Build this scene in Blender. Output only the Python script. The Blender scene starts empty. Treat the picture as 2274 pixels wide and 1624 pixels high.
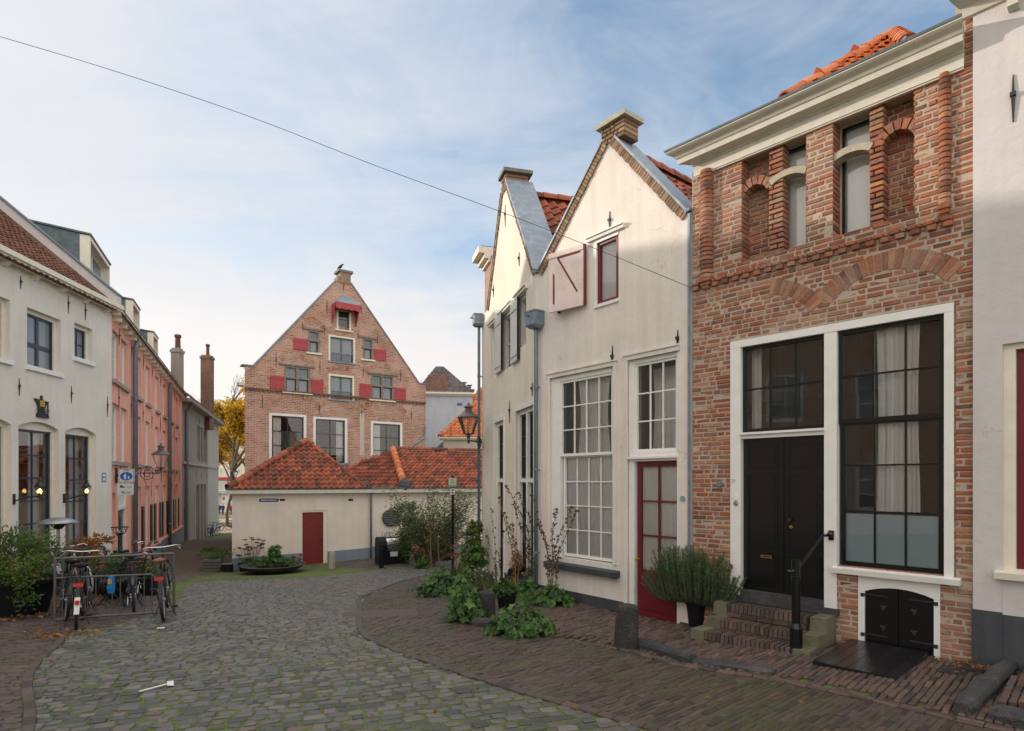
import bpy, math, random
import numpy as np
from mathutils import Vector, Matrix
from mathutils.geometry import tessellate_polygon
RN = random.Random(11)
sc = bpy.context.scene
COL = sc.collection
FPX, CX, HY, EYE = 1330.0, 1136.5, 1067.0, 2.0     # focal length, centre and horizon in the photograph's own units; eye height

def at(px, py, Y):                                  # a point Y metres ahead, seen in direction px, py
    return Vector(((px - CX) / FPX * Y, Y, EYE + (HY - py) / FPX * Y))

class Frame:
    """vertical facade plane: u along it (to the right seen from the street), z up, d out towards the street"""
    def __init__(s, O, d):
        s.O = Vector((O[0], O[1])); s.d = Vector(d).normalized(); s.n = Vector((s.d.y, -s.d.x))
    def p(s, u, z, d=0.0):
        return Vector((s.O.x + u * s.d.x + d * s.n.x, s.O.y + u * s.d.y + d * s.n.y, z))
    def u(s, px, d=0.0):
        k = (px - CX) / FPX
        ox, oy = s.O.x + d * s.n.x, s.O.y + d * s.n.y
        return (k * oy - ox) / (s.d.x - k * s.d.y)
    def uz(s, px, py, d=0.0):
        u = s.u(px, d); Y = s.O.y + u * s.d.y + d * s.n.y
        return (u, EYE + (HY - py) / FPX * Y)
    def rect(s, x0, x1, yt, yb, d=0.0, xr=None):    # yt, yb measured at xr (default x0)
        a = s.uz(xr if xr is not None else x0, yt, d); b = s.uz(xr if xr is not None else x0, yb, d)
        return (s.u(x0, d), s.u(x1, d), b[1], a[1])
    def shift(s, u):                                # same plane, new origin
        q = s.p(u, 0); return Frame((q.x, q.y), s.d)
    def side(s, u, left=True):                      # plane square to this one, running back from u
        q = s.p(u, 0); return Frame((q.x, q.y), (s.n if left else -s.n))

WORLD = {}
class MB:
    def __init__(s):
        s.v = []; s.f = []; s.r = []; s.m = []; s.rn = 0.5; s.mi = 0
    def add(s, vs, fs, r=None):
        b = len(s.v); s.v.extend(tuple(v) for v in vs)
        r = s.rn if r is None else r
        for f in fs:
            s.f.append(tuple(b + i for i in f)); s.r.append(r); s.m.append(s.mi)
    def quad(s, a, b, c, d, r=None): s.add((a, b, c, d), ((0, 1, 2, 3),), r)
    def hexa(s, p, r=None):                         # p: bottom 4, top 4
        s.add(p, ((0, 3, 2, 1), (4, 5, 6, 7), (0, 1, 5, 4), (1, 2, 6, 5), (2, 3, 7, 6), (3, 0, 4, 7)), r)
    def fbox(s, F, u0, u1, z0, z1, d0, d1, r=None): # box in a facade frame
        s.hexa([F.p(u0, z0, d1), F.p(u1, z0, d1), F.p(u1, z0, d0), F.p(u0, z0, d0),
                F.p(u0, z1, d1), F.p(u1, z1, d1), F.p(u1, z1, d0), F.p(u0, z1, d0)], r)
    def box(s, c, sz, rz=0.0, r=None, rx=0.0):
        M = Matrix.Translation(Vector(c)) @ Matrix.Rotation(rz, 4, 'Z') @ Matrix.Rotation(rx, 4, 'X')
        a, b, h = sz[0] / 2, sz[1] / 2, sz[2] / 2
        s.hexa([M @ Vector(q) for q in ((-a, -b, -h), (a, -b, -h), (a, b, -h), (-a, b, -h), (-a, -b, h), (a, -b, h), (a, b, h), (-a, b, h))], r)
    def cbox(s, c, sz, rz=0.0, ch=0.01, r=None):    # box with chamfered top and bottom edges
        M = Matrix.Translation(Vector(c)) @ Matrix.Rotation(rz, 4, 'Z')
        a, b, h = sz[0] / 2, sz[1] / 2, sz[2] / 2
        rings = [[M @ Vector(q) for q in ((-a + k, -b + k, z), (a - k, -b + k, z), (a - k, b - k, z), (-a + k, b - k, z))]
                 for z, k in ((-h, ch), (-h + ch, 0), (h - ch, 0), (h, ch))]
        s.loft(rings, r)
    def loft(s, rings, r=None, cap=True, closed=True):
        n = len(rings[0]); vs = [v for g in rings for v in g]; fs = []
        for i in range(len(rings) - 1):
            for j in range(n if closed else n - 1):
                k = (j + 1) % n
                fs.append((i * n + j, i * n + k, (i + 1) * n + k, (i + 1) * n + j))
        if cap:
            fs.append(tuple(range(n - 1, -1, -1))); fs.append(tuple((len(rings) - 1) * n + j for j in range(n)))
        s.add(vs, fs, r)
    def tube(s, pts, rad, n=8, r=None, cap=True):
        pts = [Vector(p) for p in pts]; rings = []
        rad = rad if isinstance(rad, (list, tuple)) else [rad] * len(pts)
        up = None
        for i, p in enumerate(pts):
            t = (pts[min(i + 1, len(pts) - 1)] - pts[max(i - 1, 0)]).normalized()
            if up is None: up = Vector((0, 0, 1)) if abs(t.z) < .9 else Vector((1, 0, 0))
            a = t.cross(up)
            if a.length < 1e-4: a = t.cross(Vector((0.3, 1, 0.2)))
            a.normalize(); b = a.cross(t).normalized(); up = b
            rings.append([p + (a * math.cos(q) + b * math.sin(q)) * rad[i] for q in [2 * math.pi * j / n for j in range(n)]])
        s.loft(rings, r, cap)
    def lathe(s, prof, c=(0, 0, 0), n=20, r=None, sx=1.0, sy=1.0, M=None):
        c = Vector(c); rings = []
        for (rr, z) in prof:
            g = [Vector((rr * math.cos(2 * math.pi * j / n) * sx, rr * math.sin(2 * math.pi * j / n) * sy, z)) for j in range(n)]
            rings.append([(M @ q if M else q) + c for q in g])
        s.loft(rings, r)
    def prism(s, F, poly, d0, d1, r=None):          # polygon in (u, z) extruded from d0 to d1
        n = len(poly)
        tri = tessellate_polygon([[Vector((u, z, 0)) for u, z in poly]])
        vs = [F.p(u, z, d1) for u, z in poly] + [F.p(u, z, d0) for u, z in poly]
        fs = [tuple(t) for t in tri] + [tuple(n + i for i in t) for t in tri]
        fs += [(i, (i + 1) % n, n + (i + 1) % n, n + i) for i in range(n)]
        s.add(vs, fs, r)
    def wall(s, F, outer, holes, d=0.0, depth=0.25):
        loops = [outer] + holes
        flat = [q for l in loops for q in l]
        tri = tessellate_polygon([[Vector((u, z, 0)) for u, z in l] for l in loops])
        s.add([F.p(u, z, d) for u, z in flat], [tuple(t) for t in tri])
        for l in holes:
            n = len(l)
            for i in range(n):
                a, b = l[i], l[(i + 1) % n]
                s.quad(F.p(a[0], a[1], d), F.p(b[0], b[1], d), F.p(b[0], b[1], d - depth), F.p(a[0], a[1], d - depth))
    def build(s, name, mat, parent=None, smooth=False, local=False, loc=None):
        me = bpy.data.meshes.new(name)
        me.from_pydata(s.v, [], s.f)
        for m in (mat if isinstance(mat, (list, tuple)) else [mat]): me.materials.append(m)
        nf = len(s.f)
        at_ = me.attributes.new('rnd', 'FLOAT', 'FACE'); at_.data.foreach_set('value', np.array(s.r, dtype=np.float32))
        if any(s.m): me.polygons.foreach_set('material_index', np.array(s.m, dtype=np.int32))
        if smooth: me.polygons.foreach_set('use_smooth', np.ones(nf, dtype=bool))
        # metric box-mapped UVs
        nl = len(me.loops)
        if nl:
            co = np.array(s.v, dtype=np.float64)
            li = np.empty(nl, dtype=np.int32); me.loops.foreach_get('vertex_index', li)
            lt = np.empty(nf, dtype=np.int32); me.polygons.foreach_get('loop_total', lt)
            nr = np.empty(nf * 3); me.polygons.foreach_get('normal', nr); nr = nr.reshape(-1, 3)
            ln = np.repeat(nr, lt, axis=0); P = co[li]
            hl = np.hypot(ln[:, 0], ln[:, 1]) + 1e-9
            tx, ty = -ln[:, 1] / hl, ln[:, 0] / hl
            sg = np.where((tx + 0.37 * ty) < 0, -1.0, 1.0)
            uv = np.stack([(P[:, 0] * tx + P[:, 1] * ty) * sg, P[:, 2]], 1)
            flat = np.abs(ln[:, 2]) > .75
            uv[flat] = P[flat][:, :2]
            ul = me.uv_layers.new(name='UVMap'); ul.data.foreach_set('uv', uv.astype(np.float32).ravel())
        me.update()
        o = bpy.data.objects.new(name, me); COL.objects.link(o)
        if loc is not None: o.location = loc
        if parent is not None:
            o.parent = parent
            if not local: o.matrix_parent_inverse = WORLD.get(parent.name, Matrix.Identity(4)).inverted()
        return o

def tag(o, label=None, cat=None, group=None, kind=None):
    if label: o['label'] = label
    if cat: o['category'] = cat
    if group: o['group'] = group
    if kind: o['kind'] = kind
    return o
def root(name, loc, label, cat, group=None, rz=0.0):
    o = bpy.data.objects.new(name, None); COL.objects.link(o)
    o.location = loc; o.rotation_euler = (0, 0, rz); o.empty_display_size = .2
    WORLD[o.name] = Matrix.Translation(Vector(loc)) @ Matrix.Rotation(rz, 4, 'Z')
    return tag(o, label, cat, group)
def kids(o): return list(o.children)
def copy_tree(o, parent=None):
    c = o.copy(); COL.objects.link(c)
    if parent is not None: c.parent = parent
    for ch in kids(o): copy_tree(ch, c)
    return c

# ---------------------------------------------------------------- materials
def mat(name):
    m = bpy.data.materials.new(name); m.use_nodes = True
    nt = m.node_tree; b = nt.nodes['Principled BSDF']
    return m, nt, b
def nd(nt, t, ins=None, **kw):
    n = nt.nodes.new(t)
    for k, v in kw.items(): setattr(n, k, v)
    for k, v in (ins or {}).items():
        if isinstance(v, bpy.types.NodeSocket): nt.links.new(v, n.inputs[k])
        else: n.inputs[k].default_value = v
    return n
def lk(nt, a, b): nt.links.new(a, b)
def c4(c): return (c[0], c[1], c[2], 1.0)
def ramp(nt, fac, stops, interp='LINEAR'):
    n = nt.nodes.new('ShaderNodeValToRGB'); e = n.color_ramp; e.interpolation = interp
    while len(e.elements) < len(stops): e.elements.new(0.5)
    for el, (p, c) in zip(e.elements, stops):
        el.position = p; el.color = c4(c) if len(c) == 3 else c
    if fac is not None: nt.links.new(fac, n.inputs[0])
    return n.outputs[0]
def mix(nt, fac, a, b, mode='MIX'):
    n = nt.nodes.new('ShaderNodeMix'); n.data_type = 'RGBA'; n.blend_type = mode
    for i, v in ((0, fac), (6, a), (7, b)):
        if isinstance(v, bpy.types.NodeSocket): nt.links.new(v, n.inputs[i])
        else: n.inputs[i].default_value = v if i == 0 else c4(v)
    return n.outputs[2]
def math_(nt, op, a, b=None):
    n = nt.nodes.new('ShaderNodeMath'); n.operation = op
    for i, v in ((0, a), (1, b)):
        if v is None: continue
        if isinstance(v, bpy.types.NodeSocket): nt.links.new(v, n.inputs[i])
        else: n.inputs[i].default_value = v
    return n.outputs[0]
def noise(nt, vec, scale, detail=4, rough=.55, dist=0):
    n = nd(nt, 'ShaderNodeTexNoise', {'Scale': scale, 'Detail': detail, 'Roughness': rough, 'Distortion': dist})
    if vec is not None: nt.links.new(vec, n.inputs['Vector'])
    return n.outputs[0]
def bump(nt, b, h, s=.3, dist=.01):
    n = nd(nt, 'ShaderNodeBump', {'Strength': s, 'Distance': dist, 'Height': h}); lk(nt, n.outputs[0], b.inputs['Normal'])
def geo(nt): return nd(nt, 'ShaderNodeNewGeometry').outputs['Position']
def stretch(nt, v, s): return nd(nt, 'ShaderNodeMapping', {'Vector': v, 'Scale': s}).outputs[0]
def rnd(nt): return nd(nt, 'ShaderNodeAttribute', attribute_name='rnd').outputs['Fac']

def plaster(name, c, dirt=(.30, .27, .22), amt=.35, rough=.85, bs=.25):
    m, nt, b = mat(name); p = geo(nt)
    n1 = noise(nt, p, .7, 5, .6); n2 = noise(nt, stretch(nt, p, (5, 5, .55)), 1.0, 5, .65); n3 = noise(nt, p, 9, 6, .7)
    k = math_(nt, 'MULTIPLY', ramp(nt, n2, [(.42, (0, 0, 0)), (.78, (1, 1, 1))]), amt)
    c1 = mix(nt, ramp(nt, n1, [(.35, (0, 0, 0)), (.7, (1, 1, 1))]), c, [q * .86 for q in c])
    n4 = nd(nt, 'ShaderNodeTexVoronoi', {'Vector': stretch(nt, nd(nt, 'ShaderNodeVectorMath', {0: p, 1: nd(nt, 'ShaderNodeTexNoise', {'Vector': p, 'Scale': 2.2, 'Detail': 4}).outputs['Color']}, operation='ADD').outputs[0], (1, 1, .8)), 'Scale': .75}, feature='DISTANCE_TO_EDGE').outputs['Distance']
    crack = math_(nt, 'MULTIPLY', ramp(nt, n4, [(.0, (1, 1, 1)), (.006, (0, 0, 0))]), ramp(nt, noise(nt, p, .9, 3), [(.50, (0, 0, 0)), (.64, (.5, .5, .5))]))
    c1 = mix(nt, crack, c1, [q * .45 for q in c])
    c2 = mix(nt, k, c1, dirt)
    c3 = mix(nt, math_(nt, 'MULTIPLY', ramp(nt, n3, [(.45, (0, 0, 0)), (.75, (1, 1, 1))]), amt * .35), c2, [q * .6 for q in c])
    lk(nt, c3, b.inputs['Base Color']); b.inputs['Roughness'].default_value = rough
    bump(nt, b, math_(nt, 'ADD', n3, math_(nt, 'MULTIPLY', noise(nt, p, 2.0, 4), 2.2)), bs, .03)
    return m
def paint(name, c, rough=.45, var=.12, bs=.08, metal=0.0):
    m, nt, b = mat(name); p = geo(nt); n = noise(nt, p, 6, 5, .65)
    lk(nt, mix(nt, ramp(nt, n, [(.35, (0, 0, 0)), (.75, (1, 1, 1))]), c, [q * (1 - var * 2) for q in c]), b.inputs['Base Color'])
    lk(nt, math_(nt, 'ADD', math_(nt, 'MULTIPLY', n, .25), rough - .1), b.inputs['Roughness']); b.inputs['Metallic'].default_value = metal
    bump(nt, b, noise(nt, p, 25, 3), bs, .01)
    return m
def brick_tex(name, stops, mortar, bw=.22, bh=.066, ms=.010, wash=(.55, .47, .42), washamt=.4, dark=0.0):
    m, nt, b = mat(name); p = geo(nt)
    uv = nd(nt, 'ShaderNodeTexCoord').outputs['UV']
    w = nd(nt, 'ShaderNodeTexNoise', {'Scale': 5.0, 'Detail': 3, 'Vector': uv})
    off = nd(nt, 'ShaderNodeVectorMath', {0: w.outputs['Color'], 1: (.5, .5, .5)}, operation='SUBTRACT')
    off2 = nd(nt, 'ShaderNodeVectorMath', {0: off.outputs[0], 'Scale': .022}, operation='SCALE')
    uv2 = nd(nt, 'ShaderNodeVectorMath', {0: uv, 1: off2.outputs[0]}, operation='ADD').outputs[0]
    br = nd(nt, 'ShaderNodeTexBrick', {'Vector': uv2, 'Color1': (0, 0, 0, 1), 'Color2': (1, 1, 1, 1), 'Mortar': (0, 0, 0, 1), 'Scale': 1.0,
            'Mortar Size': ms, 'Mortar Smooth': .25, 'Brick Width': bw, 'Row Height': bh}, offset=.5)
    col = ramp(nt, br.outputs['Color'], stops)
    n1 = noise(nt, p, .9, 6, .65); n2 = noise(nt, p, 14, 5, .7)
    col = mix(nt, math_(nt, 'MULTIPLY', n2, .5), col, (.12, .06, .045))
    ws = math_(nt, 'MULTIPLY', ramp(nt, math_(nt, 'MULTIPLY', n1, math_(nt, 'ADD', n2, .5)), [(.40, (0, 0, 0)), (.72, (1, 1, 1))]), washamt)
    mo = mix(nt, br.outputs['Fac'], col, mix(nt, n2, mortar, [q * .55 for q in mortar]))
    mo = mix(nt, ws, mo, wash)
    if dark: mo = mix(nt, math_(nt, 'MULTIPLY', ramp(nt, noise(nt, stretch(nt, p, (1, 1, .4)), .8, 5), [(.45, (0, 0, 0)), (.7, (1, 1, 1))]), dark), mo, (.05, .04, .035))
    lk(nt, mo, b.inputs['Base Color']); b.inputs['Roughness'].default_value = .9
    bump(nt, b, math_(nt, 'SUBTRACT', math_(nt, 'MULTIPLY', n2, .5), br.outputs['Fac']), .7, .012)
    return m
def rnd_mat(name, stops, rough=.8, nscale=14, nmix=.35, ncol=(.05, .04, .03), patch=None, bs=.4, bd=.008, spec=None, interp='LINEAR'):
    """colour picked per brick / stone / tile, then worn by noise; patch = (colour, scale, lo, hi, amount)"""
    m, nt, b = mat(name); p = geo(nt)
    n = noise(nt, p, nscale, 6, .7)
    c = ramp(nt, rnd(nt), stops, interp)
    c = mix(nt, math_(nt, 'MULTIPLY', ramp(nt, n, [(.35, (0, 0, 0)), (.75, (1, 1, 1))]), nmix), c, ncol)
    for q in (patch or []):
        k = ramp(nt, math_(nt, 'ADD', math_(nt, 'MULTIPLY', noise(nt, p, q[1], 5, .65), .75), math_(nt, 'MULTIPLY', noise(nt, p, q[1] * 9, 4, .7), .25)), [(q[2], (0, 0, 0)), (q[3], (1, 1, 1))])
        c = mix(nt, math_(nt, 'MULTIPLY', k, q[4]), c, q[0])
    lk(nt, c, b.inputs['Base Color'])
    lk(nt, math_(nt, 'ADD', math_(nt, 'MULTIPLY', n, .3), rough - .15), b.inputs['Roughness'])
    bump(nt, b, math_(nt, 'ADD', n, noise(nt, p, nscale * 4, 3)), bs, bd)
    return m
def foliage(name, stops, trans=.25, rough=.55):
    m, nt, b = mat(name)
    c = ramp(nt, rnd(nt), stops); lk(nt, c, b.inputs['Base Color']); b.inputs['Roughness'].default_value = rough
    t = nd(nt, 'ShaderNodeBsdfTranslucent', {'Color': c}); mx = nd(nt, 'ShaderNodeMixShader', {0: trans, 1: b.outputs[0], 2: t.outputs[0]})
    lk(nt, mx.outputs[0], nt.nodes['Material Output'].inputs[0])
    return m
def glass(name, tint=(.82, .86, .88), refl=1.0, wav=.02):
    m, nt, b = mat(name); nt.nodes.remove(b)
    bp = nd(nt, 'ShaderNodeBump', {'Strength': wav, 'Distance': .05, 'Height': noise(nt, geo(nt), 1.6, 2)})
    g = nd(nt, 'ShaderNodeBsdfGlossy', {'Roughness': .015, 'Normal': bp.outputs[0]}); t = nd(nt, 'ShaderNodeBsdfTransparent', {'Color': c4(tint)})
    f = nd(nt, 'ShaderNodeFresnel', {'IOR': 1.5, 'Normal': bp.outputs[0]})
    k = math_(nt, 'MINIMUM', math_(nt, 'MULTIPLY', f.outputs[0], 3.2 * refl), 1.0)
    mx = nd(nt, 'ShaderNodeMixShader', {0: k, 1: t.outputs[0], 2: g.outputs[0]})
    lk(nt, mx.outputs[0], nt.nodes['Material Output'].inputs[0])
    return m
def dark_glass(name, c=(.03, .035, .04), wav=.04):
    m, nt, b = mat(name); b.inputs['Base Color'].default_value = c4(c); b.inputs['Roughness'].default_value = .03
    b.inputs['IOR'].default_value = 1.75
    bump(nt, b, noise(nt, geo(nt), 1.3, 2), wav, .05)
    return m
def emit(name, c, s):
    m, nt, b = mat(name); b.inputs['Base Color'].default_value = c4(c)
    b.inputs['Emission Color'].default_value = c4(c); b.inputs['Emission Strength'].default_value = s
    return m

M = {}
M['plaster_white'] = plaster('plaster_white', (.78, .73, .68), (.40, .34, .27), .30)
M['plaster_cream'] = plaster('plaster_cream', (.77, .73, .63), (.42, .36, .27), .28)
M['plaster_left'] = plaster('plaster_left', (.78, .735, .675), (.42, .36, .28), .22)
M['plaster_pink'] = plaster('plaster_pink', (.88, .45, .35), (.62, .27, .19), .32)
M['plaster_grey'] = plaster('plaster_grey', (.50, .47, .44), (.30, .28, .25), .35)
M['plaster_taupe'] = plaster('plaster_taupe', (.36, .33, .30), (.20, .18, .16), .4)
M['plaster_out'] = plaster('plaster_outbuilding', (.78, .70, .63), (.42, .35, .29), .22)
M['plaster_blue'] = plaster('plaster_bluegrey', (.52, .57, .65), (.32, .34, .38), .45)
M['plaster_tan'] = plaster('plaster_tan', (.60, .54, .46), (.40, .36, .30), .4)
M['plaster_right'] = plaster('plaster_right', (.62, .59, .60), (.44, .40, .37), .28)
M['plinth'] = plaster('slate_paint', (.048, .054, .068), (.16, .15, .14), .3, .6)
M['plinth_blue'] = plaster('blue_grey_paint', (.20, .25, .31), (.16, .15, .13), .4, .7)
M['white'] = paint('white_paint', (.80, .79, .77), .4, .05)
M['cream'] = paint('cream_paint', (.78, .73, .62), .45, .07)
M['cornice'] = paint('stone_white_paint', (.66, .62, .55), .5, .10)
M['black'] = paint('black_gloss', (.008, .009, .010), .16, .1, .04)
M['iron'] = paint('black_iron', (.02, .02, .022), .5, .2, .2)
M['blue'] = paint('dark_blue_paint', (.018, .028, .065), .3, .15)
M['red'] = paint('oxblood_paint', (.20, .012, .018), .4, .12)
M['darkred'] = paint('dark_red_paint', (.15, .012, .02), .35, .12)
M['shutter'] = paint('shutter_red', (.44, .045, .062), .5, .15)
M['pale_pink'] = paint('pale_pink_paint', (.78, .65, .62), .5, .10)
M['zinc'] = paint('zinc', (.25, .31, .38), .5, .2, .15, .35)
M['zinc_pipe'] = paint('zinc_pipe', (.20, .24, .29), .5, .18, .12, .25)
M['zinc_dark'] = paint('zinc_dark', (.12, .16, .18), .5, .22, .15, .3)
M['steel'] = paint('galvanised_steel', (.36, .38, .40), .38, .2, .1, .8)
M['chrome'] = paint('bright_steel', (.62, .62, .62), .22, .08, .02, 1.0)
M['rubber'] = paint('rubber', (.015, .015, .016), .75, .15, .2)
M['brown_leather'] = paint('brown_leather', (.22, .07, .03), .5, .15)
M['redplastic'] = paint('red_plastic', (.60, .02, .02), .3, .05)
M['whiteplastic'] = paint('white_plastic', (.72, .72, .72), .35, .05)
M['blueplastic'] = paint('blue_plastic', (.02, .20, .55), .4, .1)
M['yellow'] = paint('yellow_paint', (.62, .38, .04), .45, .15)
M['brass'] = paint('brass', (.60, .38, .10), .3, .15, .05, .9)
M['stone'] = rnd_mat('grey_stone', [(0, (.16, .15, .13)), (1, (.26, .24, .21))], .85, 12, .35, (.05, .05, .04), [((.05, .07, .02), 1.3, .5, .68, .6)], .7, .02)
M['bluestone'] = rnd_mat('bluestone', [(0, (.036, .038, .043)), (1, (.055, .057, .064))], .7, 10, .5, (.02, .02, .022), [((.16, .15, .14), 2.0, .52, .66, .45)], .8, .02)
M['sandstone'] = rnd_mat('pale_stone', [(0, (.42, .38, .30)), (1, (.46, .42, .34))], .85, 11, .35, (.16, .14, .10), [((.10, .10, .05), 2.5, .52, .7, .6)], .6, .012)
M['steplook'] = rnd_mat('step_stone', [(0, (.13, .115, .088)), (1, (.18, .158, .12))], .85, 11, .4, (.07, .06, .045), [((.08, .09, .03), 2.2, .44, .62, .75)], .7, .015)
M['glass'] = glass('window_glass', (.98, .98, .98), .85)
M['glass_clear'] = glass('lantern_glass', (.97, .97, .96), .5, .0)
M['glass_lace'] = glass('lace_glass', (.99, .99, .99), .45)
M['dglass'] = dark_glass('dark_glass')
M['dglass_blue'] = dark_glass('sky_glass', (.16, .19, .22))
M['frost'] = paint('frosted_glass', (.42, .54, .62), .35, .04)
M['interior'] = paint('dim_interior', (.30, .27, .23), .9, .2)
M['bark'] = rnd_mat('bark', [(0, (.10, .075, .05)), (1, (.16, .12, .085))], .9, 8, .5, (.03, .025, .02), None, .8, .02)
M['twig'] = rnd_mat('dry_stem', [(0, (.13, .085, .05)), (1, (.22, .15, .08))], .85, 20, .4)
M['seed'] = rnd_mat('dry_seed', [(0, (.05, .03, .02)), (1, (.14, .085, .05))], .9, 20, .3)
M['leaf_green'] = foliage('leaf_green', [(0, (.010, .034, .008)), (.5, (.03, .09, .015)), (1, (.10, .20, .035))])
M['leaf_bright'] = foliage('leaf_bright', [(0, (.014, .05, .010)), (.6, (.042, .135, .022)), (1, (.16, .27, .04))], .3)
M['leaf_bush'] = foliage('leaf_bush', [(0, (.025, .06, .014)), (.6, (.075, .15, .025)), (.85, (.16, .22, .035)), (1, (.28, .15, .035))])
M['leaf_olive'] = foliage('leaf_olive', [(0, (.045, .07, .03)), (.6, (.11, .145, .055)), (1, (.22, .22, .085))])
M['leaf_yellow'] = foliage('leaf_yellow', [(0, (.20, .14, .01)), (.4, (.50, .32, .02)), (.8, (.72, .46, .04)), (1, (.42, .16, .02))], .45)
M['leaf_orange'] = foliage('leaf_orange', [(0, (.10, .03, .012)), (.5, (.28, .09, .02)), (1, (.45, .20, .04))])
M['leaf_ros'] = foliage('leaf_rosemary', [(0, (.015, .05, .018)), (.6, (.042, .125, .040)), (1, (.11, .23, .075))], .15)
M['leaf_yg'] = foliage('leaf_yellowgreen', [(0, (.03, .06, .012)), (.6, (.10, .14, .02)), (1, (.24, .22, .04))])
M['leaf_dead'] = rnd_mat('dead_leaf', [(0, (.10, .045, .02)), (.5, (.24, .10, .04)), (1, (.34, .19, .08))], .85, 20, .3)
M['sedum'] = rnd_mat('sedum_head', [(0, (.12, .05, .035)), (1, (.26, .12, .08))], .9, 20, .3)
M['soil'] = paint('soil', (.03, .022, .016), .95, .3, .5)
M['pot'] = paint('black_pot', (.008, .008, .010), .6, .1); M['pot'].node_tree.nodes['Principled BSDF'].inputs['Specular IOR Level'].default_value = .2
M['wood_grey'] = rnd_mat('weathered_wood', [(0, (.11, .10, .095)), (1, (.17, .155, .14))], .85, 9, .4)
M['bowl'] = paint('dark_bowl', (.055, .055, .048), .7, .25, .3)
M['curtain'] = foliage('white_curtain', [(0, (.82, .82, .80)), (1, (.88, .88, .86))], .08, .9)
M['lace'] = foliage('lace_curtain', [(0, (.78, .79, .79)), (1, (.86, .87, .86))], .12, .9)
M['glow'] = emit('lamp_glow', (1.0, .55, .16), 6.0)
M['skin'] = paint('skin', (.50, .30, .22), .6, .05)
M['jacket_navy'] = paint('navy_cloth', (.02, .035, .11), .8, .15); M['jacket_red'] = paint('red_cloth', (.55, .02, .05), .8, .1)
M['jeans'] = paint('denim', (.08, .12, .20), .8, .15); M['trousers'] = paint('dark_cloth', (.03, .03, .04), .8, .15); M['hair'] = paint('grey_hair', (.25, .22, .19), .8, .15)

BR = [(0, (.15, .07, .048)), (.2, (.30, .10, .056)), (.4, (.42, .135, .06)), (.55, (.37, .14, .08)), (.7, (.28, .115, .072)), (.85, (.33, .19, .13)), (1, (.50, .24, .125))]
M['brick_near'] = rnd_mat('old_brick', BR, .88, 16, .45, (.13, .055, .04),
        [((.46, .37, .30), .8, .48, .68, .55), ((.10, .07, .06), 1.1, .57, .74, .4)], .9, .008)
M['mortar'] = rnd_mat('lime_mortar', [(0, (.43, .36, .285)), (1, (.47, .40, .32))], .95, 18, .4, (.20, .15, .12), [((.56, .46, .38), .9, .45, .65, .6)], .8, .008)
M['brick_gable'] = brick_tex('gable_brick', [(0, (.22, .075, .048)), (.25, (.48, .155, .072)), (.5, (.58, .22, .105)), (.75, (.42, .15, .09)), (1, (.66, .36, .22))], (.66, .54, .45), .27, .09, .016, (.70, .50, .43), .6, .22)
M['brick_dark'] = brick_tex('chimney_brick', [(0, (.12, .05, .035)), (.5, (.26, .10, .06)), (1, (.34, .15, .09))], (.30, .24, .19), .22, .068, .011, (.4, .3, .25), .2, .45)
M['brick_brown'] = brick_tex('verge_brick', [(0, (.20, .13, .08)), (1, (.36, .25, .16))], (.42, .35, .27), .062, .24, .010, (.5, .42, .34), .2)
TL = [(0, (.11, .036, .025)), (.3, (.24, .060, .032)), (.6, (.33, .078, .038)), (.85, (.40, .108, .05)), (1, (.18, .066, .045))]
M['tile_red'] = rnd_mat('clay_tile', TL, .8, 10, .4, (.06, .03, .02), [((.05, .045, .03), 1.6, .52, .70, .75)], .4, .01)
M['tile_bright'] = rnd_mat('bright_clay_tile', [(0, (.42, .10, .03)), (.5, (.55, .16, .05)), (1, (.62, .24, .09))], .75, 10, .3, (.18, .05, .03), [((.30, .14, .10), 2.0, .55, .75, .5)], .4, .01)
M['tile_brown'] = rnd_mat('brown_tile', [(0, (.11, .045, .03)), (.6, (.17, .065, .04)), (1, (.24, .09, .05))], .85, 10, .4, (.04, .025, .02), None, .4, .01)
M['tile_dark'] = rnd_mat('slate_tile', [(0, (.07, .065, .075)), (.6, (.13, .115, .125)), (1, (.24, .21, .22))], .85, 10, .4, (.04, .03, .035), [((.30, .26, .28), 1.5, .5, .65, .4)], .5, .01)
# ---------------------------------------------------------------- camera, light, sky
cam = bpy.data.objects.new('camera', bpy.data.cameras.new('camera')); COL.objects.link(cam)
cam.data.sensor_width = 36.0; cam.data.lens = 36.0 * FPX / 2273.0; cam.data.shift_y = (HY - 812.0) / 2273.0
cam.location = (0, 0, EYE); cam.rotation_euler = (math.radians(90), 0, 0); cam.data.clip_end = 2000; cam.data.clip_start = .05
sc.camera = cam
SUN_EL, SUN_AZ = math.radians(15.5), math.radians(-70.0)     # azimuth from straight ahead, negative to the left
sun = bpy.data.objects.new('sun', bpy.data.lights.new('sun', 'SUN')); COL.objects.link(sun)
sun.data.energy = 2.0; sun.data.angle = math.radians(0.6); sun.data.color = (1.0, .87, .72)
sdir = Vector((math.sin(SUN_AZ) * math.cos(SUN_EL), math.cos(SUN_AZ) * math.cos(SUN_EL), math.sin(SUN_EL)))
sun.rotation_euler = sdir.to_track_quat('Z', 'Y').to_euler()
w = bpy.data.worlds.new('World'); sc.world = w; w.use_nodes = True
nt = w.node_tree; bg = nt.nodes['Background']
sky = nd(nt, 'ShaderNodeTexSky', sky_type='NISHITA'); sky.sun_disc = False
sky.sun_elevation = SUN_EL; sky.sun_rotation = SUN_AZ; sky.air_density = 1.0; sky.dust_density = 1.2; sky.ozone_density = 2.2
dirv = nd(nt, 'ShaderNodeTexCoord').outputs['Generated']
sx = nd(nt, 'ShaderNodeSeparateXYZ', {0: dirv})
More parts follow.
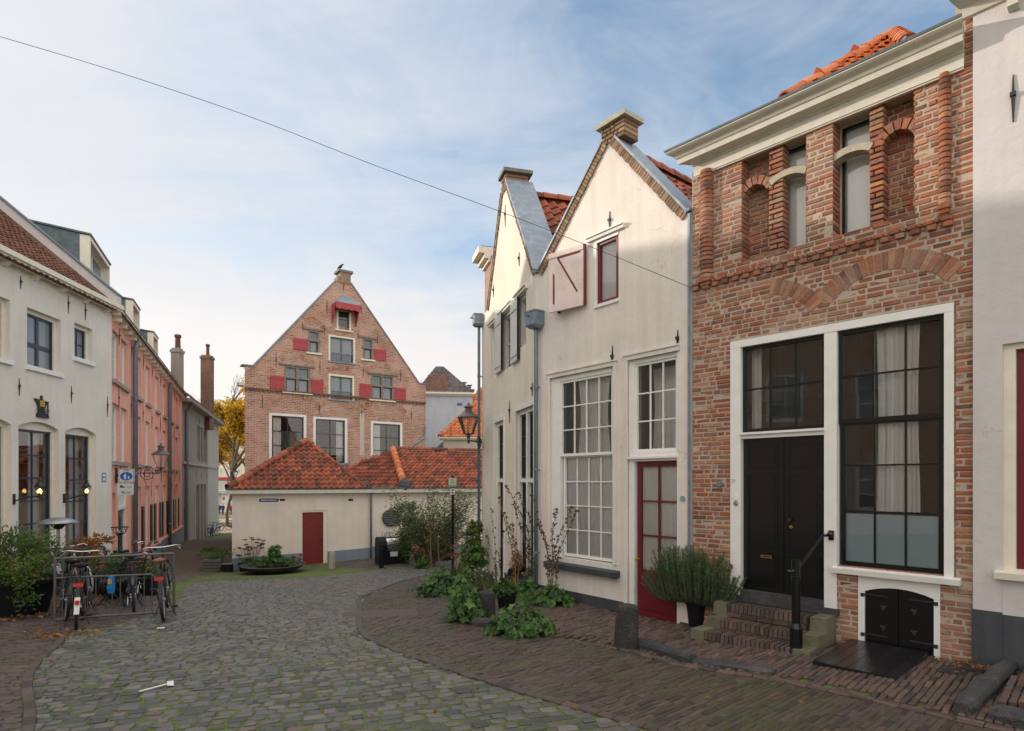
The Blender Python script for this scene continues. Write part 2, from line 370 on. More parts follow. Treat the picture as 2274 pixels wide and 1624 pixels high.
zc = math_(nt, 'ADD', math_(nt, 'MAXIMUM', sx.outputs[2], 0.0), .22)     # clouds lie on a high sheet
px_ = math_(nt, 'DIVIDE', sx.outputs[0], zc); py_ = math_(nt, 'DIVIDE', sx.outputs[1], zc)
cv = nd(nt, 'ShaderNodeCombineXYZ', {0: px_, 1: py_, 2: 3.3}).outputs[0]
rot = nd(nt, 'ShaderNodeMapping', {'Vector': cv, 'Rotation': (0, 0, math.radians(24)), 'Scale': (.42, 1.7, 1)}).outputs[0]
c1 = noise(nt, rot, 1.0, 8, .58, .5); c2 = noise(nt, cv, 3.4, 8, .62, .6)
cl = math_(nt, 'ADD', math_(nt, 'MULTIPLY', c1, .72), math_(nt, 'MULTIPLY', c2, .28))
low = ramp(nt, sx.outputs[2], [(0.0, (1, 1, 1)), (.30, (.42, .42, .42)), (.62, (0, 0, 0))])
east = ramp(nt, sx.outputs[0], [(0.0, (1, 1, 1)), (1, (0, 0, 0))])
thr = math_(nt, 'ADD', cl, math_(nt, 'MULTIPLY', low, .40))
left = math_(nt, 'MULTIPLY', sx.outputs[0], -.26)
thr = math_(nt, 'ADD', thr, left)
cov = ramp(nt, thr, [(.43, (0, 0, 0)), (.54, (.55, .55, .55)), (.70, (1, 1, 1))])
skc = nd(nt, 'ShaderNodeMix', {0: 1.0, 6: sky.outputs[0], 7: (1.25, 1.5, 1.5, 1)}, data_type='RGBA', blend_type='MULTIPLY').outputs[2]
ccol = mix(nt, ramp(nt, thr, [(.5, (0, 0, 0)), (1.0, (1, 1, 1))]), (4.3, 4.6, 5.1), (5.9, 5.85, 5.9))
ccol = mix(nt, ramp(nt, sx.outputs[2], [(.03, (1, 1, 1)), (.40, (0, 0, 0))]), ccol, (7.0, 6.3, 5.7))
fin = mix(nt, math_(nt, 'MULTIPLY', cov, .95), skc, ccol)
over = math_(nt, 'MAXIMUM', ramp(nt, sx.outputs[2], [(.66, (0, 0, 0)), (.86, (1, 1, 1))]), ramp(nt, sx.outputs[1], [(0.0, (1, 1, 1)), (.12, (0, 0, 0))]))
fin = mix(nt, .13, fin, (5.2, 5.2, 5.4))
fin = mix(nt, math_(nt, 'MULTIPLY', over, ramp(nt, cl, [(.25, (.55, .55, .55)), (.6, (1, 1, 1))])), fin, (10.2, 9.5, 8.7))     # unseen bright sky added overhead and behind as fill light for the walls
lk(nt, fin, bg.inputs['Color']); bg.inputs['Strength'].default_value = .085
sc.view_settings.view_transform = 'Standard'; sc.view_settings.look = 'None'; sc.view_settings.exposure = 0.92; sc.view_settings.gamma = 1.0
sc.cycles.max_bounces = 6; sc.cycles.transparent_max_bounces = 12

# ---------------------------------------------------------------- facade planes
FR = Frame((4.13, 7.49), (.681, -.732))                      # brick house
uC1 = FR.u(1535); C1 = FR.p(uC1, 0)
FA0 = Frame((C1.x, C1.y), (-.621, .784)); 
LA = FA0.u(1190); C2 = FA0.p(LA, 0)
FA = Frame((C2.x, C2.y), (.621, -.784))                      # white gable house, u from its far corner
FB0 = Frame((C2.x, C2.y), (-.265, .964)); LB = FB0.u(1070); C3 = FB0.p(LB, 0)
FB = Frame((C3.x, C3.y), (.265, -.964))                      # cream gable house
FO = Frame((-10.98, 23.5), (.914, .405))                     # outbuilding
FG = Frame((-13.38, 30.0), (.812, .584))                     # tall gable house
FP = Frame((-12.70, 19.0), (-.397, .918))                    # pink house
FL = Frame((-12.70, 19.0), (-.072, .997))                    # left house, u negative towards the camera
PE = FP.p(20.6, 0); FQ = Frame((PE.x, PE.y), (-.335, .942))  # grey house

# ---------------------------------------------------------------- ground
GP = [(0, 2, 0), (0, 4.5, 0), (4, 4, .03), (-4, 4, -.03), (5.0, 6.5, -.02), (4.1, 7.5, -.07), (3.4, 8.2, -.14), (2.7, 9.0, -.22), (1.8, 10.2, -.26), (.5, 11.8, -.26), (-.8, 16.5, -.76),
      (-7.1, 9.6, -.28), (-5.5, 10.0, -.24), (-6.6, 9.1, -.26), (-12, 14.5, -.5), (-12.7, 19, -.9), (-9, 8, -.2), (-8, 4, -.1), (-3, 12, -.5), (-5, 18, -.95),
      (-11, 23.5, -1.55), (-8, 24.8, -1.45), (-6.1, 25.7, -1.34), (-1.4, 27.7, -1.35), (-9, 22.3, -1.5), (-16.8, 28.5, -1.4), (-20.9, 37.9, -1.85), (-27, 55, -2.9), (-20, 45, -2.3),
      (-47, 99, -3.5), (0, 60, -1.5), (40, 60, -1), (-60, 60, -2.5), (30, 20, -.3), (-60, 10, -.5), (0, -20, 0), (80, -20, 0), (-80, -20, 0), (0, 230, -4), (150, 230, -4), (-150, 230, -4)]
_g = np.array(GP, dtype=float)
def _k(r2): return np.where(r2 > 1e-12, r2 * np.log(r2 + 1e-12) * .5, 0)
_n = len(_g); _A = np.zeros((_n + 3, _n + 3)); _d = ((_g[:, None, :2] - _g[None, :, :2]) ** 2).sum(-1)
_A[:_n, :_n] = _k(_d) + np.eye(_n) * .6; _A[:_n, _n] = 1; _A[:_n, _n + 1:] = _g[:, :2]; _A[_n, :_n] = 1; _A[_n + 1:, :_n] = _g[:, :2].T
_w = np.linalg.solve(_A, np.concatenate([_g[:, 2], [0, 0, 0]]))
def gzv(x, y):
    x = np.atleast_1d(np.asarray(x, float)); y = np.atleast_1d(np.asarray(y, float))
    d2 = (x[:, None] - _g[None, :, 0]) ** 2 + (y[:, None] - _g[None, :, 1]) ** 2
    return _k(d2) @ _w[:_n] + _w[_n] + x * _w[_n + 1] + y * _w[_n + 2]
def gz(x, y): return float(gzv(x, y)[0])
def gp(px, py):                                             # where the direction px, py meets the ground
    Y = 10.0
    for _ in range(60):
        X = (px - CX) / FPX * Y
        Y = .5 * Y + .5 * min((EYE - gz(X, Y)) * FPX / max(py - HY, 4), 150)
    return Vector(((px - CX) / FPX * Y, Y, gz((px - CX) / FPX * Y, Y)))
def on_ground(x, y, dz=0.0): return Vector((x, y, gz(x, y) + dz))
def pxY(px, Y, dz=0.0): return on_ground((px - CX) / FPX * Y, Y, dz)

def inpoly(pts, poly):
    x, y = pts[:, 0], pts[:, 1]; r = np.zeros(len(pts), bool); j = len(poly) - 1
    for i in range(len(poly)):
        xi, yi = poly[i]; xj, yj = poly[j]
        r ^= ((yi > y) != (yj > y)) & (x < (xj - xi) * (y - yi) / (yj - yi + 1e-12) + xi); j = i
    return r

def sheet(name, poly, step, dz, m):                          # a conforming sheet: grid cells whose centre lies inside
    P = np.array(poly); x0, y0 = P.min(0); x1, y1 = P.max(0)
    nx, ny = int((x1 - x0) / step) + 2, int((y1 - y0) / step) + 2
    xs = x0 + np.arange(nx) * step; ys = y0 + np.arange(ny) * step
    X, Y = np.meshgrid(xs, ys); Z = gzv(X.ravel(), Y.ravel()) + dz
    mb = MB(); mb.v = [tuple(q) for q in np.stack([X.ravel(), Y.ravel(), Z], 1)]
    for j in range(ny - 1):
        c = np.stack([xs[:-1] + step / 2, np.full(nx - 1, ys[j] + step / 2)], 1); k = inpoly(c, poly)
        for i in np.nonzero(k)[0]:
            a = j * nx + int(i); mb.f.append((a, a + 1, a + nx + 1, a + nx)); mb.r.append(.5); mb.m.append(0)
    return tag(mb.build(name, m, smooth=True), kind='structure')

def setts(name, poly, d, roww, lens, gap, top, inset, m, octo=False, jit=.1, dz=0.0, wig=0.0, excl=(), base=-.02):
    """a field of individually laid stones inside a polygon on the ground"""
    d = Vector(d).normalized(); e = Vector((-d.y, d.x)); P = np.array(poly)
    us = P @ np.array(d); vs = P @ np.array(e)
    rn = np.random.RandomState(5); stones = []
    for j in range(int((vs.max() - vs.min()) / roww) + 1):
        v = vs.min() + (j + .5) * roww; u = us.min() - rn.rand() * lens[1]
        while u < us.max():
            L = lens[0] + (lens[1] - lens[0]) * rn.rand()
            stones.append((u + L / 2, v + rn.randn() * roww * jit * .35, L - gap * (1 + rn.rand() * .6), (roww - gap) * (1 - rn.rand() * jit * 1.4))); u += L
    S = np.array(stones)
    if wig: S[:, 1] += wig * np.sin(S[:, 0] * .9 + .3) + wig * .5 * np.sin(S[:, 0] * 2.3 + S[:, 1] * .7)
    XY = S[:, :1] * np.array(d)[None] + S[:, 1:2] * np.array(e)[None]
    k = inpoly(XY, poly)
    for q in excl: k &= ~inpoly(XY, q)
    S, XY = S[k], XY[k]; Z = gzv(XY[:, 0], XY[:, 1]) + dz
    mb = MB()
    for i in range(len(S)):
        L, W = S[i, 2] / 2, S[i, 3] / 2; a = rn.randn() * .05 * (1 if octo else .5); ca, sa = math.cos(a), math.sin(a)
        ax, ay = d.x * ca + e.x * sa, d.y * ca + e.y * sa; bx, by = -ay, ax
        h = top * (1 + rn.randn() * .25); tx, ty = rn.randn(2) * .035
        ring = []
        if octo:
            q = .14 + .14 * rn.rand()
            base_ = [(-1, -1 + q), (-1 + q, -1), (1 - q, -1), (1, -1 + q), (1, 1 - q), (1 - q, 1), (-1 + q, 1), (-1, 1 - q)]
            base_ = [(x * (1 + rn.randn() * .05), y * (1 + rn.randn() * .05)) for x, y in base_]
        else: base_ = [(-1, -1), (1, -1), (1, 1), (-1, 1)]
        for z, ins in ((base, 0), (h * .55, 0), (h, inset)):
            for x, y in base_:
                lx, ly = x * max(L - ins, .004), y * max(W - ins, .004)
                ring.append((XY[i, 0] + ax * lx + bx * ly, XY[i, 1] + ay * lx + by * ly, Z[i] + z + (tx * lx + ty * ly) * (z > 0)))
        n = len(base_); fs = []
        for t in range(2):
            for c in range(n): fs.append((t * n + c, t * n + (c + 1) % n, (t + 1) * n + (c + 1) % n, (t + 1) * n + c))
        fs.append(tuple(2 * n + c for c in range(n)))
        mb.add(ring, fs, float(rn.rand()))
    return tag(mb.build(name, m, smooth=False), kind='structure')

# base ground out to the horizon
m, nt, b = mat('mossy_earth'); p = geo(nt)
n1 = noise(nt, p, .55, 6, .62); n2 = noise(nt, p, 30, 5, .7); n3 = noise(nt, p, 2.2, 5, .65)
cc = mix(nt, n2, (.045, .042, .035), (.10, .09, .075))
cc = mix(nt, math_(nt, 'MULTIPLY', ramp(nt, math_(nt, 'ADD', math_(nt, 'MULTIPLY', n1, .5), math_(nt, 'MULTIPLY', n3, .5)), [(.36, (0, 0, 0)), (.54, (1, 1, 1))]), .92), cc, mix(nt, n2, (.052, .09, .012), (.13, .18, .03)))
lk(nt, cc, b.inputs['Base Color']); b.inputs['Roughness'].default_value = .95; bump(nt, b, n2, .8, .02)
M['moss'] = m
gs = sorted(set([-150, -110, -80, -60, -48, -38] + [round(-30 + .5 * i, 2) for i in range(81)] + [14, 20, 30, 45, 70, 110, 150]))
gy = sorted(set([-25, -12, -5] + [round(.5 * i, 2) for i in range(80)] + [42, 45, 50, 56, 64, 75, 90, 105, 130, 170, 230, 400, 900]))
X, Y = np.meshgrid(gs, gy); Z = gzv(X.ravel(), np.minimum(Y.ravel(), 230)) + .003
mb = MB(); mb.v = [tuple(q) for q in np.stack([X.ravel() * np.where(Y.ravel() > 230, 9, 1), Y.ravel(), Z], 1)]
for j in range(len(gy) - 1):
    for i in range(len(gs) - 1):
        a = j * len(gs) + i; mb.f.append((a, a + 1, a + len(gs) + 1, a + len(gs))); mb.r.append(.5); mb.m.append(0)
tag(mb.build('ground', M['moss'], smooth=True), kind='structure')

def P2(l): return [tuple(gp(x, y)[:2]) for x, y in l]
RB = [(1000, 1266), (900, 1290), (806, 1326), (799, 1345), (801, 1400), (850, 1434), (1000, 1489), (1136, 1532), (1330, 1588), (1500, 1634), (1720, 1700)]
LBd = [(40, 1690), (66, 1600), (60, 1520), (78, 1478), (130, 1432), (158, 1402), (250, 1392), (392, 1352), (410, 1318), (430, 1294), (540, 1290), (700, 1283), (850, 1264), (960, 1250), (1010, 1240), (1060, 1250)]
cob = P2(RB[::-1] + [(1040, 1262), (1075, 1250)][:1] + LBd[::-1])
M['sett'] = rnd_mat('granite_sett', [(0, (.034, .038, .038)), (.3, (.070, .078, .078)), (.6, (.112, .114, .108)), (.8, (.095, .085, .078)), (.93, (.155, .147, .135)), (1, (.12, .084, .07))], .40, 22, .35, (.05, .05, .045),
                    [((.055, .075, .02), .8, .53, .68, .55)], .6, .008)
M['paver'] = rnd_mat('clinker_brick', [(0, (.032, .024, .023)), (.3, (.066, .044, .037)), (.6, (.088, .062, .05)), (.85, (.062, .052, .05)), (1, (.12, .072, .055))], .6, 18, .45, (.03, .02, .02),
                     [((.045, .062, .014), .7, .47, .66, .7)], .6, .006)
setts('cobble_street', cob, (.955, .297), .118, (.11, .205), .017, .015, .016, M['sett'], octo=True, jit=.18, wig=.10)
# ---------------------------------------------------------------- building helpers
def rect(r): u0, u1, z0, z1 = r; return [(u0, z0), (u1, z0), (u1, z1), (u0, z1)]
def arch(u0, u1, z0, z1, rise, n=8):                         # opening with a segmental head, crown at z1
    pts = [(u0, z0), (u1, z0)]
    for i in range(n + 1):
        t = 1 - 2 * i / n; pts.append(((u0 + u1) / 2 + t * (u1 - u0) / 2, z1 - rise * t * t))
    return pts
def bars(mb, F, r, d, fw, bw, cols, rows, dep=.05, bdep=.03):
    u0, u1, z0, z1 = r
    mb.fbox(F, u0, u0 + fw, z0, z1, d - dep, d); mb.fbox(F, u1 - fw, u1, z0, z1, d - dep, d)
    mb.fbox(F, u0 + fw, u1 - fw, z0, z0 + fw * 1.15, d - dep, d - .001); mb.fbox(F, u0 + fw, u1 - fw, z1 - fw, z1, d - dep, d - .001)
    a0, a1, b0, b1 = u0 + fw, u1 - fw, z0 + fw * 1.15, z1 - fw
    zs = [b0 + (b1 - b0) * (i + 1) / rows for i in range(rows - 1)] if isinstance(rows, int) else [b0 + (b1 - b0) * q for q in rows]
    for i in range(1, cols):
        c = a0 + (a1 - a0) * i / cols; mb.fbox(F, c - bw / 2, c + bw / 2, b0, b1, d - dep + .005, d - dep + .005 + bdep)
    for z in zs: mb.fbox(F, a0, a1, z - bw / 2, z + bw / 2, d - dep + .006, d - dep + .003 + bdep)
def window(F, parent, r, cols, rows, d, fw, bw, mf, mg, name='window', dep=.05, label=None, bdep=.03):
    mb = MB(); bars(mb, F, r, d, fw, bw, cols, rows, dep, bdep)
    o = mb.build(name, mf, parent)
    if label: o['label'] = label
    g = MB(); u0, u1, z0, z1 = r; q = d - dep + .010
    g.quad(F.p(u0 + fw * .6, z0 + fw * .6, q), F.p(u1 - fw * .6, z0 + fw * .6, q), F.p(u1 - fw * .6, z1 - fw * .6, q), F.p(u0 + fw * .6, z1 - fw * .6, q))
    g.build('pane', mg, o)
    return o
def drape(F, parent, u0, u1, z0, z1, d, m, wl=.11, amp=.022, gather=0.0, name='curtain', seed=1):
    rn = random.Random(seed); n = max(8, int((u1 - u0) / .012)); mb = MB(); rows = 6; ph = rn.random() * 6
    for j in range(rows + 1):
        t = j / rows; z = z1 + (z0 - z1) * t
        for i in range(n + 1):
            s = i / n; u = u0 + (u1 - u0) * s
            w = math.sin(2 * math.pi * u / wl + ph + .6 * math.sin(u * 9 + t)) * amp * (.5 + .5 * t) + math.sin(u * 17 + ph) * amp * .4
            uc = (u0 + u1) / 2; uu = uc + (u - uc) * (1 - gather * math.sin(math.pi * min(1, t * 1.1)))
            mb.v.append(tuple(F.p(uu, z, d + w)))
    for j in range(rows):
        for i in range(n):
            a = j * (n + 1) + i; mb.f.append((a, a + 1, a + n + 2, a + n + 1)); mb.r.append(rn.random() * .3 + .35); mb.m.append(0)
    return mb.build(name, m, parent, smooth=True)
def mould(mb, F, u0, u1, prof, e0=0.0, e1=0.0):              # profile [(d, z)...] run along the facade; e: how far the ends follow d
    rings = [[F.p(u0 - e0 * d, z, d) for d, z in prof], [F.p(u1 + e1 * d, z, d) for d, z in prof]]
    mb.loft(rings)
def anchor(F, parent, u, z0, z1, d=0.0):                     # wrought iron wall tie
    mb = MB(); w = .012; zm = z0 + (z1 - z0) * .58
    mb.hexa([F.p(u - w, zm, d + .02), F.p(u + w, zm, d + .02), F.p(u + w, zm, d), F.p(u - w, zm, d), F.p(u - .004, z1, d + .012), F.p(u + .004, z1, d + .012), F.p(u + .004, z1, d), F.p(u - .004, z1, d)])
    mb.hexa([F.p(u - .005, z0, d + .012), F.p(u + .005, z0, d + .012), F.p(u + .005, z0, d), F.p(u - .005, z0, d), F.p(u - w * 1.5, zm, d + .025), F.p(u + w * 1.5, zm, d + .025), F.p(u + w * 1.5, zm, d), F.p(u - w * 1.5, zm, d)])
    mb.fbox(F, u - .024, u + .024, zm - .02, zm + .02, d, d + .04)
    return mb.build('wall_anchor', M['iron'], parent)
def anchors(F, parent, l, d=0.0):
    for x, y0, y1 in l:
        u, za = F.uz(x, y0); _, zb = F.uz(x, y1); anchor(F, parent, u, zb, za, d)
def shell(mb, F, u0, u1, zb, zt, dep, d0=-.3):               # side and back walls and a loft floor, so the rooms are rooms
    for u in (u0 + .01, u1 - .01): mb.quad(F.p(u, zb, d0), F.p(u, zb, -dep), F.p(u, zt, -dep), F.p(u, zt, d0))
    mb.quad(F.p(u0, zb, -dep), F.p(u1, zb, -dep), F.p(u1, zt, -dep), F.p(u0, zt, -dep))
    mb.quad(F.p(u0, zt, d0), F.p(u1, zt, d0), F.p(u1, zt, -dep), F.p(u0, zt, -dep))
    zf = zb + (zt - zb) * .5
    mb.quad(F.p(u0, zf, d0 - .25), F.p(u1, zf, d0 - .25), F.p(u1, zf, -dep), F.p(u0, zf, -dep))
def pantiles(P0, U, V, poly, w=.24, h=.30, amp=.035, mb=None, seed=3, under=True, nprof=7):
    """S-shaped clay tiles laid over a roof plane; poly in (u along eave, v up the slope)"""
    mb = mb or MB(); U = Vector(U).normalized(); V = Vector(V).normalized(); Nn = U.cross(V)
    if Nn.z < 0: Nn = -Nn
    P0 = Vector(P0); rn = random.Random(seed); pa = np.array(poly); u0, v0 = pa.min(0); u1, v1 = pa.max(0)
    prof = []
    for i in range(nprof):
        t = i / (nprof - 1); prof.append((t * 1.12, amp * (math.sin(t * 2 * math.pi * .95 + 2.6) + .2)))
    nu, nv = int((u1 - u0) / w) + 2, int((v1 - v0) / h) + 2
    cs = np.array([(u0 + (i + .5) * w, v0 + (j + .5) * h) for j in range(nv) for i in range(nu)])
    k = inpoly(cs, poly)
    for ok, (cu, cvv) in zip(k, cs):
        if not ok: continue
        jx, jt = rn.gauss(0, .006), rn.gauss(0, .006); A = []; B = []; C = []
        for t, hgt in prof:
            q = P0 + U * (cu - w / 2 + t * w + jx)
            A.append(q + V * (cvv - h / 2 - .04) + Nn * (hgt + .058 + jt)); B.append(q + V * (cvv + h / 2 + .02) + Nn * (hgt + .012)); C.append(q + V * (cvv - h / 2 - .04) + Nn * (hgt + .02 + jt))
        n = len(prof); fs = []
        for i in range(n - 1): fs += [(i, i + 1, n + i + 1, n + i), (2 * n + i, 2 * n + i + 1, i + 1, i)]
        fs.append((0, n, 2 * n))
        mb.add(A + B + C, fs, rn.random())
    if under:
        tri = tessellate_polygon([[Vector((u, v, 0)) for u, v in poly]])
        mb.add([P0 + U * u + V * v - Nn * .02 for u, v in poly], [tuple(t) for t in tri], .1)
    return mb
def ridge(mb, a, b, r=.13, L=.36, seed=1, up=None):          # half-round ridge tiles
    a, b = Vector(a), Vector(b); t = (b - a); n = max(1, int(t.length / L)); t.normalize(); rn = random.Random(seed)
    s = t.cross(Vector((0, 0, 1))).normalized(); q = s.cross(t).normalized(); L = (b - a).length / n
    for i in range(n):
        p0 = a + t * L * i - t * .03; p1 = a + t * L * (i + 1); ra, rb = r * 1.12, r * .96; vs = []
        for p, rr in ((p0, ra), (p1, rb), (p0, ra - .025)):
            for k in range(9):
                g = math.pi * (-.08 + 1.16 * k / 8); vs.append(p + s * math.cos(g) * rr + q * math.sin(g) * rr * .95 + q * (.0))
        fs = [(k, k + 1, 9 + k + 1, 9 + k) for k in range(8)] + [(18 + k, 18 + k + 1, k + 1, k) for k in range(8)]
        mb.add(vs, fs, rn.random())
def laid_bricks(mb, F, u0, u1, z0, z1, holes, d=0.0, dep=.11, course=.068, L=.215, joint=.016, seed=1, rough=.007):
    """every brick its own little block, courses broken by the openings"""
    rn = random.Random(seed); j = 0; z = z0
    while z < z1 - .02:
        zt = min(z + course, z1); zm = (z + zt) / 2; blocked = []
        for h in holes:
            xs = []
            for i in range(len(h)):
                (ua, za), (ub, zb_) = h[i], h[(i + 1) % len(h)]
                if (za > zm) != (zb_ > zm): xs.append(ua + (zm - za) / (zb_ - za) * (ub - ua))
            xs.sort(); blocked += [(xs[i], xs[i + 1]) for i in range(0, len(xs) - 1, 2)]
        blocked.sort(); free = []; c = u0
        for a, b in blocked:
            if a > c: free.append((c, min(a, u1)))
            c = max(c, b)
        if c < u1: free.append((c, u1))
        for a, b in free:
            if b - a < .02: continue
            seq = j; p = a + (0 if rn.random() < .5 else -L * .25)
            while p < b - .01:
                l = (L if (seq % 2 == 0) else L * .5) * (1 + rn.uniform(-.14, .12)); seq += 1 if rn.random() < .85 else 2
                q0, q1 = max(p, a), min(p + l - joint, b); p += l
                if b - p < L * .3: q1 = b; p = b
                if q1 - q0 < .025: continue
                s = [rn.uniform(-rough, rough) for _ in range(12)]; dd = d + rn.uniform(-rough, rough * .9); ch = .006
                zz0, zz1 = z + joint / 2, zt - joint / 2
                fr = [F.p(q0 + ch + abs(s[0]), zz0 + ch + s[4] * .4, dd + s[8] * .5), F.p(q1 - ch - abs(s[1]), zz0 + ch + s[5] * .4, dd + s[9] * .5), F.p(q1 - ch - abs(s[2]), zz1 - ch + s[6] * .4, dd + s[10] * .5), F.p(q0 + ch + abs(s[3]), zz1 - ch + s[7] * .4, dd + s[11] * .5)]
                md = [F.p(q0, zz0, dd - .009), F.p(q1, zz0, dd - .009), F.p(q1, zz1, dd - .009), F.p(q0, zz1, dd - .009)]
                bk = [F.p(q0, zz0, d - dep), F.p(q1, zz0, d - dep), F.p(q1, zz1, d - dep), F.p(q0, zz1, d - dep)]
                mb.add(fr + md + bk, [(0, 1, 2, 3)] + [(4 * t + k, 4 * t + (k + 1) % 4, 4 * t - 4 + (k + 1) % 4, 4 * t - 4 + k) for t in (1, 2) for k in range(4)], rn.random())
        z = zt; j += 1
def arch_bricks(mb, F, uc, zc, r, a0, a1, ln, d0, d1, wid=.052, seed=1, joint=.022):
    rn = random.Random(seed); n = max(3, int(abs(a1 - a0) * (r + ln / 2) / (wid + joint)))
    for i in range(n):
        g0 = a0 + (a1 - a0) * (i + .09) / n; g1 = a0 + (a1 - a0) * (i + .91) / n; l0 = r + rn.uniform(-.008, .008); l1 = r + ln + rn.uniform(-.012, .012); dd = d1 + rn.uniform(-.004, .004)
        poly = [(uc + math.cos(g) * q, zc + math.sin(g) * q) for g, q in ((g0, l0), (g1, l0), (g1, l1), (g0, l1))]
        mb.hexa([F.p(u, z, d0) for u, z in poly] + [F.p(u, z, dd) for u, z in poly], rn.random())
def arch_from(u0, u1, z0, rise):                             # circle through two springers and the crown
    h = (u1 - u0) / 2; r = (h * h + rise * rise) / (2 * rise); uc = (u0 + u1) / 2; zc = z0 + rise - r; a = math.asin(min(1, h / r))
    return uc, zc, r, math.pi / 2 - a, math.pi / 2 + a

# ---------------------------------------------------------------- brick house on the right
F = FR; u = F.u
BH = root('brick_house', F.p(-.4, 0), 'red brick house with black double door, tall black window and white cornice', 'house')
uL, uRr = u(1536) , u(2166)
zg = -.35
r_frame = F.rect(1622, 2118, 760, 1330)                      # white timber frame round door and window
fz1 = r_frame[3]; uM0, uM1 = u(1830), u(1858)
zsill = F.uz(1858, 1258)[1]; zthr = F.uz(1700, 1312, -.1)[1]
z_corb = (F.uz(1570, 634)[1] + F.uz(2095, 492)[1]) / 2       # corbel course under the upper storey
z_top = (F.uz(1560, 383)[1] + F.uz(2130, 156)[1]) / 2 - .03
z_nb = (F.uz(1660, 575)[1] + F.uz(1960, 500)[1]) / 2         # bottom of the recesses
frame_hole = [(r_frame[0], zg), (u(1845), zg), (u(1845), zsill), (r_frame[1], zsill), (r_frame[1], fz1), (r_frame[0], fz1)]
hatch = F.rect(1905, 2087, 1285, 1440); hz1 = zsill - .06; hatch_hole = [(hatch[0], zg), (hatch[1], zg), (hatch[1], hz1), (hatch[0], hz1)]
rec1 = (u(1647), u(1788), z_nb, z_top + .1); rec2 = (u(1850), u(2028), z_nb, z_top + .1)
holes = [frame_hole, hatch_hole, rect(rec1), rect(rec2)]
mb = MB()
sh = .012
mh = [[(r_frame[0] - sh, zg), (u(1845) - .0, zg), (u(1845), zsill - sh), (r_frame[1] + sh, zsill - sh), (r_frame[1] + sh, fz1 + sh), (r_frame[0] - sh, fz1 + sh)],
      [(hatch[0], zg + .001), (hatch[1], zg + .001), (hatch[1], hz1 + sh), (hatch[0], hz1 + sh)], rect((rec1[0] - sh, rec1[1] + sh, z_nb - sh, z_top + .02)), rect((rec2[0] - sh, rec2[1] + sh, z_nb - sh, z_top + .02))]
mb.wall(F, [(uL, zg - .3), (uRr, zg - .3), (uRr, z_top + .12), (uL, z_top + .12)], mh, -.007, .28)
wu1 = (u(1738, -.2), u(1788)); wu2 = (u(1868, -.2), u(1931))
for rc, wu in ((rec1, wu1), (rec2, wu2)):                    # masonry behind the recesses, open at the window
    mb.wall(F, [(rc[0] - .1, z_nb - .1), (rc[1] + .1, z_nb - .1), (rc[1] + .1, z_top + .1), (rc[0] - .1, z_top + .1)], [rect((wu[0], wu[1], z_nb + .02, z_top - .01))], -.235, .1)
shell(mb, F, uL, uRr, zg, z_top + .12, 7.0); mb.fbox(F, u(2120), uRr, z_top - .1, z_top + .75, -1, -.012)
mb.build('wall', M['mortar'], BH)
mb = MB()
ARCS = []
for (xa, xb, ys, yc, cut0, cut1, ln) in ((1840, 2105, 655, 598, 0.02, .98, .22), (1600, 1800, 720, 655, .55, .97, .20)):
    a, b = u(xa), u(xb); zs = F.uz((xa + xb) / 2, ys)[1]; zc = F.uz((xa + xb) / 2, yc)[1]; q = arch_from(a, b, zs, max(.08, zc - zs))
    g0 = q[4] - (q[4] - q[3]) * cut0; g1 = q[4] - (q[4] - q[3]) * cut1
    ARCS.append((q, g1, g0, ln, [(q[0] + math.cos(g1 + (g0 - g1) * i / 24) * rr, q[1] + math.sin(g1 + (g0 - g1) * i / 24) * rr) for rr in (q[2] - .012, q[2] + ln + .012) for i in (range(25) if rr < q[2] else range(24, -1, -1))]))
laid_bricks(mb, F, uL + .012, uRr - .012, zg, z_corb - .0, holes + [A_[4] for A_ in ARCS], 0, .12, seed=4)
laid_bricks(mb, F, u(2142), uRr - .012, zc2 if 'zc2' in globals() else z_top, z_top + .75, [], 0, .3, seed=14)
zc2 = z_corb + .064 * round((z_top + .1 - z_corb) / .064)
laid_bricks(mb, F, uL + .012, uRr - .012, z_corb, zc2, holes, 0, .24, seed=5)
bl1, bl2 = (u(1647), u(1707, -.05)), (u(1961, -.05), u(2028))
laid_bricks(mb, F, rec1[0] - .02, rec1[1] + .0, z_nb, z_top + .05, [rect((wu1[0] - .0, wu1[1] + .05, z_nb, z_top + .1))], -.22, .05, seed=6)
laid_bricks(mb, F, rec2[0] - .0, rec2[1] + .02, z_nb, z_top + .05, [rect((wu2[0] - .05, wu2[1], z_nb, z_top + .1))], -.22, .05, seed=7)
laid_bricks(mb, F, u(1707, -.03), u(1738, -.03), z_nb, z_top + .05, [], -.03, .20, L=.24, seed=8)   # slim piers between niche and window
laid_bricks(mb, F, u(1930, -.03), u(1961, -.03), z_nb, z_top + .05, [], -.03, .20, L=.24, seed=9)
zsh0 = F.uz(2100, 455)[1]
for x0, x1, z0 in ((1556, 1584, F.uz(1570, 590)[1] - .2), (2083, 2112, zsh0)):                       # rounded shafts at the ends of the storey
    uc, rr = (u(x0) + u(x1)) / 2, (u(x1) - u(x0)) / 2
    z = z0; rn = random.Random(2)
    while z < z_top:
        ring = [[F.p(uc + math.cos(g) * rr * k, zz, .0 + math.sin(g) * rr * 1.05 * k) for g in [math.pi * i / 8 for i in range(9)]] for zz, k in ((z + .005, .94), (z + .01, 1), (z + .053, 1), (z + .058, .94))]
        mb.loft(ring, rn.random(), cap=False, closed=False); z += .064
    for i, kk in enumerate((.9, .7, .45)): mb.fbox(F, uc - rr * kk, uc + rr * kk, z0 - .05 * (i + 1), z0 - .05 * i, 0, rr * (1.0 - .3 * i), .3)
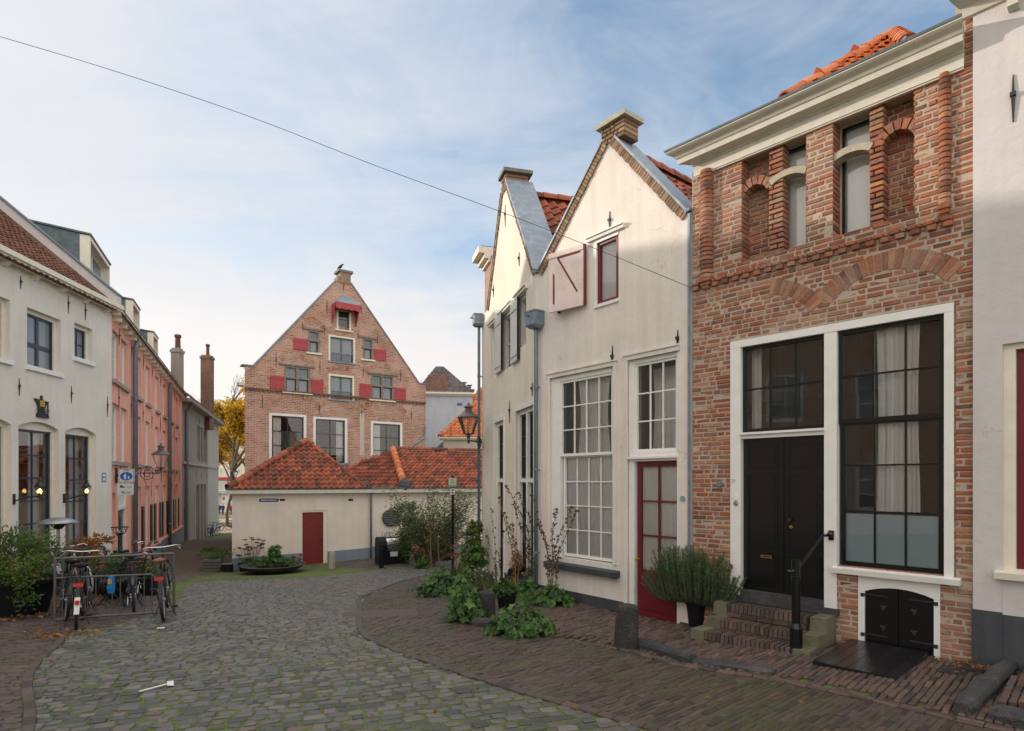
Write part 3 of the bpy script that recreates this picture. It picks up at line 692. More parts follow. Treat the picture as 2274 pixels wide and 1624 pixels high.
# blind niche heads
for (a, b, px, py0, py1) in ((rec1[0], u(1707, -.1), 1660, 440, 418), (u(1961, -.1), rec2[1], 1990, 318, 306)):
    zs = F.uz(px, py0, -.1)[1]; q = arch_from(a, b, zs, .12); arch_bricks(mb, F, q[0], q[1], q[2], q[3], q[4], .12, -.20, -.035, seed=3)
# notched corbel course
x = uL + .04; rn = random.Random(9)
while x < uRr - .22:
    mb.fbox(F, x, x + .085, z_corb - .058, z_corb - .004, -.02, .05 + rn.uniform(0, .008), rn.random()); x += .155
laid_bricks(mb, F, uL + .03, uRr - .2, z_corb + .001, z_corb + .063, [], .045, .05, L=.12, seed=12)
mb.build('brickwork', M['brick_near'], BH)
# relieving arches
mb = MB()
for q, g1, g0, ln, _ in ARCS: arch_bricks(mb, F, q[0], q[1], q[2], g1, g0, ln, -.02, .004, seed=5)
mb.build('relieving_arch', M['brick_near'], BH)
# stone heads across the upper windows
mb = MB()
for (x0, x1, ys, yc) in ((1713, 1786, 412, 384), (1845, 1930, 365, 334)):
    a, b = u(x0, -.03), u(x1, -.03); zs = F.uz(x0, ys, -.03)[1]; zc = F.uz((x0 + x1) / 2, yc + 14, -.03)[1]
    q = arch_from(a, b, zs, max(.06, zc - zs)); n = 12
    P = [(q[0] + math.cos(q[3] + (q[4] - q[3]) * i / n) * rr, q[1] + math.sin(q[3] + (q[4] - q[3]) * i / n) * rr) for rr in (q[2], q[2] + .085) for i in (range(n + 1) if rr == q[2] else range(n, -1, -1))]
    mb.prism(F, P, -.19, -.02)
mb.build('stone_arch', M['sandstone'], BH)
for wu in (wu1, wu2):
    o = window(F, BH, (wu[0], wu[1], z_nb + .03, z_top - .01), 1, 1, -.225, .035, .02, M['black'], M['glass'])
    mb = MB(); mb.quad(F.p(wu[0] - .1, z_nb, -.30), F.p(wu[1] + .1, z_nb, -.30), F.p(wu[1] + .1, z_top, -.30), F.p(wu[0] - .1, z_top, -.30)); mb.build('blind_sky_sheet', M['curtain'], o)
# white timber surround, posts and transom
mb = MB(); fd = .015
pw = u(1645) - r_frame[0]
zdt = F.uz(1650, 968, -.02)[1]
mb.fbox(F, r_frame[0], r_frame[0] + pw, zg, fz1 - .10, -.14, fd); mb.fbox(F, uM0, uM1, zthr - .1, fz1 - .10, -.14, fd - .002)
mb.fbox(F, u(2096), r_frame[1], zsill, fz1 - .10, -.14, fd)
mb.fbox(F, r_frame[0], r_frame[1], fz1 - .10, fz1, -.14, fd + .003)
mb.fbox(F, r_frame[0] + pw, uM0, zdt - .045, zdt + .04, -.14, fd - .01)
mb.fbox(F, r_frame[0] + pw, uM0, zdt + .01, zdt + .04, fd - .01, fd + .03)
mb.build('door_frame', M['white'], BH)
wr = (uM1, u(2096), zsill + .015, fz1 - .10)
tr = (r_frame[0] + pw, uM0, zdt + .04, fz1 - .10)
o = window(F, BH, tr, 3, 2, -.05, .045, .022, M['black'], M['glass'], name='transom_window')
zmid = F.uz(1864, 942, -.05)[1]
o2 = window(F, BH, (wr[0], wr[1], zmid, wr[3]), 3, 2, -.045, .05, .022, M['black'], M['glass'], name='sash_window')
zfr = F.uz(1868, 1140, -.07)[1]
o3 = window(F, BH, (wr[0] + .02, wr[1] - .02, wr[2], zmid + .03), 3, [(zfr - wr[2]) / (zmid - wr[2]) * .5 + .5 + .02, (zfr - wr[2]) / (zmid - wr[2])], -.075, .05, .022, M['black'], M['glass'], name='sash_window')
mb = MB(); mb.fbox(F, wr[0] + .06, wr[1] - .06, wr[2] + .05, zfr, -.125, -.118); mb.build('frosted_film', M['frost'], o3)
drape(F, BH, u(1945, -.19), u(2042, -.19), F.uz(1960, 1140, -.19)[1], wr[3] + .05, -.19, M['curtain'], .10, .03, .1, seed=2)
drape(F, BH, u(1668, -.3), u(1690, -.3), zdt, tr[3] + .05, -.30, M['curtain'], .07, .02, seed=3)
# black panelled double door
mb = MB(); du0, du1 = r_frame[0] + pw, uM0; um = (du0 + du1) / 2; dz0, dz1 = zthr, zdt - .045; dd = -.07
for a, b in ((du0, um - .003), (um + .003, du1)):
    mb = MB(); mb.fbox(F, a, b, dz0, dz1, dd - .05, dd)
    H_ = dz1 - dz0
    for f0, f1 in ((.07, .24), (.30, .76), (.815, .945)):
        z0, z1 = dz0 + H_ * f0, dz0 + H_ * f1; a0, b0 = a + .085, b - .085
        for (p, q, r_, s_) in ((a0, b0, z0 - .018, z0), (a0, b0, z1, z1 + .018), (a0 - .018, a0, z0 - .018, z1 + .018), (b0, b0 + .018, z0 - .018, z1 + .018)):
            mb.fbox(F, p, q, r_, s_, dd, dd + .014)
        mb.fbox(F, a0 + .025, b0 - .025, z0 + .025, z1 - .025, dd, dd + .008)
    mb.fbox(F, a, b, dz0, dz0 + .05, dd, dd + .03)
    do = mb.build('door', M['black'], BH)
    if b < um + .1 and a < um - .1:
        mbx = MB(); us, zs = F.uz(1702, 1236, dd); mbx.fbox(F, us - .075, us + .075, zs - .02, zs + .02, dd + .014, dd + .02); mbx.build('letter_slot', M['brass'], do)
        mbx = MB(); mbx.fbox(F, us - .055, us + .055, zs - .009, zs + .009, dd + .018, dd + .0225); mbx.build('slot_flap', M['iron'], do)
        mbx = MB(); us, zs = F.uz(1757, 1170, dd); Mx = Matrix.Rotation(math.pi / 2, 4, 'X'); 
        mbx.tube([F.p(us, zs, dd), F.p(us, zs, dd + .02)], .022, 14); mbx.build('lock', M['brass'], do)
        mbx = MB(); us, zs = F.uz(1755, 1155, dd); mbx.tube([F.p(us, zs, dd), F.p(us, zs, dd + .035), F.p(us, zs, dd + .05), F.p(us, zs, dd + .075)], [.012, .014, .030, .020], 12); mbx.build('door_knob', M['iron'], do)
mb = MB(); mb.fbox(F, um - .014, um + .014, dz0 + .05, dz1, dd, dd + .022); mb.build('door_astragal', M['black'], BH)
mb = MB(); mb.fbox(F, du0 - .0, du1 + .0, zthr - .085, zthr - .002, -.15, .03); mb.fbox(F, r_frame[0] - .01, uM1 + .03, zthr - .17, zthr - .086, -.1, .05); mb.build('threshold', M['bluestone'], BH)
mb = MB(); mould(mb, F, u(1850), u(2132, .05), [(-.1, zsill - .06), (.075, zsill - .075), (.085, zsill - .012), (.0, zsill + .006), (-.1, zsill + .006)]); mb.build('window_sill', M['white'], BH)
# cellar hatch in the wall
mb = MB(); h0, h1 = hatch[0], hatch[1]; zb = F.uz(1912, 1424)[1] - .2
a0, a1 = u(1919), u(2073); zt = F.uz(1919, 1312)[1]; 
mb.prism(F, [(h0, zb), (a0, zb), (a0, zt), *[(a0 + (a1 - a0) * i / 8, zt + .07 * (1 - (2 * i / 8 - 1) ** 2)) for i in range(1, 8)], (a1, zt), (a1, zb), (h1, zb), (h1, hz1), (h0, hz1)], -.1, .004)
mb.build('hatch_frame', M['white'], BH)
for a, b, s in ((a0, (a0 + a1) / 2, 1), ((a0 + a1) / 2, a1, -1)):
    mb = MB(); n = 6
    mb.prism(F, [(a + .004, zb), (b - .004, zb)] + [(b - .004 - (b - a - .008) * i / n, zt + .07 * (1 - (2 * ((b - (b - a) * i / n) - a0) / (a1 - a0) - 1) ** 2)) for i in range(n + 1)], -.06, -.02)
    ho = mb.build('cellar_door', M['black'], BH)
    for zz in (zt - .04, zb + .30):
        mb = MB(); ue = a - .02 if s > 0 else b + .02
        mb.fbox(F, min(ue, ue + s * .26), max(ue, ue + s * .26), zz - .009, zz + .009, -.02, -.006); mb.fbox(F, ue - .02, ue + .02, zz - .03, zz + .012, -.018, .012)
        mb.build('strap_hinge', M['iron'], ho)
    for zz in (zt - .16, zb + .42):
        mb = MB(); uc = (a + b) / 2 + s * .02
        for k in range(3):
            for i in range(3 - k): mb.tube([F.p(uc + (i - (2 - k) / 2) * .022, zz - k * .02, -.021), F.p(uc + (i - (2 - k) / 2) * .022, zz - k * .02, -.017)], .007, 6)
        mb.build('vent_holes', M['zinc_dark'], ho)
# cornice
mb = MB(); zA = z_top - .01
zf = zA + (F.uz(1850, 245)[1] - F.uz(1850, 272)[1])
prof = [(-.02, zA), (.03, zA), (.035, zA + .02), (.045, zA + .02), (.045, zA + .17), (.065, zA + .175), (.065, zA + .195), (.21, zA + .21), (.22, zA + .28), (.235, zA + .285), (.26, zA + .32), (.32, zA + .35), (.345, zA + .37), (.345, zA + .385), (-.02, zA + .39)]
mould(mb, F, u(1549), u(2140), prof, 1.0, .12); mb.build('cornice', M['cornice'], BH)
mb = MB(); mould(mb, F, u(1549), u(2140), [(-.02, zA + .392), (.355, zA + .387), (.36, zA + .415), (.345, zA + .42), (-.02, zA + .43)], 1.0, .12); mb.build('gutter', M['zinc_dark'], BH)
# hipped tile roof
ap = 2.3; zap = F.uz(1985, 80, -ap)[1]; ua = F.uz(1985, 80, -ap)[0]; e0, ze = F.uz(1745, 226, -.1); e1 = 2 * ua - e0
V = F.p(0, zap, -ap) - F.p(0, ze, -.1); Lv = V.length
mb = pantiles(F.p(0, ze, -.1), F.d.to_3d(), V, [(e0, 0), (e1, 0), (ua, Lv)], seed=21)
V2 = F.p(ua, zap, 0) - F.p(e0, ze, 0)
pantiles(F.p(e0, ze, -.1), (-F.n).to_3d(), V2, [(0, 0), (4.4, 0), (ap - .1, V2.length)], mb=mb, seed=22)
for x in (e0, e1): ridge(mb, F.p(x, ze + .04, -.1), F.p(ua, zap + .03, -ap), .10)
mb.build('roof', M['tile_bright'], BH)
# bell, plaques
mb = MB(); us, zs = F.uz(1635, 1118); mb.tube([F.p(us, zs, fd), F.p(us, zs, fd + .012)], .035, 16); mb.tube([F.p(us, zs, fd), F.p(us, zs, fd + .03)], .016, 12); mb.build('door_bell', M['chrome'], BH)
mb = MB(); mb.fbox(F, us - .022, us + .022, zs + .05, zs + .12, fd, fd + .018); mb.build('name_plate', M['white'], BH)
mb = MB(); us, zs = F.uz(1598, 1075); mb.tube([F.p(us, zs, .0), F.p(us, zs, .022)], .045, 20); mb.build('wall_plaque', M['zinc_pipe'], BH)
us, zs = F.uz(1629, 1068)
def place_text(o, F, us, zs, d, parent=None):
    Mx = Matrix((( F.d.x, 0, F.n.x, 0), (F.d.y, 0, F.n.y, 0), (0, 1, 0, 0), (0, 0, 0, 1))); Mx.translation = F.p(us, zs, d)
    if parent:
        o.parent = parent; o.matrix_parent_inverse = WORLD.get(parent.name, Matrix.Identity(4)).inverted()
    o.matrix_basis = Mx
def text(name, body, size, F, us, zs, d, m, parent, align='CENTER', ext=.0015):
    t = bpy.data.curves.new(name, 'FONT'); t.body = body; t.size = size; t.extrude = ext
    tmp = bpy.data.objects.new(name + '_outline', t); COL.objects.link(tmp)
    bpy.context.view_layer.update()
    me = bpy.data.meshes.new_from_object(tmp); bpy.data.objects.remove(tmp)
    me.materials.clear(); me.materials.append(m)
    xs = [v.co.x for v in me.vertices]; x0 = min(xs); wd = max(xs) - x0; ys = [v.co.y for v in me.vertices]; yc = (min(ys) + max(ys)) / 2
    for v in me.vertices: v.co.x -= x0 + (wd / 2 if align == 'CENTER' else 0); v.co.y -= yc
    o = bpy.data.objects.new(name, me); COL.objects.link(o); place_text(o, F, us, zs, d, parent); return o
M['faint'] = paint('faint_grey', (.45, .44, .42), .6, .05)
text('house_number', '29', .07, F, us, zs, fd + .002, M['faint'], BH)
# ---------------------------------------------------------------- gabled houses beside it
def coping(F, parent, a, b, d0, d1, th, m, name='coping', over=.05):          # capping along a gable edge, a and b = (u, z)
    A, B = Vector((a[0], 0, a[1])), Vector((b[0], 0, b[1])); t = (B - A).normalized(); nn = Vector((-t.z, 0, t.x))
    if nn.z < 0: nn = -nn
    mb = MB(); q = [(a[0], a[1]), (b[0], b[1]), (b[0] + nn.x * th, b[1] + nn.z * th), (a[0] + nn.x * th, a[1] + nn.z * th)]
    mb.hexa([F.p(q[0][0], q[0][1], d1), F.p(q[1][0], q[1][1], d1), F.p(q[1][0], q[1][1], d0), F.p(q[0][0], q[0][1], d0),
             F.p(q[3][0], q[3][1], d1), F.p(q[2][0], q[2][1], d1), F.p(q[2][0], q[2][1], d0), F.p(q[3][0], q[3][1], d0)])
    return mb.build(name, m, parent)
def soldier_verge(mb, F, a, b, wid, d0, d1, seed=1):                           # bricks set on end along a gable edge, below the capping
    A, B = Vector((a[0], a[1])), Vector((b[0], b[1])); t = (B - A); L = t.length; t.normalize(); nn = Vector((-t.y, t.x))
    if nn.y > 0: nn = -nn
    rn = random.Random(seed); n = int(L / .062)
    for i in range(n):
        p = A + t * (L * (i + .08) / n); q = A + t * (L * (i + .92) / n); dd = d1 + rn.uniform(-.004, .004); ww = wid + rn.uniform(-.01, .01)
        P = [p, q, q + nn * ww, p + nn * ww]
        mb.hexa([F.p(x.x, x.y, d0) for x in P] + [F.p(x.x, x.y, dd) for x in P], rn.random())
M['verge'] = rnd_mat('verge_brick_laid', [(0, (.19, .12, .075)), (.5, (.28, .18, .11)), (1, (.40, .28, .18))], .9, 16, .4, (.10, .07, .05), None, .8, .008)
def downpipe(F, u, ztop, zbot, d=.09, r=.04, hopper=True, label='', joints=3, mt='zinc_pipe', offset=0.0):
    o = root('downpipe', F.p(u, zbot, d), label, 'downpipe')
    mb = MB(); mb.tube([F.p(u + offset, ztop + .02, d), F.p(u + offset, ztop - .12, d), F.p(u, ztop - .45, d), F.p(u, zbot + .02, d)], r, 14); mb.build('pipe', M[mt], o, smooth=True)
    for k in range(joints):
        z = zbot + (ztop - .5 - zbot) * (k + .6) / joints; mb = MB(); mb.tube([F.p(u, z, d), F.p(u, z + .05, d)], r * 1.2, 14); mb.fbox(F, u - .012, u + .012, z, z + .03, 0, d); mb.build('pipe_clip', M[mt], o)
    if hopper:
        mb = MB(); w = .15; uo = u + offset
        mb.loft([[F.p(uo - w * .62, ztop, d + .09), F.p(uo + w * .62, ztop, d + .09), F.p(uo + w * .62, ztop, .01), F.p(uo - w * .62, ztop, .01)], [F.p(uo - w, ztop + .06, d + .15), F.p(uo + w, ztop + .06, d + .15), F.p(uo + w, ztop + .06, .01), F.p(uo - w, ztop + .06, .01)],
                 [F.p(uo - w, ztop + .30, d + .16), F.p(uo + w, ztop + .30, d + .16), F.p(uo + w, ztop + .30, .01), F.p(uo - w, ztop + .30, .01)], [F.p(uo - w * 1.08, ztop + .31, d + .175), F.p(uo + w * 1.08, ztop + .31, d + .175), F.p(uo + w * 1.08, ztop + .31, .01), F.p(uo - w * 1.08, ztop + .31, .01)],
                 [F.p(uo - w * 1.08, ztop + .335, d + .175), F.p(uo + w * 1.08, ztop + .335, d + .175), F.p(uo + w * 1.08, ztop + .335, .01), F.p(uo - w * 1.08, ztop + .335, .01)]])
        mb.tube([F.p(uo - .03, ztop + .24, d + .15), F.p(uo - .03, ztop + .24, d + .24)], .022, 8)
        mb.build('hopper', M['zinc'], o)
    return o

# white house with one gable
F = FA; u = F.u
WH = root('white_gable_house', F.p(LA * .5, -.25), 'white plastered house with a stepped-shouldered gable, dark red glazed door and pink shutter', 'house')
apx = F.uz(1352, 320); shl = F.uz(1196, 606); shr = F.uz(1528, 474); wr_u = LA
zsh = (shl[1] + shr[1]) / 2
neck0, neck1 = F.uz(1340, 318), F.uz(1366, 306)
w1 = F.rect(1240, 1356, 848, 1234); w2 = F.rect(1402, 1498, 812, 1002); dr = F.rect(1407, 1504, 1027, 1366)
dz0 = dr[2]; up = F.rect(1325, 1371, 541, 678)
wdb = (up[2] + .02, up[3])
f1 = (u(1219), u(1350, .0) + .05, w1[2] - .03, w1[3] + .10); f1 = (u(1222), u(1362), w1[2] - .02, w1[3] + .09)
f2 = (u(1394), u(1503), dz0 - .05, w2[3] + .09)
out = [(0.0, -1.6), (wr_u, -1.6), (wr_u, shr[1] + .0), (shr[0], shr[1]), (neck1[0], neck1[1]), (neck1[0], neck1[1] + .1), (neck0[0], neck1[1] + .1), (neck0[0], neck0[1]), (shl[0], shl[1]), (0.0, shl[1])]
mb = MB(); mb.wall(F, out, [rect(f1), rect(f2), rect((up[0] - .05, up[1] + .02, up[2] - .04, up[3] + .04))], 0, .24); shell(mb, F, 0.02, wr_u, -1.6, zsh, 6.0)
mb.build('wall', M['plaster_white'], WH)
# dark plinth
mb = MB(); zp = F.uz(1300, 1322)[1]
mb.fbox(F, .02, f2[0] - .06, -1.6, zp + .02, -.1, .018); mb.build('plinth', M['plinth'], WH); mb = MB(); mb.fbox(F, f2[1] + .06, wr_u, -1.6, zp - .10, -.1, .018); mb.build('plinth', M['plinth'], WH)
# gable edge
for a, b, s in ((shl, neck0, 1), (neck1, shr, 2)): mb = MB(); soldier_verge(mb, F, a, b, .13, -.1, .035, s); mb.build('brick_verge', M['verge'], WH)
for a, b in ((shl, neck0), (neck1, shr)):
    coping(F, WH, a, b, -.50, .055, .035, M['zinc'])
coping(F, WH, (shr[0] - .03, shr[1]), (wr_u - .0, shr[1] + .02), -.50, .055, .04, M['zinc'])
coping(F, WH, (shl[0] + .02, shl[1]), (-.05, shl[1] + .02), -.50, .055, .05, M['zinc'])
mb = MB(); c0, c1 = u(1337), u(1388); cz = F.uz(1352, 300)[1]
laid_bricks(mb, F, c0, c1, neck0[1] - .08, cz + .14, [], .03, .36, course=.075, L=.18, seed=31); mb.build('gable_pier', M['verge'], WH)
mb = MB(); zc = cz + .14; mb.fbox(F, c0 - .07, c1 + .07, zc, zc + .07, -.40, .10); mb.fbox(F, c0 - .03, c1 + .03, zc + .07, zc + .11, -.36, .06); mb.build('gable_cap', M['sandstone'], WH)
# saddle roof behind the gable
for a, b, sgn in ((neck0, shl, -1), (neck1, shr, 1)):
    apz = F.p((neck0[0] + neck1[0]) / 2, neck1[1] - .12, -.45); ft = F.p(b[0] + sgn * .25, b[1] - .42, -.45)
    V = apz - ft; mb = pantiles(ft, (-F.n).to_3d() if sgn > 0 else F.n.to_3d(), V, [(0, 0), (6 * (1), 0), (6, V.length), (0, V.length)] if sgn > 0 else [(-6, 0), (0, 0), (0, V.length), (-6, V.length)], seed=40 + sgn)
    if sgn > 0: ridge(mb, F.p((neck0[0] + neck1[0]) / 2, neck1[1] - .08, -.6), F.p((neck0[0] + neck1[0]) / 2, neck1[1] - .08, -6.4))
    mb.build('roof', M['tile_red'], WH)
# big window with two hung sashes
mb = MB(); a0, a1, b0, b1 = f1
mb.fbox(F, a0, a1, b1 - .085, b1, -.2, -.03); mb.fbox(F, a0, u(1240), b0, b1 - .085, -.2, -.032); mb.fbox(F, u(1357), a1, b0, b1 - .085, -.2, -.032)
mb.build('window_frame', M['white'], WH)
mb = MB(); zz = f1[3] + .03
mb.fbox(F, f1[0] - .07, f1[1] + .07, f1[3], f1[3] + .075, -.02, .03); mb.fbox(F, f1[0] - .09, f1[1] + .09, f1[3] + .075, f1[3] + .10, -.02, .05)
mb.fbox(F, f1[0] - .07, f1[0], f1[2], f1[3], -.02, .028); mb.fbox(F, f1[1], f1[1] + .07, f1[2], f1[3], -.02, .028)
mb.fbox(F, f2[0] - .07, f2[1] + .05, f2[3], f2[3] + .075, -.02, .03); mb.fbox(F, f2[0] - .09, f2[1] + .06, f2[3] + .075, f2[3] + .10, -.02, .05)
mb.fbox(F, f2[0] - .07, f2[0], dz0 - .1, f2[3], -.02, .028)
mb.build('window_surround', M['plaster_white'], WH)
zmr = F.uz(1243, 1014)[1]; g0, g1 = u(1240) + .0, u(1357)
window(F, WH, (g0, g1, zmr, f1[3] - .085), 4, 3, -.05, .045, .022, M['white'], M['glass_lace'], name='sash_window')
window(F, WH, (g0 + .03, g1 - .01, f1[2] + .02, zmr + .02), 4, 4, -.10, .045, .022, M['white'], M['glass_lace'], name='sash_window')
drape(F, WH, g0 + .05, g1 - .05, f1[2] + .05, zmr - .02, -.165, M['lace'], .055, .012, name='lace_curtain', seed=5)
drape(F, WH, g0 + .30, g1 - .18, zmr, f1[3] - .1, -.20, M['lace'], .10, .03, .15, name='lace_curtain', seed=8)
mb = MB(); zs_ = F.uz(1291, 1262)[1]; mould(mb, F, u(1216), u(1366, .12), [(-.02, zs_ - .05), (.115, zs_ - .07), (.12, zs_ + .035), (.0, zs_ + .06)]); mb.build('window_sill', M['plinth'], WH)
# door with window above
mb = MB(); zt0 = dr[3] + .015
mb.fbox(F, f2[0], u(1405), dz0 - .1, f2[3], -.22, -.035); mb.fbox(F, f2[1] - .03, f2[1], dz0 - .1, f2[3], -.22, -.035); mb.fbox(F, u(1405), f2[1] - .03, f2[3] - .07, f2[3], -.22, -.036)
mb.fbox(F, f2[0] + .02, f2[1] - .0, zt0, w2[2] - .02, -.22, -.02); mb.fbox(F, f2[0] + .0, f2[1], zt0 + .04, zt0 + .075, -.02, .03)
mb.build('door_frame', M['white'], WH)
window(F, WH, (u(1405), f2[1] - .03, w2[2] - .02, f2[3] - .07), 3, 3, -.06, .04, .022, M['white'], M['glass_lace'], name='transom_window')
drape(F, WH, u(1405) + .02, f2[1] - .05, w2[2], f2[3] - .1, -.5, M['curtain'], .12, .03, .1, seed=9)
q0, q1 = u(1407) + .005, f2[1] - .035; H_ = zt0 - dz0
mb = MB(); zgl = dz0 + H_ * .30; st = .075
mb.fbox(F, q0, q1, dz0, zgl, -.13, -.09); mb.fbox(F, q0, q0 + st, zgl, zt0, -.13, -.089); mb.fbox(F, q1 - st * .5, q1, zgl, zt0, -.13, -.089); mb.fbox(F, q0 + st, q1 - st * .5, zt0 - .09, zt0, -.13, -.0885)
for k in (1,): mb.fbox(F, (q0 + q1) / 2 + .02 - .014, (q0 + q1) / 2 + .02 + .014, zgl, zt0 - .09, -.125, -.095)
for k in (1, 2): z = zgl + (zt0 - .09 - zgl) * k / 3; mb.fbox(F, q0 + st, q1 - st * .5, z - .014, z + .014, -.124, -.096)
mb.fbox(F, q0 + .08, q1 - .06, dz0 + .12, zgl - .09, -.09, -.08); mb.fbox(F, q0, q1, dz0, dz0 + .07, -.09, -.05)
do = mb.build('glazed_door', M['darkred'], WH)
g = MB(); g.quad(F.p(q0 + .05, zgl - .02, -.115), F.p(q1 - .02, zgl - .02, -.115), F.p(q1 - .02, zt0 - .05, -.115), F.p(q0 + .05, zt0 - .05, -.115)); g.build('pane', M['glass_lace'], do)
drape(F, do, q0 + .06, q1 - .03, zgl - .01, zt0 - .07, -.15, M['lace'], .05, .010, name='lace_curtain', seed=11)
mb = MB(); us, zs = F.uz(1414, 1240, -.08); mb.fbox(F, us - .015, us + .02, zs - .07, zs + .05, -.09, -.082); mb.tube([F.p(us, zs, -.085), F.p(us, zs, -.045), F.p(us + .09, zs, -.045)], .009, 8); mb.build('door_handle', M['brass'], do)
mb = MB(); mb.fbox(F, f2[0], f2[1], dz0 - .12, dz0 - .005, -.24, .03); mb.build('threshold', M['stone'], WH)
# upper casement and its open shutter
mb = MB(); mb.fbox(F, up[0] - .05, up[1] + .02, up[3], up[3] + .04, -.2, .012); mb.fbox(F, up[0] - .05, up[0], up[2] - .04, up[3], -.2, .012); mb.fbox(F, up[0] - .05, up[1] + .03, up[2] - .055, up[2], -.2, .03); mb.build('window_frame', M['white'], WH)
o = window(F, WH, up, 1, 1, -.02, .05, .02, M['darkred'], M['glass_lace'], name='casement_window')
mb = MB(); mb.quad(F.p(up[0] - .2, up[2] - .02, -.09), F.p(up[1] + .0, up[2] - .02, -.09), F.p(up[1] + .0, up[3] + .02, -.09), F.p(up[0] - .0, up[3] + .02, -.09)); mb.build('blind_sky_sheet', M['curtain'], o)  # white sheet standing in for the sky's reflection in the casement pane
mb = MB(); ha, hz = u(1306), F.uz(1306, 541)[1]; hb = u(1388); mould(mb, F, ha, hb, [(0, hz - .0), (.05, hz), (.06, hz + .05), (.085, hz + .055), (.085, hz + .075), (0, hz + .085)]); mb.build('window_hood', M['white'], WH)
# shutter swung nearly back to the wall
hp = F.p(u(1304), 0, .05); ang = math.radians(11); sd = Matrix.Rotation(ang, 2) @ (-F.d); sd2 = Matrix.Rotation(-ang, 2) @ (-F.d)
S = Frame((hp.x, hp.y), -sd if (sd.dot(F.n) > 0) else -sd2)
sw = u(1304) - u(1236) - .0; zt_, zb_ = F.uz(1304, 544)[1], F.uz(1304, 679)[1]
mb = MB(); mb.fbox(S, -sw, 0, zb_, zt_, -.02, .02); so = mb.build('shutter', M['pale_pink'], WH)
mb = MB(); e = .035
mb.fbox(S, -.028, .004, zb_ - .003, zt_ + .003, -.023, .026)
mb.hexa([S.p(-sw * .88, zb_ + .10, .022), S.p(-sw * .83, zb_ + .10, .022), S.p(-sw * .83, zb_ + .10, .019), S.p(-sw * .88, zb_ + .10, .019), S.p(-sw * .88, zt_ - .36, .022), S.p(-sw * .83, zt_ - .42, .022), S.p(-sw * .83, zt_ - .42, .019), S.p(-sw * .88, zt_ - .36, .019)])
a, b = (-sw * .76, zt_ - .12), (-sw * .22, zb_ + .28)
mb.hexa([S.p(a[0], a[1], .019), S.p(a[0] + .04, a[1], .019), S.p(b[0] + .03, b[1], .019), S.p(b[0], b[1] - .02, .019), S.p(a[0], a[1], .022), S.p(a[0] + .04, a[1], .022), S.p(b[0] + .03, b[1], .022), S.p(b[0], b[1] - .02, .022)])
mb.fbox(S, -sw * .76, -sw * .12, zt_ - .13, zt_ - .095, .019, .0225)
mb.build('shutter_batten', M['darkred'], so)
for za, zz in ((zb_, zb_ + .13), (zt_ - .09, zt_)): mb = MB(); mb.fbox(S, -sw, -.03, za, zz, .021, .034); mb.build('shutter_rail', M['pale_pink'], so)
mb = MB(); us, zs = F.uz(1240, 688, .03); mb.fbox(F, us - .015, us + .015, zs - .07, zs + .07, 0, .05); mb.fbox(F, us - .05, us + .06, zs - .01, zs + .012, .05, .065); mb.build('shutter_catch', M['iron'], WH)
anchors(F, WH, [(1354, 470, 515), (1360, 768, 824), (1505, 733, 776)])
mb = MB(); us, zs = F.uz(1516, 1107); mb.tube([F.p(us, zs, 0), F.p(us, zs, .02)], .042, 18); mb.build('wall_plaque', paint('pale_blue_enamel', (.30, .38, .46), .4, .15), WH)
us, zs = F.uz(1390, 1112); text('house_number', '27', .075, F, us, zs, .004, M['faint'], WH)
mb = MB(); mb.fbox(F, wr_u - .05, wr_u - .012, 0, shr[1] - .02, .0, .03); mb.build('lead_strip', M['zinc'], WH)
downpipe(F, .10, F.uz(1195, 733)[1], -.40, label='blue-grey downpipe with a box hopper between the two plastered gables', d=.09)

# cream house with the narrow-looking gable
F = FB; u = F.u
CH = root('cream_gable_house', F.p(LB * .5, -.6), 'cream plastered gable house with grey shutters, behind the blue-grey downpipe', 'house')
ap = F.uz(1120, 420); cl = F.uz(1083, 660); cr = F.uz(1186, 604)
half = LB / 2; zs0 = cr[1]
apx_u = min(max(ap[0], half - .5), half + .5); hl = (apx_u - .22, ap[1]); hr = (apx_u + .22, ap[1] + .1); shl2, shr2 = F.uz(1083, 688), (LB - .04, zs0)
W = [F.rect(1090, 1101, 725, 815), F.rect(1113, 1136, 690, 830), F.rect(1149, 1168, 655, 778)]
zlo, zhi = F.uz(1113, 828)[1], F.uz(1113, 704)[1]
W = [(a[0], a[1], zlo, zhi) for a in W]; W[2] = (W[2][0], W[2][1], zlo + .25, zhi)
G1 = (u(1099), u(1119), F.uz(1099, 1285)[1], F.uz(1099, 940)[1]); G2 = (u(1146), u(1188) - .05, F.uz(1146, 1272)[1], F.uz(1146, 915)[1])
mb = MB(); mb.wall(F, [(0, -2), (LB, -2), (LB, zs0), shr2, hr, (hr[0], hr[1] + .05), (hl[0], hr[1] + .05), hl, shl2, (0, shl2[1])], [rect(r) for r in W + [G1, G2]], 0, .24); shell(mb, F, 0, LB, -2, zs0, 6.5)
mb.build('wall', M['plaster_cream'], CH)
for a, b, z in ((0, G1[0] - .05, .02), (G1[1] + .02, G2[0] - .05, 0), (G2[1] + .05, LB, .1)): mb = MB(); mb.fbox(F, a, b, -2, G1[2] + z, -.1, .016); mb.build('plinth', M['plinth'], CH)
for a, b, k in ((shl2, hl, 3), (hr, shr2, 4)): mb = MB(); soldier_verge(mb, F, a, b, .12, -.1, .033, k); mb.build('brick_verge', M['verge'], CH)
coping(F, CH, shl2, hl, -.55, .05, .035, M['zinc']); coping(F, CH, hr, shr2, -.62, .05, .035, M['zinc'])
mb = MB(); laid_bricks(mb, F, hl[0] + .02, hr[0] - .02, hl[1] - .1, hr[1] + .20, [], .03, .55, course=.075, L=.17, seed=33); mb.build('gable_pier', M['verge'], CH)
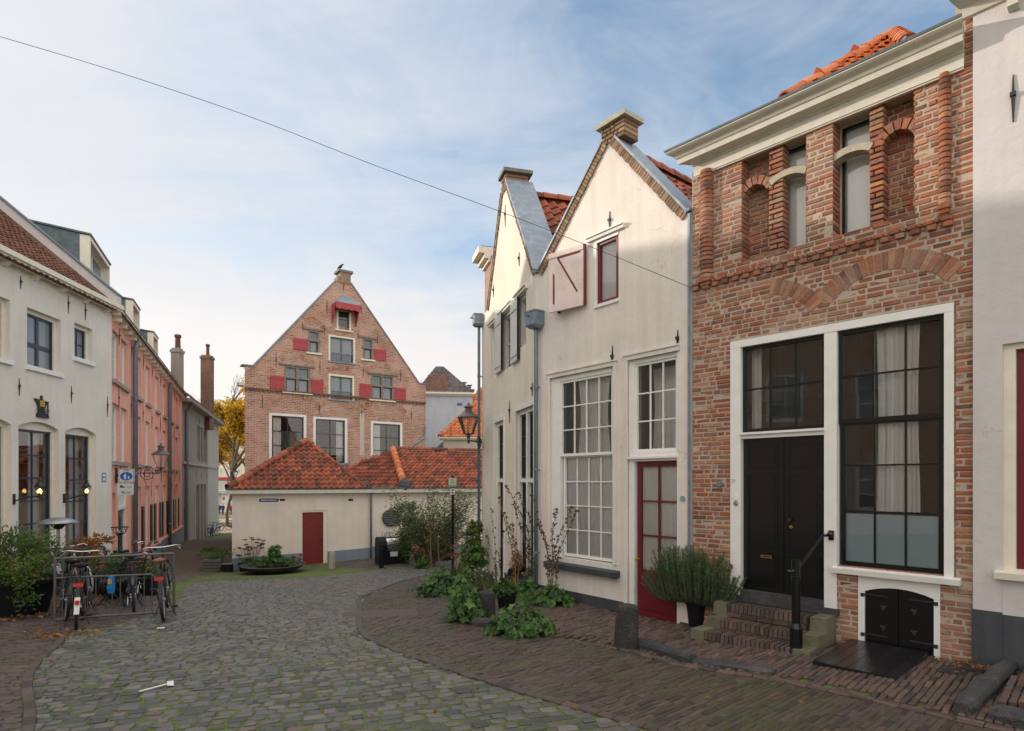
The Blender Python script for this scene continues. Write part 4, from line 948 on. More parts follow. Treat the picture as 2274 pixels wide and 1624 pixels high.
mb = MB(); mb.fbox(F, hl[0] - .06, hr[0] + .06, hr[1] + .20, hr[1] + .28, -.62, .09); mb.build('gable_cap', M['stone'], CH)
for b, sgn in ((shl2, -1), (shr2, 1)):
    apz = F.p(apx_u, hr[1] - .25, -.5); ft = F.p(b[0] + sgn * .15, b[1] - .45, -.5); V = apz - ft
    mb = pantiles(ft, (-F.n).to_3d() if sgn > 0 else F.n.to_3d(), V, [(0, 0), (6, 0), (6, V.length), (0, V.length)] if sgn > 0 else [(-6, 0), (0, 0), (0, V.length), (-6, V.length)], seed=50 + sgn)
    if sgn > 0: ridge(mb, F.p(apx_u, hr[1] - .2, -.6), F.p(apx_u, hr[1] - .2, -6.5))
    mb.build('roof', M['tile_red'], CH)
for i, r in enumerate(W):
    mb = MB(); mb.fbox(F, r[0], r[1], r[3] - .06, r[3], -.2, -.06); mb.fbox(F, r[0], r[0] + .06, r[2], r[3] - .06, -.2, -.06); mb.fbox(F, r[1] - .06, r[1], r[2], r[3] - .06, -.2, -.06); mb.build('window_frame', M['white'], CH)
    window(F, CH, (r[0] + .06, r[1] - .06, r[2], r[3] - .06), 1, 2, -.12, .04, .022, M['white'], M['dglass'])
    mb = MB(); hz = r[3] + .02; mould(mb, F, r[0] - .14, r[1] + .12, [(0, hz), (.05, hz), (.06, hz + .05), (.09, hz + .055), (.09, hz + .075), (0, hz + .085)]); mb.build('window_hood', M['white'], CH)
M['shutter_grey'] = paint('grey_white_paint', (.62, .62, .64), .5, .08); M['shutter_dark'] = paint('dark_green_paint', (.018, .024, .022), .35, .15)
for (xa, xb, ya, yb) in ((1099, 1113, 709, 832), (1134, 1149, 676, 810)):
    r = F.rect(xa, xb, ya, yb, .05)
    mb = MB(); mb.fbox(F, r[0], r[1], r[2], r[3], .02, .065); so = mb.build('shutter', M['shutter_grey'], CH)
    for za in (r[2] + .12, r[3] - .24): mb = MB(); mb.fbox(F, r[0] + .03, r[1] - .03, za, za + .12, .06, .08); mb.build('shutter_rail', M['shutter_grey'], so)
    mb = MB(); mb.fbox(F, r[1] + .001, r[1] + .03, r[2], r[3], .015, .07); mb.build('shutter_edge', M['shutter_dark'], so)
for r, c in ((G1, 1), (G2, 2)):
    zt = F.uz(1099, 1075)[1] + .05
    mb = MB(); mb.fbox(F, r[0], r[1], r[3] - .09, r[3], -.22, -.05); mb.fbox(F, r[0], r[0] + .08, r[2], r[3] - .09, -.22, -.05); mb.fbox(F, r[1] - .08, r[1], r[2], r[3] - .09, -.22, -.05); mb.fbox(F, r[0] + .08, r[1] - .08, zt, zt + .08, -.22, -.045)
    if c == 2: m_ = (r[0] + r[1]) / 2; mb.fbox(F, m_ - .05, m_ + .05, r[2], r[3] - .09, -.22, -.04)
    mb.fbox(F, r[0] - .08, r[1] + .08, r[3], r[3] + .10, -.02, .03); mb.fbox(F, r[0] - .08, r[0], r[2], r[3], -.02, .028); mb.fbox(F, r[1], r[1] + (.08 if c == 1 else .04), r[2], r[3], -.02, .028)
    mb.build('window_frame', M['white'], CH)
    for k in range(c):
        a = r[0] + .08 + (r[1] - r[0] - .16) * k / c + (.05 if k else 0); b = r[0] + .08 + (r[1] - r[0] - .16) * (k + 1) / c - (.05 if k + 1 < c else 0)
        window(F, CH, (a, b, zt + .08, r[3] - .09), 2, 3, -.10, .035, .02, M['shutter_dark'], M['dglass']); window(F, CH, (a, b, r[2] + .02, zt), 2, 3, -.12, .035, .02, M['shutter_dark'], M['dglass'])
mb = MB(); mould(mb, F, G2[0] - .1, G2[1] + .08, [(-.02, G2[2] - .14), (.24, G2[2] - .15), (.25, G2[2] + .0), (.0, G2[2] + .02)]); mb.build('window_sill', M['plinth'], CH)
anchors(F, CH, [(1122, 455, 505), (1153, 560, 592), (1132, 890, 940), (1182, 850, 880), (1096, 632, 660)])
downpipe(F, .06, F.uz(1072, 714, .12)[1], F.uz(1078, 1290)[1] - .2, label='grey downpipe with a pale hopper at the far corner of the cream house', d=.10, mt='zinc_pipe')

# brick house whose corner shows behind the cream gable
XQ = FB.p(-.15, 0, -.05); FX = Frame((XQ.x, XQ.y), FB.d)
XH = root('corner_brick_house', FX.p(-1.5, -1), 'narrow orange brick house corner with white cornice behind the cream gable', 'house')
zc = FX.uz(1080, 545)[1]
xl = FX.u(1076, -.3); mb = MB(); mb.fbox(FX, xl, xl + 1.6, -1.2, zc, -4, -.30); mb.build('wall', brick_tex('orange_brick', [(0, (.30, .10, .04)), (.5, (.46, .17, .06)), (1, (.55, .24, .10))], (.45, .36, .28), .22, .066, .011), XH)
mb = MB(); mb.fbox(FX, xl - .10, xl + .8, zc + .08, zc + .26, -1.5, .06); mb.fbox(FX, xl - .05, xl + .8, zc - .06, zc + .08, -1.5, -.10); mb.fbox(FX, xl - .02, xl + .8, zc - .16, zc - .06, -1.5, -.22); mb.build('cornice', M['cream'], XH)
mb = MB(); mb.fbox(FX, xl - .05, xl + .6, zc + .262, zc + .36, -1.4, -.05); mb.build('gutter', M['zinc_dark'], XH)

# white house at the right edge
F = FR; u = F.u
RH = root('white_house', F.p(1.9, 0), 'tall off-white plastered house with a slate grey plinth, cut by the right edge', 'house')
r0, r1 = u(2160, .04), u(2160, .04) + 3.6; zt = F.uz(2200, 5, .04)[1] + .02
wn = (u(2226, .04), u(2226, .04) + 1.25, F.uz(2226, 1268, .04)[1], F.uz(2226, 765, .04)[1])
ztop = F.uz(2165, 34, .04)[1]
mb = MB(); mb.wall(F, [(r0, -.8), (r1, -.8), (r1, ztop), (r0, ztop)], [rect(wn)], .05, .20); shell(mb, F, r0, r1, -.8, ztop, 6)
mb.quad(F.p(r0, -.8, .05), F.p(r0, ztop + .3, .05), F.p(r0, ztop + .3, -6), F.p(r0, -.8, -6)); mb.build('wall', M['plaster_right'], RH)
mb = MB(); zp = F.uz(2180, 1355, .06)[1]; mb.fbox(F, r0 - .008, wn[0] + .0, -.8, zp, -.1, .066); mb.fbox(F, wn[0], r1, -.8, zp - .02, -.1, .058); mb.build('plinth', M['plinth'], RH)
mb = MB(); mb.fbox(F, wn[0], r1, zp - .02, wn[2] - .05, .045, .056); mb.build('parapet', M['plaster_right'], RH)
mb = MB(); mb.fbox(F, wn[0], wn[1], wn[3] - .06, wn[3], -.15, .0); mb.fbox(F, wn[0], wn[0] + .10, wn[2], wn[3] - .06, -.15, .0); mb.fbox(F, wn[1] - .1, wn[1], wn[2], wn[3] - .06, -.15, .0); mb.build('window_frame', M['cream'], RH)
window(F, RH, (wn[0] + .10, wn[1] - .1, wn[2], wn[3] - .06), 2, [.62], -.06, .07, .03, M['darkred'], M['dglass'])
mb = MB(); mould(mb, F, wn[0] - .06, wn[1] + .1, [(-.1, wn[2] - .07), (.13, wn[2] - .08), (.14, wn[2] - .01), (-.1, wn[2] + .03)]); mb.build('window_sill', M['cream'], RH)
anchors(F, RH, [(2251, 172, 276)], .05)
mb = MB(); mould(mb, F, r0 - .08, r1, [(.03, ztop), (.08, ztop), (.10, ztop + .10), (.30, ztop + .13), (.32, ztop + .24), (.40, ztop + .32), (.42, ztop + .36), (.03, ztop + .38)], .3, 0); mb.build('cornice', M['cornice'], RH)
mb = MB(); uc = u(2250, .1)
mb.fbox(F, uc - .05, uc + .05, ztop - .03, ztop + .12, .05, .30); mb.fbox(F, uc - .045, uc + .045, ztop - .15, ztop - .03, .05, .18); mb.build('cornice_bracket', M['cornice'], RH)
mb = MB(); V = F.p(0, ztop + 1.6, -3.2) - F.p(0, ztop + .30, .1); pantiles(F.p(0, ztop + .30, .0), F.d.to_3d(), V, [(r0, 0), (r1, 0), (r1, V.length), (r0, V.length)], mb=mb, seed=77); mb.build('roof', M['tile_red'], RH)
# ---------------------------------------------------------------- low outbuilding with two tiled roofs
F = FO; u = F.u
zE = F.uz(600, 1096)[1]                                       # underside of the eaves board
uJ, uE = u(822), u(1074)
def lowwall(mb, F, u0, u1, holes, n=10, d=0.0): mb.wall(F, [(u0, -2.6), (u1, -2.6), (u1, zE + .1), (u0, zE + .1)], holes, d, .15)
OB = root('outbuilding', F.p(3.0, -1.4), 'low cream outbuilding with a red plank door under a steep hipped tile roof', 'outbuilding')
dr = F.rect(673, 718, 1142, 1253); dr = (dr[0], dr[1], dr[2] - .05, dr[3])
fr = (dr[0] - .03, u(727), dr[2], F.uz(673, 1135)[1] + .01)
vents = [F.rect(620, 633, 1108, 1113), F.rect(773, 784, 1108, 1113)]
mb = MB(); lowwall(mb, F, 0, uJ, [rect(fr)] + [rect(v) for v in vents])
mb.quad(F.p(0, -2.6, 0), F.p(0, zE + .1, 0), F.p(0, zE + .1, -5), F.p(0, -2.6, -5)); mb.quad(F.p(uJ, -2.6, -.02), F.p(uJ, zE + .1, -.02), F.p(uJ, zE + .1, -5), F.p(uJ, -2.6, -5)); mb.quad(F.p(0, -2.6, -5), F.p(uJ, -2.6, -5), F.p(uJ, zE + .1, -5), F.p(0, zE + .1, -5))
mb.build('wall', M['plaster_out'], OB)
for v in vents: mb = MB(); mb.fbox(F, v[0] - .01, v[1] + .01, v[2] - .01, v[3] + .01, -.08, -.03); mb.build('vent', M['iron'], OB)
def skirt(a, b, zs_l, zs_r, d=.018): return [F.p(a, -2.6, d), F.p(b, -2.6, d), F.p(b, -2.6, -.05), F.p(a, -2.6, -.05), F.p(a, zs_l, d), F.p(b, zs_r, d), F.p(b, zs_r, -.05), F.p(a, zs_l, -.05)]
zp = lambda x, y: F.uz(x, y)[1]
for a, b, xl, yl, xr, yr in ((0, fr[0] - .02, 515, 1240, 672, 1228), (fr[1], uJ, 728, 1225, 822, 1216)):
    mb = MB(); mb.hexa(skirt(a, b, zp(xl, yl), zp(xr, yr))); mb.build('plinth', M['plinth_blue'], OB)
mb = MB(); v = F.rect(1018 * .2832 + 454.6 - 0, 0, 0, 0) if False else F.rect(771, 785, 1246, 1251); mb.fbox(F, v[0] - .0, v[1], v[2], v[3], .0, .024); mb.build('floor_vent', M['iron'], OB)
mb = MB(); mb.fbox(F, fr[0], fr[1], fr[3] - .07, fr[3], -.15, -.03); mb.fbox(F, dr[1], fr[1], dr[2] - .1, fr[3] - .07, -.15, -.03); mb.build('door_frame', M['cream'], OB)
mb = MB(); n = 7
for i in range(n): a = fr[0] + (dr[1] - fr[0]) * i / n; b = fr[0] + (dr[1] - fr[0]) * (i + 1) / n; mb.fbox(F, a + .004, b - .004, dr[2] - .1, fr[3] - .075, -.12, -.085)
mb.fbox(F, fr[0], dr[1], dr[2] - .1, fr[3] - .07, -.125, -.092); mb.fbox(F, fr[0], dr[1], dr[2] - .05, dr[2] + .16, -.09, -.07)
do = mb.build('plank_door', M['red'], OB)
mb = MB(); us, zs = dr[1] - .09, dr[2] + 1.02; mb.fbox(F, us - .02, us + .03, zs - .08, zs + .06, -.085, -.07); mb.tube([F.p(us, zs, -.08), F.p(us, zs, -.03), F.p(us - .11, zs, -.03)], .012, 8); mb.build('door_handle', M['iron'], do)
mb = MB(); mould(mb, F, -.20, uJ + .0, [(.0, zE), (.26, zE), (.26, zE + .15), (.0, zE + .16)]); mb.build('eaves_board', M['cornice'], OB)
mb = MB(); mould(mb, F, -.24, uJ + .0, [(-.05, zE + .162), (.29, zE + .162), (.30, zE + .22), (-.05, zE + .22)]); mb.build('gutter', M['zinc_dark'], OB)
zr = zE + .20; dA = 2.3; uA, zA = F.uz(681, 980, -dA); e0, e1 = -.18, u(812)
base = F.p(0, zr, .26); top = F.p(uA, zA, -dA); V = top - F.p(uA, zr, .26)
mb = pantiles(base, F.d.to_3d(), V, [(e0, 0), (e1, 0), (uA + .12, V.length), (uA - .12, V.length)], seed=61, h=.29, w=.23, amp=.04)
Vl = F.p(uA, zA, 0) - F.p(e0, zr, 0); pantiles(F.p(e0, zr, .26), (-F.n).to_3d(), Vl, [(0, 0), (5.2, 0), (dA + .3, Vl.length)], mb=mb, seed=62)
Vr = F.p(uA, zA, 0) - F.p(e1, zr, 0); pantiles(F.p(e1, zr, .26), (-F.n).to_3d(), Vr, [(0, 0), (5.2, 0), (dA + .3, Vr.length)], mb=mb, seed=63)
ro = mb.build('roof', M['tile_red'], OB)
mb = MB(); ridge(mb, F.p(e0 + .05, zr + .06, .24), top + Vector((0, 0, .05)), .14, .40); mb.build('hip_tiles', M['tile_red'], ro)
mb = MB(); ridge(mb, F.p(e1 - .05, zr + .04, .20), top + Vector((0, 0, .02)), .10, .36, 4); mb.build('hip_tiles', M['tile_red'], ro)
us, zs = F.uz(597, 1111, .01)
SN = root('street_sign', F.p(us, zs, 0), 'blue enamel street name plate on the cream outbuilding wall', 'street sign')
mb = MB(); mb.fbox(F, us - .40, us + .40, zs - .10, zs + .10, .0, .012); mb.build('backing_plate', M['white'], SN)
mb = MB(); P = [(us + sx * .30 + math.cos(a) * .075, zs + math.sin(a) * .075) for sx, a0 in ((1, -90), (-1, 90)) for a in [math.radians(a0 + 22.5 * k) for k in range(9)]]; mb.prism(F, P, .0, .016); mb.build('name_panel', paint('enamel_blue', (.02, .03, .12), .3, .05), SN)
text('lettering', 'BERGSTRAAT', .098, F, us, zs, .0175, M['white'], SN)
downpipe(F, u(823), zE - .02, F.uz(823, 1240)[1] - .05, hopper=False, label='slim zinc downpipe on the cream outbuilding wall beside the waste container', d=.07, r=.045, mt='zinc_pipe')

EX = root('outbuilding', F.p((uJ + uE) / 2, -1.3), 'longer cream outbuilding half hidden by the shrub, under a long red tile roof', 'outbuilding')
uD = u(1062)
mb = MB(); ww = F.rect(1060, 1072, 1132, 1165); lowwall(mb, F, uJ + .005, uE + 3, [], d=.0); mb.build('wall', M['plaster_out'], EX)
mb = MB(); mb.hexa(skirt(uJ + .005, uE + 3, zp(822, 1214), zp(1060, 1210) )); mb.build('plinth', M['plinth_blue'], EX)
window(F, EX, (ww[0], ww[1] + .6, ww[2], ww[3]), 2, 1, .03, .07, .03, M['darkred'], M['dglass'])
mb = MB(); mould(mb, F, uJ + .003, uE + 3, [(.0, zE), (.26, zE), (.26, zE + .15), (.0, zE + .16)]); mb.build('eaves_board', M['cornice'], EX)
mb = MB(); mould(mb, F, uJ + .003, uE + 3, [(-.05, zE + .162), (.29, zE + .162), (.30, zE + .22), (-.05, zE + .22)]); mb.build('gutter', M['zinc'], EX)
uK = u(895); dR = 2.6; uR_, zR_ = F.uz(872, 999, -dR)
V = F.p(uR_, zR_, -dR) - F.p(uR_, zr, .26)
mb = pantiles(F.p(0, zr, .26), F.d.to_3d(), V, [(uK, 0), (uE + 3.2, 0), (uE + 3.2, V.length), (uR_, V.length)], seed=64, h=.27, w=.21, amp=.035)
uV = u(806); L3 = F.p(uV, zr, -1.2); U3 = (F.p(uK, zr, .26) - L3); q = F.p(uR_, zR_, -dR) - L3; U3n = U3.normalized(); V3 = q - U3n * q.dot(U3n)
pantiles(L3, U3n, V3, [(-3.5, 0), (U3.length, 0), (q.dot(U3n), V3.length)], mb=mb, seed=65, h=.27, w=.21)
ro = mb.build('roof', M['tile_red'], EX)
mb = MB(); ridge(mb, F.p(uK - .02, zr + .22, .10), F.p(uR_, zR_ + .06, -dR), .15, .36); mb.build('hip_tiles', M['tile_bright'], ro)
mb = MB(); ridge(mb, F.p(uR_, zR_ + .04, -dR), F.p(uE + 3, zR_ + .04, -dR), .12, .38, 3); mb.build('ridge_tiles', M['tile_red'], ro)
M['lead'] = paint('lead_flashing', (.085, .10, .13), .55, .3, .6, .3)
def crumple(name, c, r, parent, seed=1, m='lead'):
    rn = random.Random(seed); mb = MB(); rings = []
    for k in range(7):
        t = k / 6; rr = r * (.35 + .75 * math.sin(math.pi * (.15 + .8 * t))); rings.append([Vector(c) + F.d.to_3d() * (math.cos(a) * rr * rn.uniform(.7, 1.2)) + F.n.to_3d() * (math.sin(a) * rr * .6 * rn.uniform(.7, 1.2)) + Vector((0, 0, (t - .5) * r * 2.1 + rn.uniform(-.03, .03))) for a in [2 * math.pi * j / 11 for j in range(11)]])
    mb.loft(rings); return mb.build(name, M[m], parent)
crumple('lead_flashing', F.p(uK + .02, zr + .16, .16), .24, ro, 3); crumple('lead_flashing', F.p(u(808), zr + .08, .1), .17, ro, 5)
us, zs = F.uz(867, 1150); VN = root('round_vent', F.p(us, zs, 0), 'round black wall vent on the cream outbuilding above the waste container', 'vent')
mb = MB(); mb.tube([F.p(us, zs, .0), F.p(us, zs, .09)], .37, 28); mb.build('housing', M['iron'], VN)
mb = MB()
for k in range(9):
    zz = -.30 + .075 * k; hw = math.sqrt(max(0, .34 ** 2 - zz * zz))
    if hw > .05: mb.hexa([F.p(us - hw, zs + zz, .10), F.p(us + hw, zs + zz, .10), F.p(us + hw, zs + zz + .04, .092), F.p(us - hw, zs + zz + .04, .092), F.p(us - hw, zs + zz + .005, .112), F.p(us + hw, zs + zz + .005, .112), F.p(us + hw, zs + zz + .045, .104), F.p(us - hw, zs + zz + .045, .104)])
mb.build('louvre', M['zinc_dark'], VN)
us, zs = F.uz(870, 1098); WL = root('wall_light', F.p(us, zs, 0), 'small white oval bulkhead light under the outbuilding eaves', 'wall light')
mb = MB(); mb.lathe([(0.02, -.07), (.16, -.05), (.20, .0), (.16, .05), (.02, .07)], F.p(us, zs, .05), 16, sx=1, sy=.4, M=Matrix.Rotation(math.atan2(F.d.y, F.d.x), 4, 'Z')); mb.build('light_body', M['cream'], WL, smooth=True)

# ---------------------------------------------------------------- tall brick gable house
F = FG; u = F.u
GH = root('brick_gable_house', F.p(5, -1.5), 'large old brick warehouse with a pointed gable, rows of windows and red shutters', 'house')
uR2 = u(945); zs_l = F.uz(543, 809)[1]; zs_r = F.uz(942, 856)[1]; zsh = (zs_l + zs_r) / 2
A0, A1 = F.uz(747, 627), F.uz(778, 625); zn = (A0[1] + A1[1]) / 2; B0, B1 = u(563), u(930)
out = [(0, -3), (uR2, -3), (uR2, zsh), (B1, zsh), (A1[0], zn), (A0[0], zn), (B0, zsh), (0, zsh)]
lw = [(597, 680, 917, 1023), (695, 771, 925, 1027), (823, 893, 935, 1031)]
bd = [(729, 788, 743, 801), (729, 786, 830, 886)]; hw = (747, 779, 690, 731)
sw = [(684, 709, 733, 782), (805, 828, 751, 797)]; xw = [(631, 688, 812, 869), (823, 873, 831, 886)]
rects = {k: F.rect(*k) for k in lw + bd + [hw] + sw + xw}
mb = MB(); mb.wall(F, out, [rect(r) for r in rects.values()], 0, .25)
sk = lambda uu, d: F.p(uu - d * .24, 0, d)
for uu in (.02, uR2 - .02): mb.quad(*[Vector((sk(uu, d).x, sk(uu, d).y, z)) for d, z in ((-.2, -3), (-12, -3), (-12, zsh), (-.2, zsh))])
mb.quad(*[Vector((sk(uu, d).x, sk(uu, d).y, z)) for uu, d, z in ((.02, -12, -3), (uR2, -12, -3), (uR2, -12, zsh), (.02, -12, zsh))]); zf = zsh - 4.2
for zf in (zsh - 4.2, zsh + .02): mb.quad(*[Vector((sk(uu, d).x, sk(uu, d).y, zf)) for uu, d in ((.02, -.3), (uR2, -.3), (uR2, -12), (.02, -12))])
mb.build('wall', M['brick_gable'], GH)
def pieces(name, F, parent, m, lst):
    for l in lst: mb = MB(); mb.fbox(F, *l); mb.build(name, m, parent)
for k in lw:
    a, b, c, d_ = rects[k]; mb = MB(); mb.fbox(F, a, b, d_ - .12, d_, -.2, .02); mb.fbox(F, a, a + .14, c, d_ - .12, -.2, .02); mb.fbox(F, b - .14, b, c, d_ - .12, -.2, .02); wf = mb.build('window_frame', M['white'], GH)
    o = window(F, GH, (a + .14, b - .14, c, d_ - .12), 2, 3, -.05, .06, .04, M['black'], M['glass'])
    drape(F, o, a + .2 if k[0] != 695 else b - .55, a + .65 if k[0] != 695 else b - .2, c, d_ - .2, -.22, M['curtain'], .13, .03)
    mb = MB(); mb.fbox(F, a - .05, b + .05, c - .12, c, -.05, .10); mb.build('window_sill', M['zinc'], GH)
for k in bd:
    a, b, c, d_ = rects[k]; mb = MB(); mb.fbox(F, a, b, d_ - .10, d_, -.2, .02); mb.fbox(F, a, a + .10, c, d_ - .1, -.2, .02); mb.fbox(F, b - .10, b, c, d_ - .1, -.2, .02); mb.build('window_frame', M['cream'], GH)
    o = window(F, GH, (a + .1, b - .1, c, d_ - .1), 2, 1, -.08, .05, .10, M['zinc_dark'], M['dglass_blue'], name='french_window')
    mb = MB(); n = 9
    for i in range(n + 1): x = a + .12 + (b - a - .24) * i / n; mb.fbox(F, x - .012, x + .012, c + .03, c + .45, .00, .024)
    mb.fbox(F, a + .1, b - .1, c + .45, c + .48, -.005, .03); mb.fbox(F, a + .1, b - .1, c + .03, c + .055, -.004, .027); mb.build('balcony_rail', M['zinc_pipe'], GH)
    mb = MB(); mb.fbox(F, a - .03, b + .03, c - .07, c, -.05, .07); mb.build('window_sill', M['zinc'], GH)
a, b, c, d_ = rects[hw]; mb = MB(); mb.fbox(F, a, a + .10, c, d_, -.2, .03); mb.fbox(F, b - .10, b, c, d_, -.2, .03); mb.fbox(F, a - .1, b + .1, c - .08, c, -.1, .08); mb.build('window_frame', M['cream'], GH)
window(F, GH, (a + .1, b - .1, c, d_), 1, [.60], -.06, .06, .05, M['black'], M['dglass'])
mb = MB(); ce = F.uz(765, 682)[1]; ca = F.uz(764, 657)[1]; e = .28
mb.loft([[F.p(a - e, ce, .75), F.p(b + e, ce, .75), F.p(b + e, ce, .0), F.p(a - e, ce, .0)], [F.p((a + b) / 2 - .08, ca, .12), F.p((a + b) / 2 + .08, ca, .12), F.p((a + b) / 2 + .08, ca, .0), F.p((a + b) / 2 - .08, ca, .0)]]); mb.build('hoist_canopy', M['zinc'], GH)
mb = MB(); n = 24; P = [(a - e, ce)] + [(a - e + (b - a + 2 * e) * i / n, ce - .30 - .05 * abs(math.sin(i * math.pi / 6))) for i in range(n + 1)] + [(b + e, ce)]
mb.prism(F, P, .70, .74)
for x in (a - e, b + e - .04): mb.hexa([F.p(x, ce - 1.0, .05), F.p(x + .04, ce - 1.0, .05), F.p(x + .04, ce - 1.0, .0), F.p(x, ce - 1.0, .0), F.p(x, ce - .01, .70), F.p(x + .04, ce - .01, .70), F.p(x + .04, ce - .01, .0), F.p(x, ce - .01, .0)])
mb.build('canopy_valance', M['shutter'], GH)
M['wood_win'] = paint('oak_window', (.26, .21, .17), .6, .2)
for k in sw + xw:
    a, b, c, d_ = rects[k]; cols = 2 if k in xw else 1; zm = c + (d_ - c) * .55
    mb = MB(); mb.fbox(F, a, a + .09, c, d_, -.2, .012); mb.fbox(F, b - .09, b, c, d_, -.2, .012); mb.fbox(F, a + .09, b - .09, d_ - .08, d_, -.2, .012); mb.fbox(F, a - .06, b + .06, zm - .05, zm + .05, -.2, .04)
    if cols == 2: mb.fbox(F, (a + b) / 2 - .06, (a + b) / 2 + .06, c, d_ - .08, -.2, .02)
    mb.build('cross_frame', M['wood_win'], GH)
    for i in range(cols):
        p = a + .09 + (b - a - .18) * i / cols + (.05 if i else 0); q = a + .09 + (b - a - .18) * (i + 1) / cols - (.05 if i + 1 < cols else 0)
        window(F, GH, (p, q, zm + .05, d_ - .08), 3, 4, -.06, .03, .012, M['zinc_pipe'], M['dglass_blue'], name='leaded_window'); window(F, GH, (p, q, c, zm - .05), 1, 1, -.06, .05, .02, M['black'], M['dglass_blue'])
    mb = MB(); mb.fbox(F, a - .12, b + .12, c - .09, c, -.05, .08); mb.build('window_sill', M['cream'], GH)
    mb = MB(); mb.fbox(F, a - .25, b + .25, d_ + .02, d_ + .11, -.05, .07); mb.build('window_hood', M['wood_win'], GH)
for x0, x1, y0, y1 in ((652, 682, 751, 776), (830, 856, 775, 799), (599, 630, 834, 863), (690, 717, 843, 872), (798, 822, 852, 881), (875, 900, 861, 887)):
    r = F.rect(x0, x1, y0, y1); mb = MB(); mb.fbox(F, r[0], r[1], r[2], r[3], .02, .06); so = mb.build('shutter', M['shutter'], GH)
    mb = MB(); mb.fbox(F, r[0] + .0, r[1] - .0, r[3] - .16, r[3] - .07, .055, .075); mb.build('shutter_rail', M['shutter'], so)
# corbelled band, gable edges, cap
zb = (F.uz(545, 862)[1] + F.uz(943, 896)[1]) / 2; mb = MB(); x = .0
while x < uR2 - .1:
    mb.fbox(F, x, x + .12, zb - .12, zb - .02, -.05, .07); x += .22
mb.fbox(F, 0, uR2, zb - .02, zb + .06, -.05, .09); mb.build('corbel_band', M['brick_dark'], GH)
for a, b in (((B0, zsh), (A0[0], zn)), ((A1[0], zn), (B1, zsh))): coping(F, GH, a, b, -.55, .04, .06, M['zinc_pipe'])
for a, b in ((-.12, B0), (B1, uR2 + .1)): coping(F, GH, (a, zsh), (b, zsh), -.55, .05, .06, M['zinc_pipe'])
mb = MB(); zt = F.uz(765, 606)[1]; mb.fbox(F, A0[0] + .2, A1[0] + .0, zn - .1, zt, -.6, .04); mb.fbox(F, A0[0] + .05, A0[0] + .2, zn - .1, zn + .25, -.5, .02); mb.build('gable_pier', M['brick_brown'], GH)
mb = MB(); mb.fbox(F, A0[0] + .08, A1[0] + .12, zt, zt + .13, -.65, .10); mb.build('gable_cap', M['stone'], GH)
cx = lambda z: (458, 0)
Z3 = lambda x, y: (454.6 + .28 * x, 568.3 + .28 * y)
anchors(F, GH, [(Z3(x, 0)[0], Z3(0, y0)[1], Z3(0, y1)[1]) for x, y0, y1 in ((458, 1100, 1215), (908, 1150, 1265), (1243, 1185, 1290), (1637, 1210, 1310), (565, 760, 890), (912, 825, 935), (1255, 870, 970), (1552, 895, 1000), (950, 545, 635), (1215, 595, 670), (1370, 610, 700), (968, 350, 460), (1240, 380, 465), (1100, 200, 280), (775, 520, 600))])
M['arch_brick'] = rnd_mat('arch_brick', [(0, (.22, .09, .055)), (.6, (.42, .17, .09)), (1, (.50, .30, .20))], .9, 12, .4, (.14, .07, .05), [((.58, .45, .38), 1.2, .42, .62, .8)], .7, .01)
for x0, x1, ys, yc in ((525, 900, 1200, 1125), (905, 1235, 1235, 1155), (1245, 1580, 1245, 1170), (590, 870, 870, 815), (1280, 1530, 945, 890), (800, 920, 585, 525), (975, 1190, 625, 598), (980, 1190, 935, 905)):
    a, b = u(Z3(x0, 0)[0]), u(Z3(x1, 0)[0]); zs = F.uz(Z3((x0 + x1) / 2, 0)[0], Z3(0, ys)[1])[1]; zc = F.uz(Z3((x0 + x1) / 2, 0)[0], Z3(0, yc)[1])[1]
    q = arch_from(a, b, zs, max(.05, zc - zs)); mb = MB(); arch_bricks(mb, F, q[0], q[1], q[2], q[4], q[3], .26, -.02, .014, wid=.07, seed=int(x0), joint=.02); mb.build('relieving_arch', M['arch_brick'], GH)
r = F.rect(Z3(1228, 0)[0], Z3(1262, 0)[0], Z3(0, 1250)[1], Z3(0, 1580)[1]); mb = MB(); mb.fbox(F, r[0], r[1], r[2], r[3], -.01, .012); mb.build('plaster_strip', M['plaster_tan'], GH)
mid = (A0[0] + A1[0]) / 2
for ua, s in ((B0 - .3, 1), (B1 + .3, -1)):
    bk = (F.d * .24 - F.n).to_3d() * 12; ft = F.p(ua, zsh - .55, -.4); V = F.p(mid, zn - .35, -.4) - ft; mb = MB()
    mb.hexa([ft, ft + bk, ft + bk + V, ft + V, ft + Vector((0, 0, .1)), ft + bk + Vector((0, 0, .1)), ft + bk + V + Vector((0, 0, .1)), ft + V + Vector((0, 0, .1))]); mb.build('roof', M['tile_red'], GH)
mb = MB(); zz = F.uz(540, 850)[1]; mb.fbox(F, -.28, -.01, zz - .15, zz, -.5, .05); mb.build('gutter', M['cornice'], GH)
mb = MB(); us, zs = F.uz(941, 975); mb.tube([F.p(us + .05, zs + .7, .1), F.p(us, zs + .1, .12), F.p(us - 1.0, zs - .55, .12), F.p(us - 1.0, zs - 1.5, .1)], .06, 10); mb.build('drain_pipe', M['zinc'], GH)
# bird on the cap
bp = F.p(A0[0] + .22, zt + .13, -.1); BD = root('bird', bp, 'dark bird perched on the tip of the brick gable', 'bird')
mb = MB(); mb.tube([bp + Vector(q) for q in ((-.16, 0, .06), (-.10, 0, .11), (0, 0, .16), (.07, 0, .21), (.10, 0, .27), (.15, 0, .30), (.19, 0, .29), (.24, 0, .28))], [.012, .03, .075, .08, .045, .045, .03, .004], 10)
for sx in (-.02, .02): mb.tube([bp + Vector((.02, sx, .1)), bp + Vector((.03, sx, 0))], .008, 5)
mb.build('body', M['iron'], BD, smooth=True)

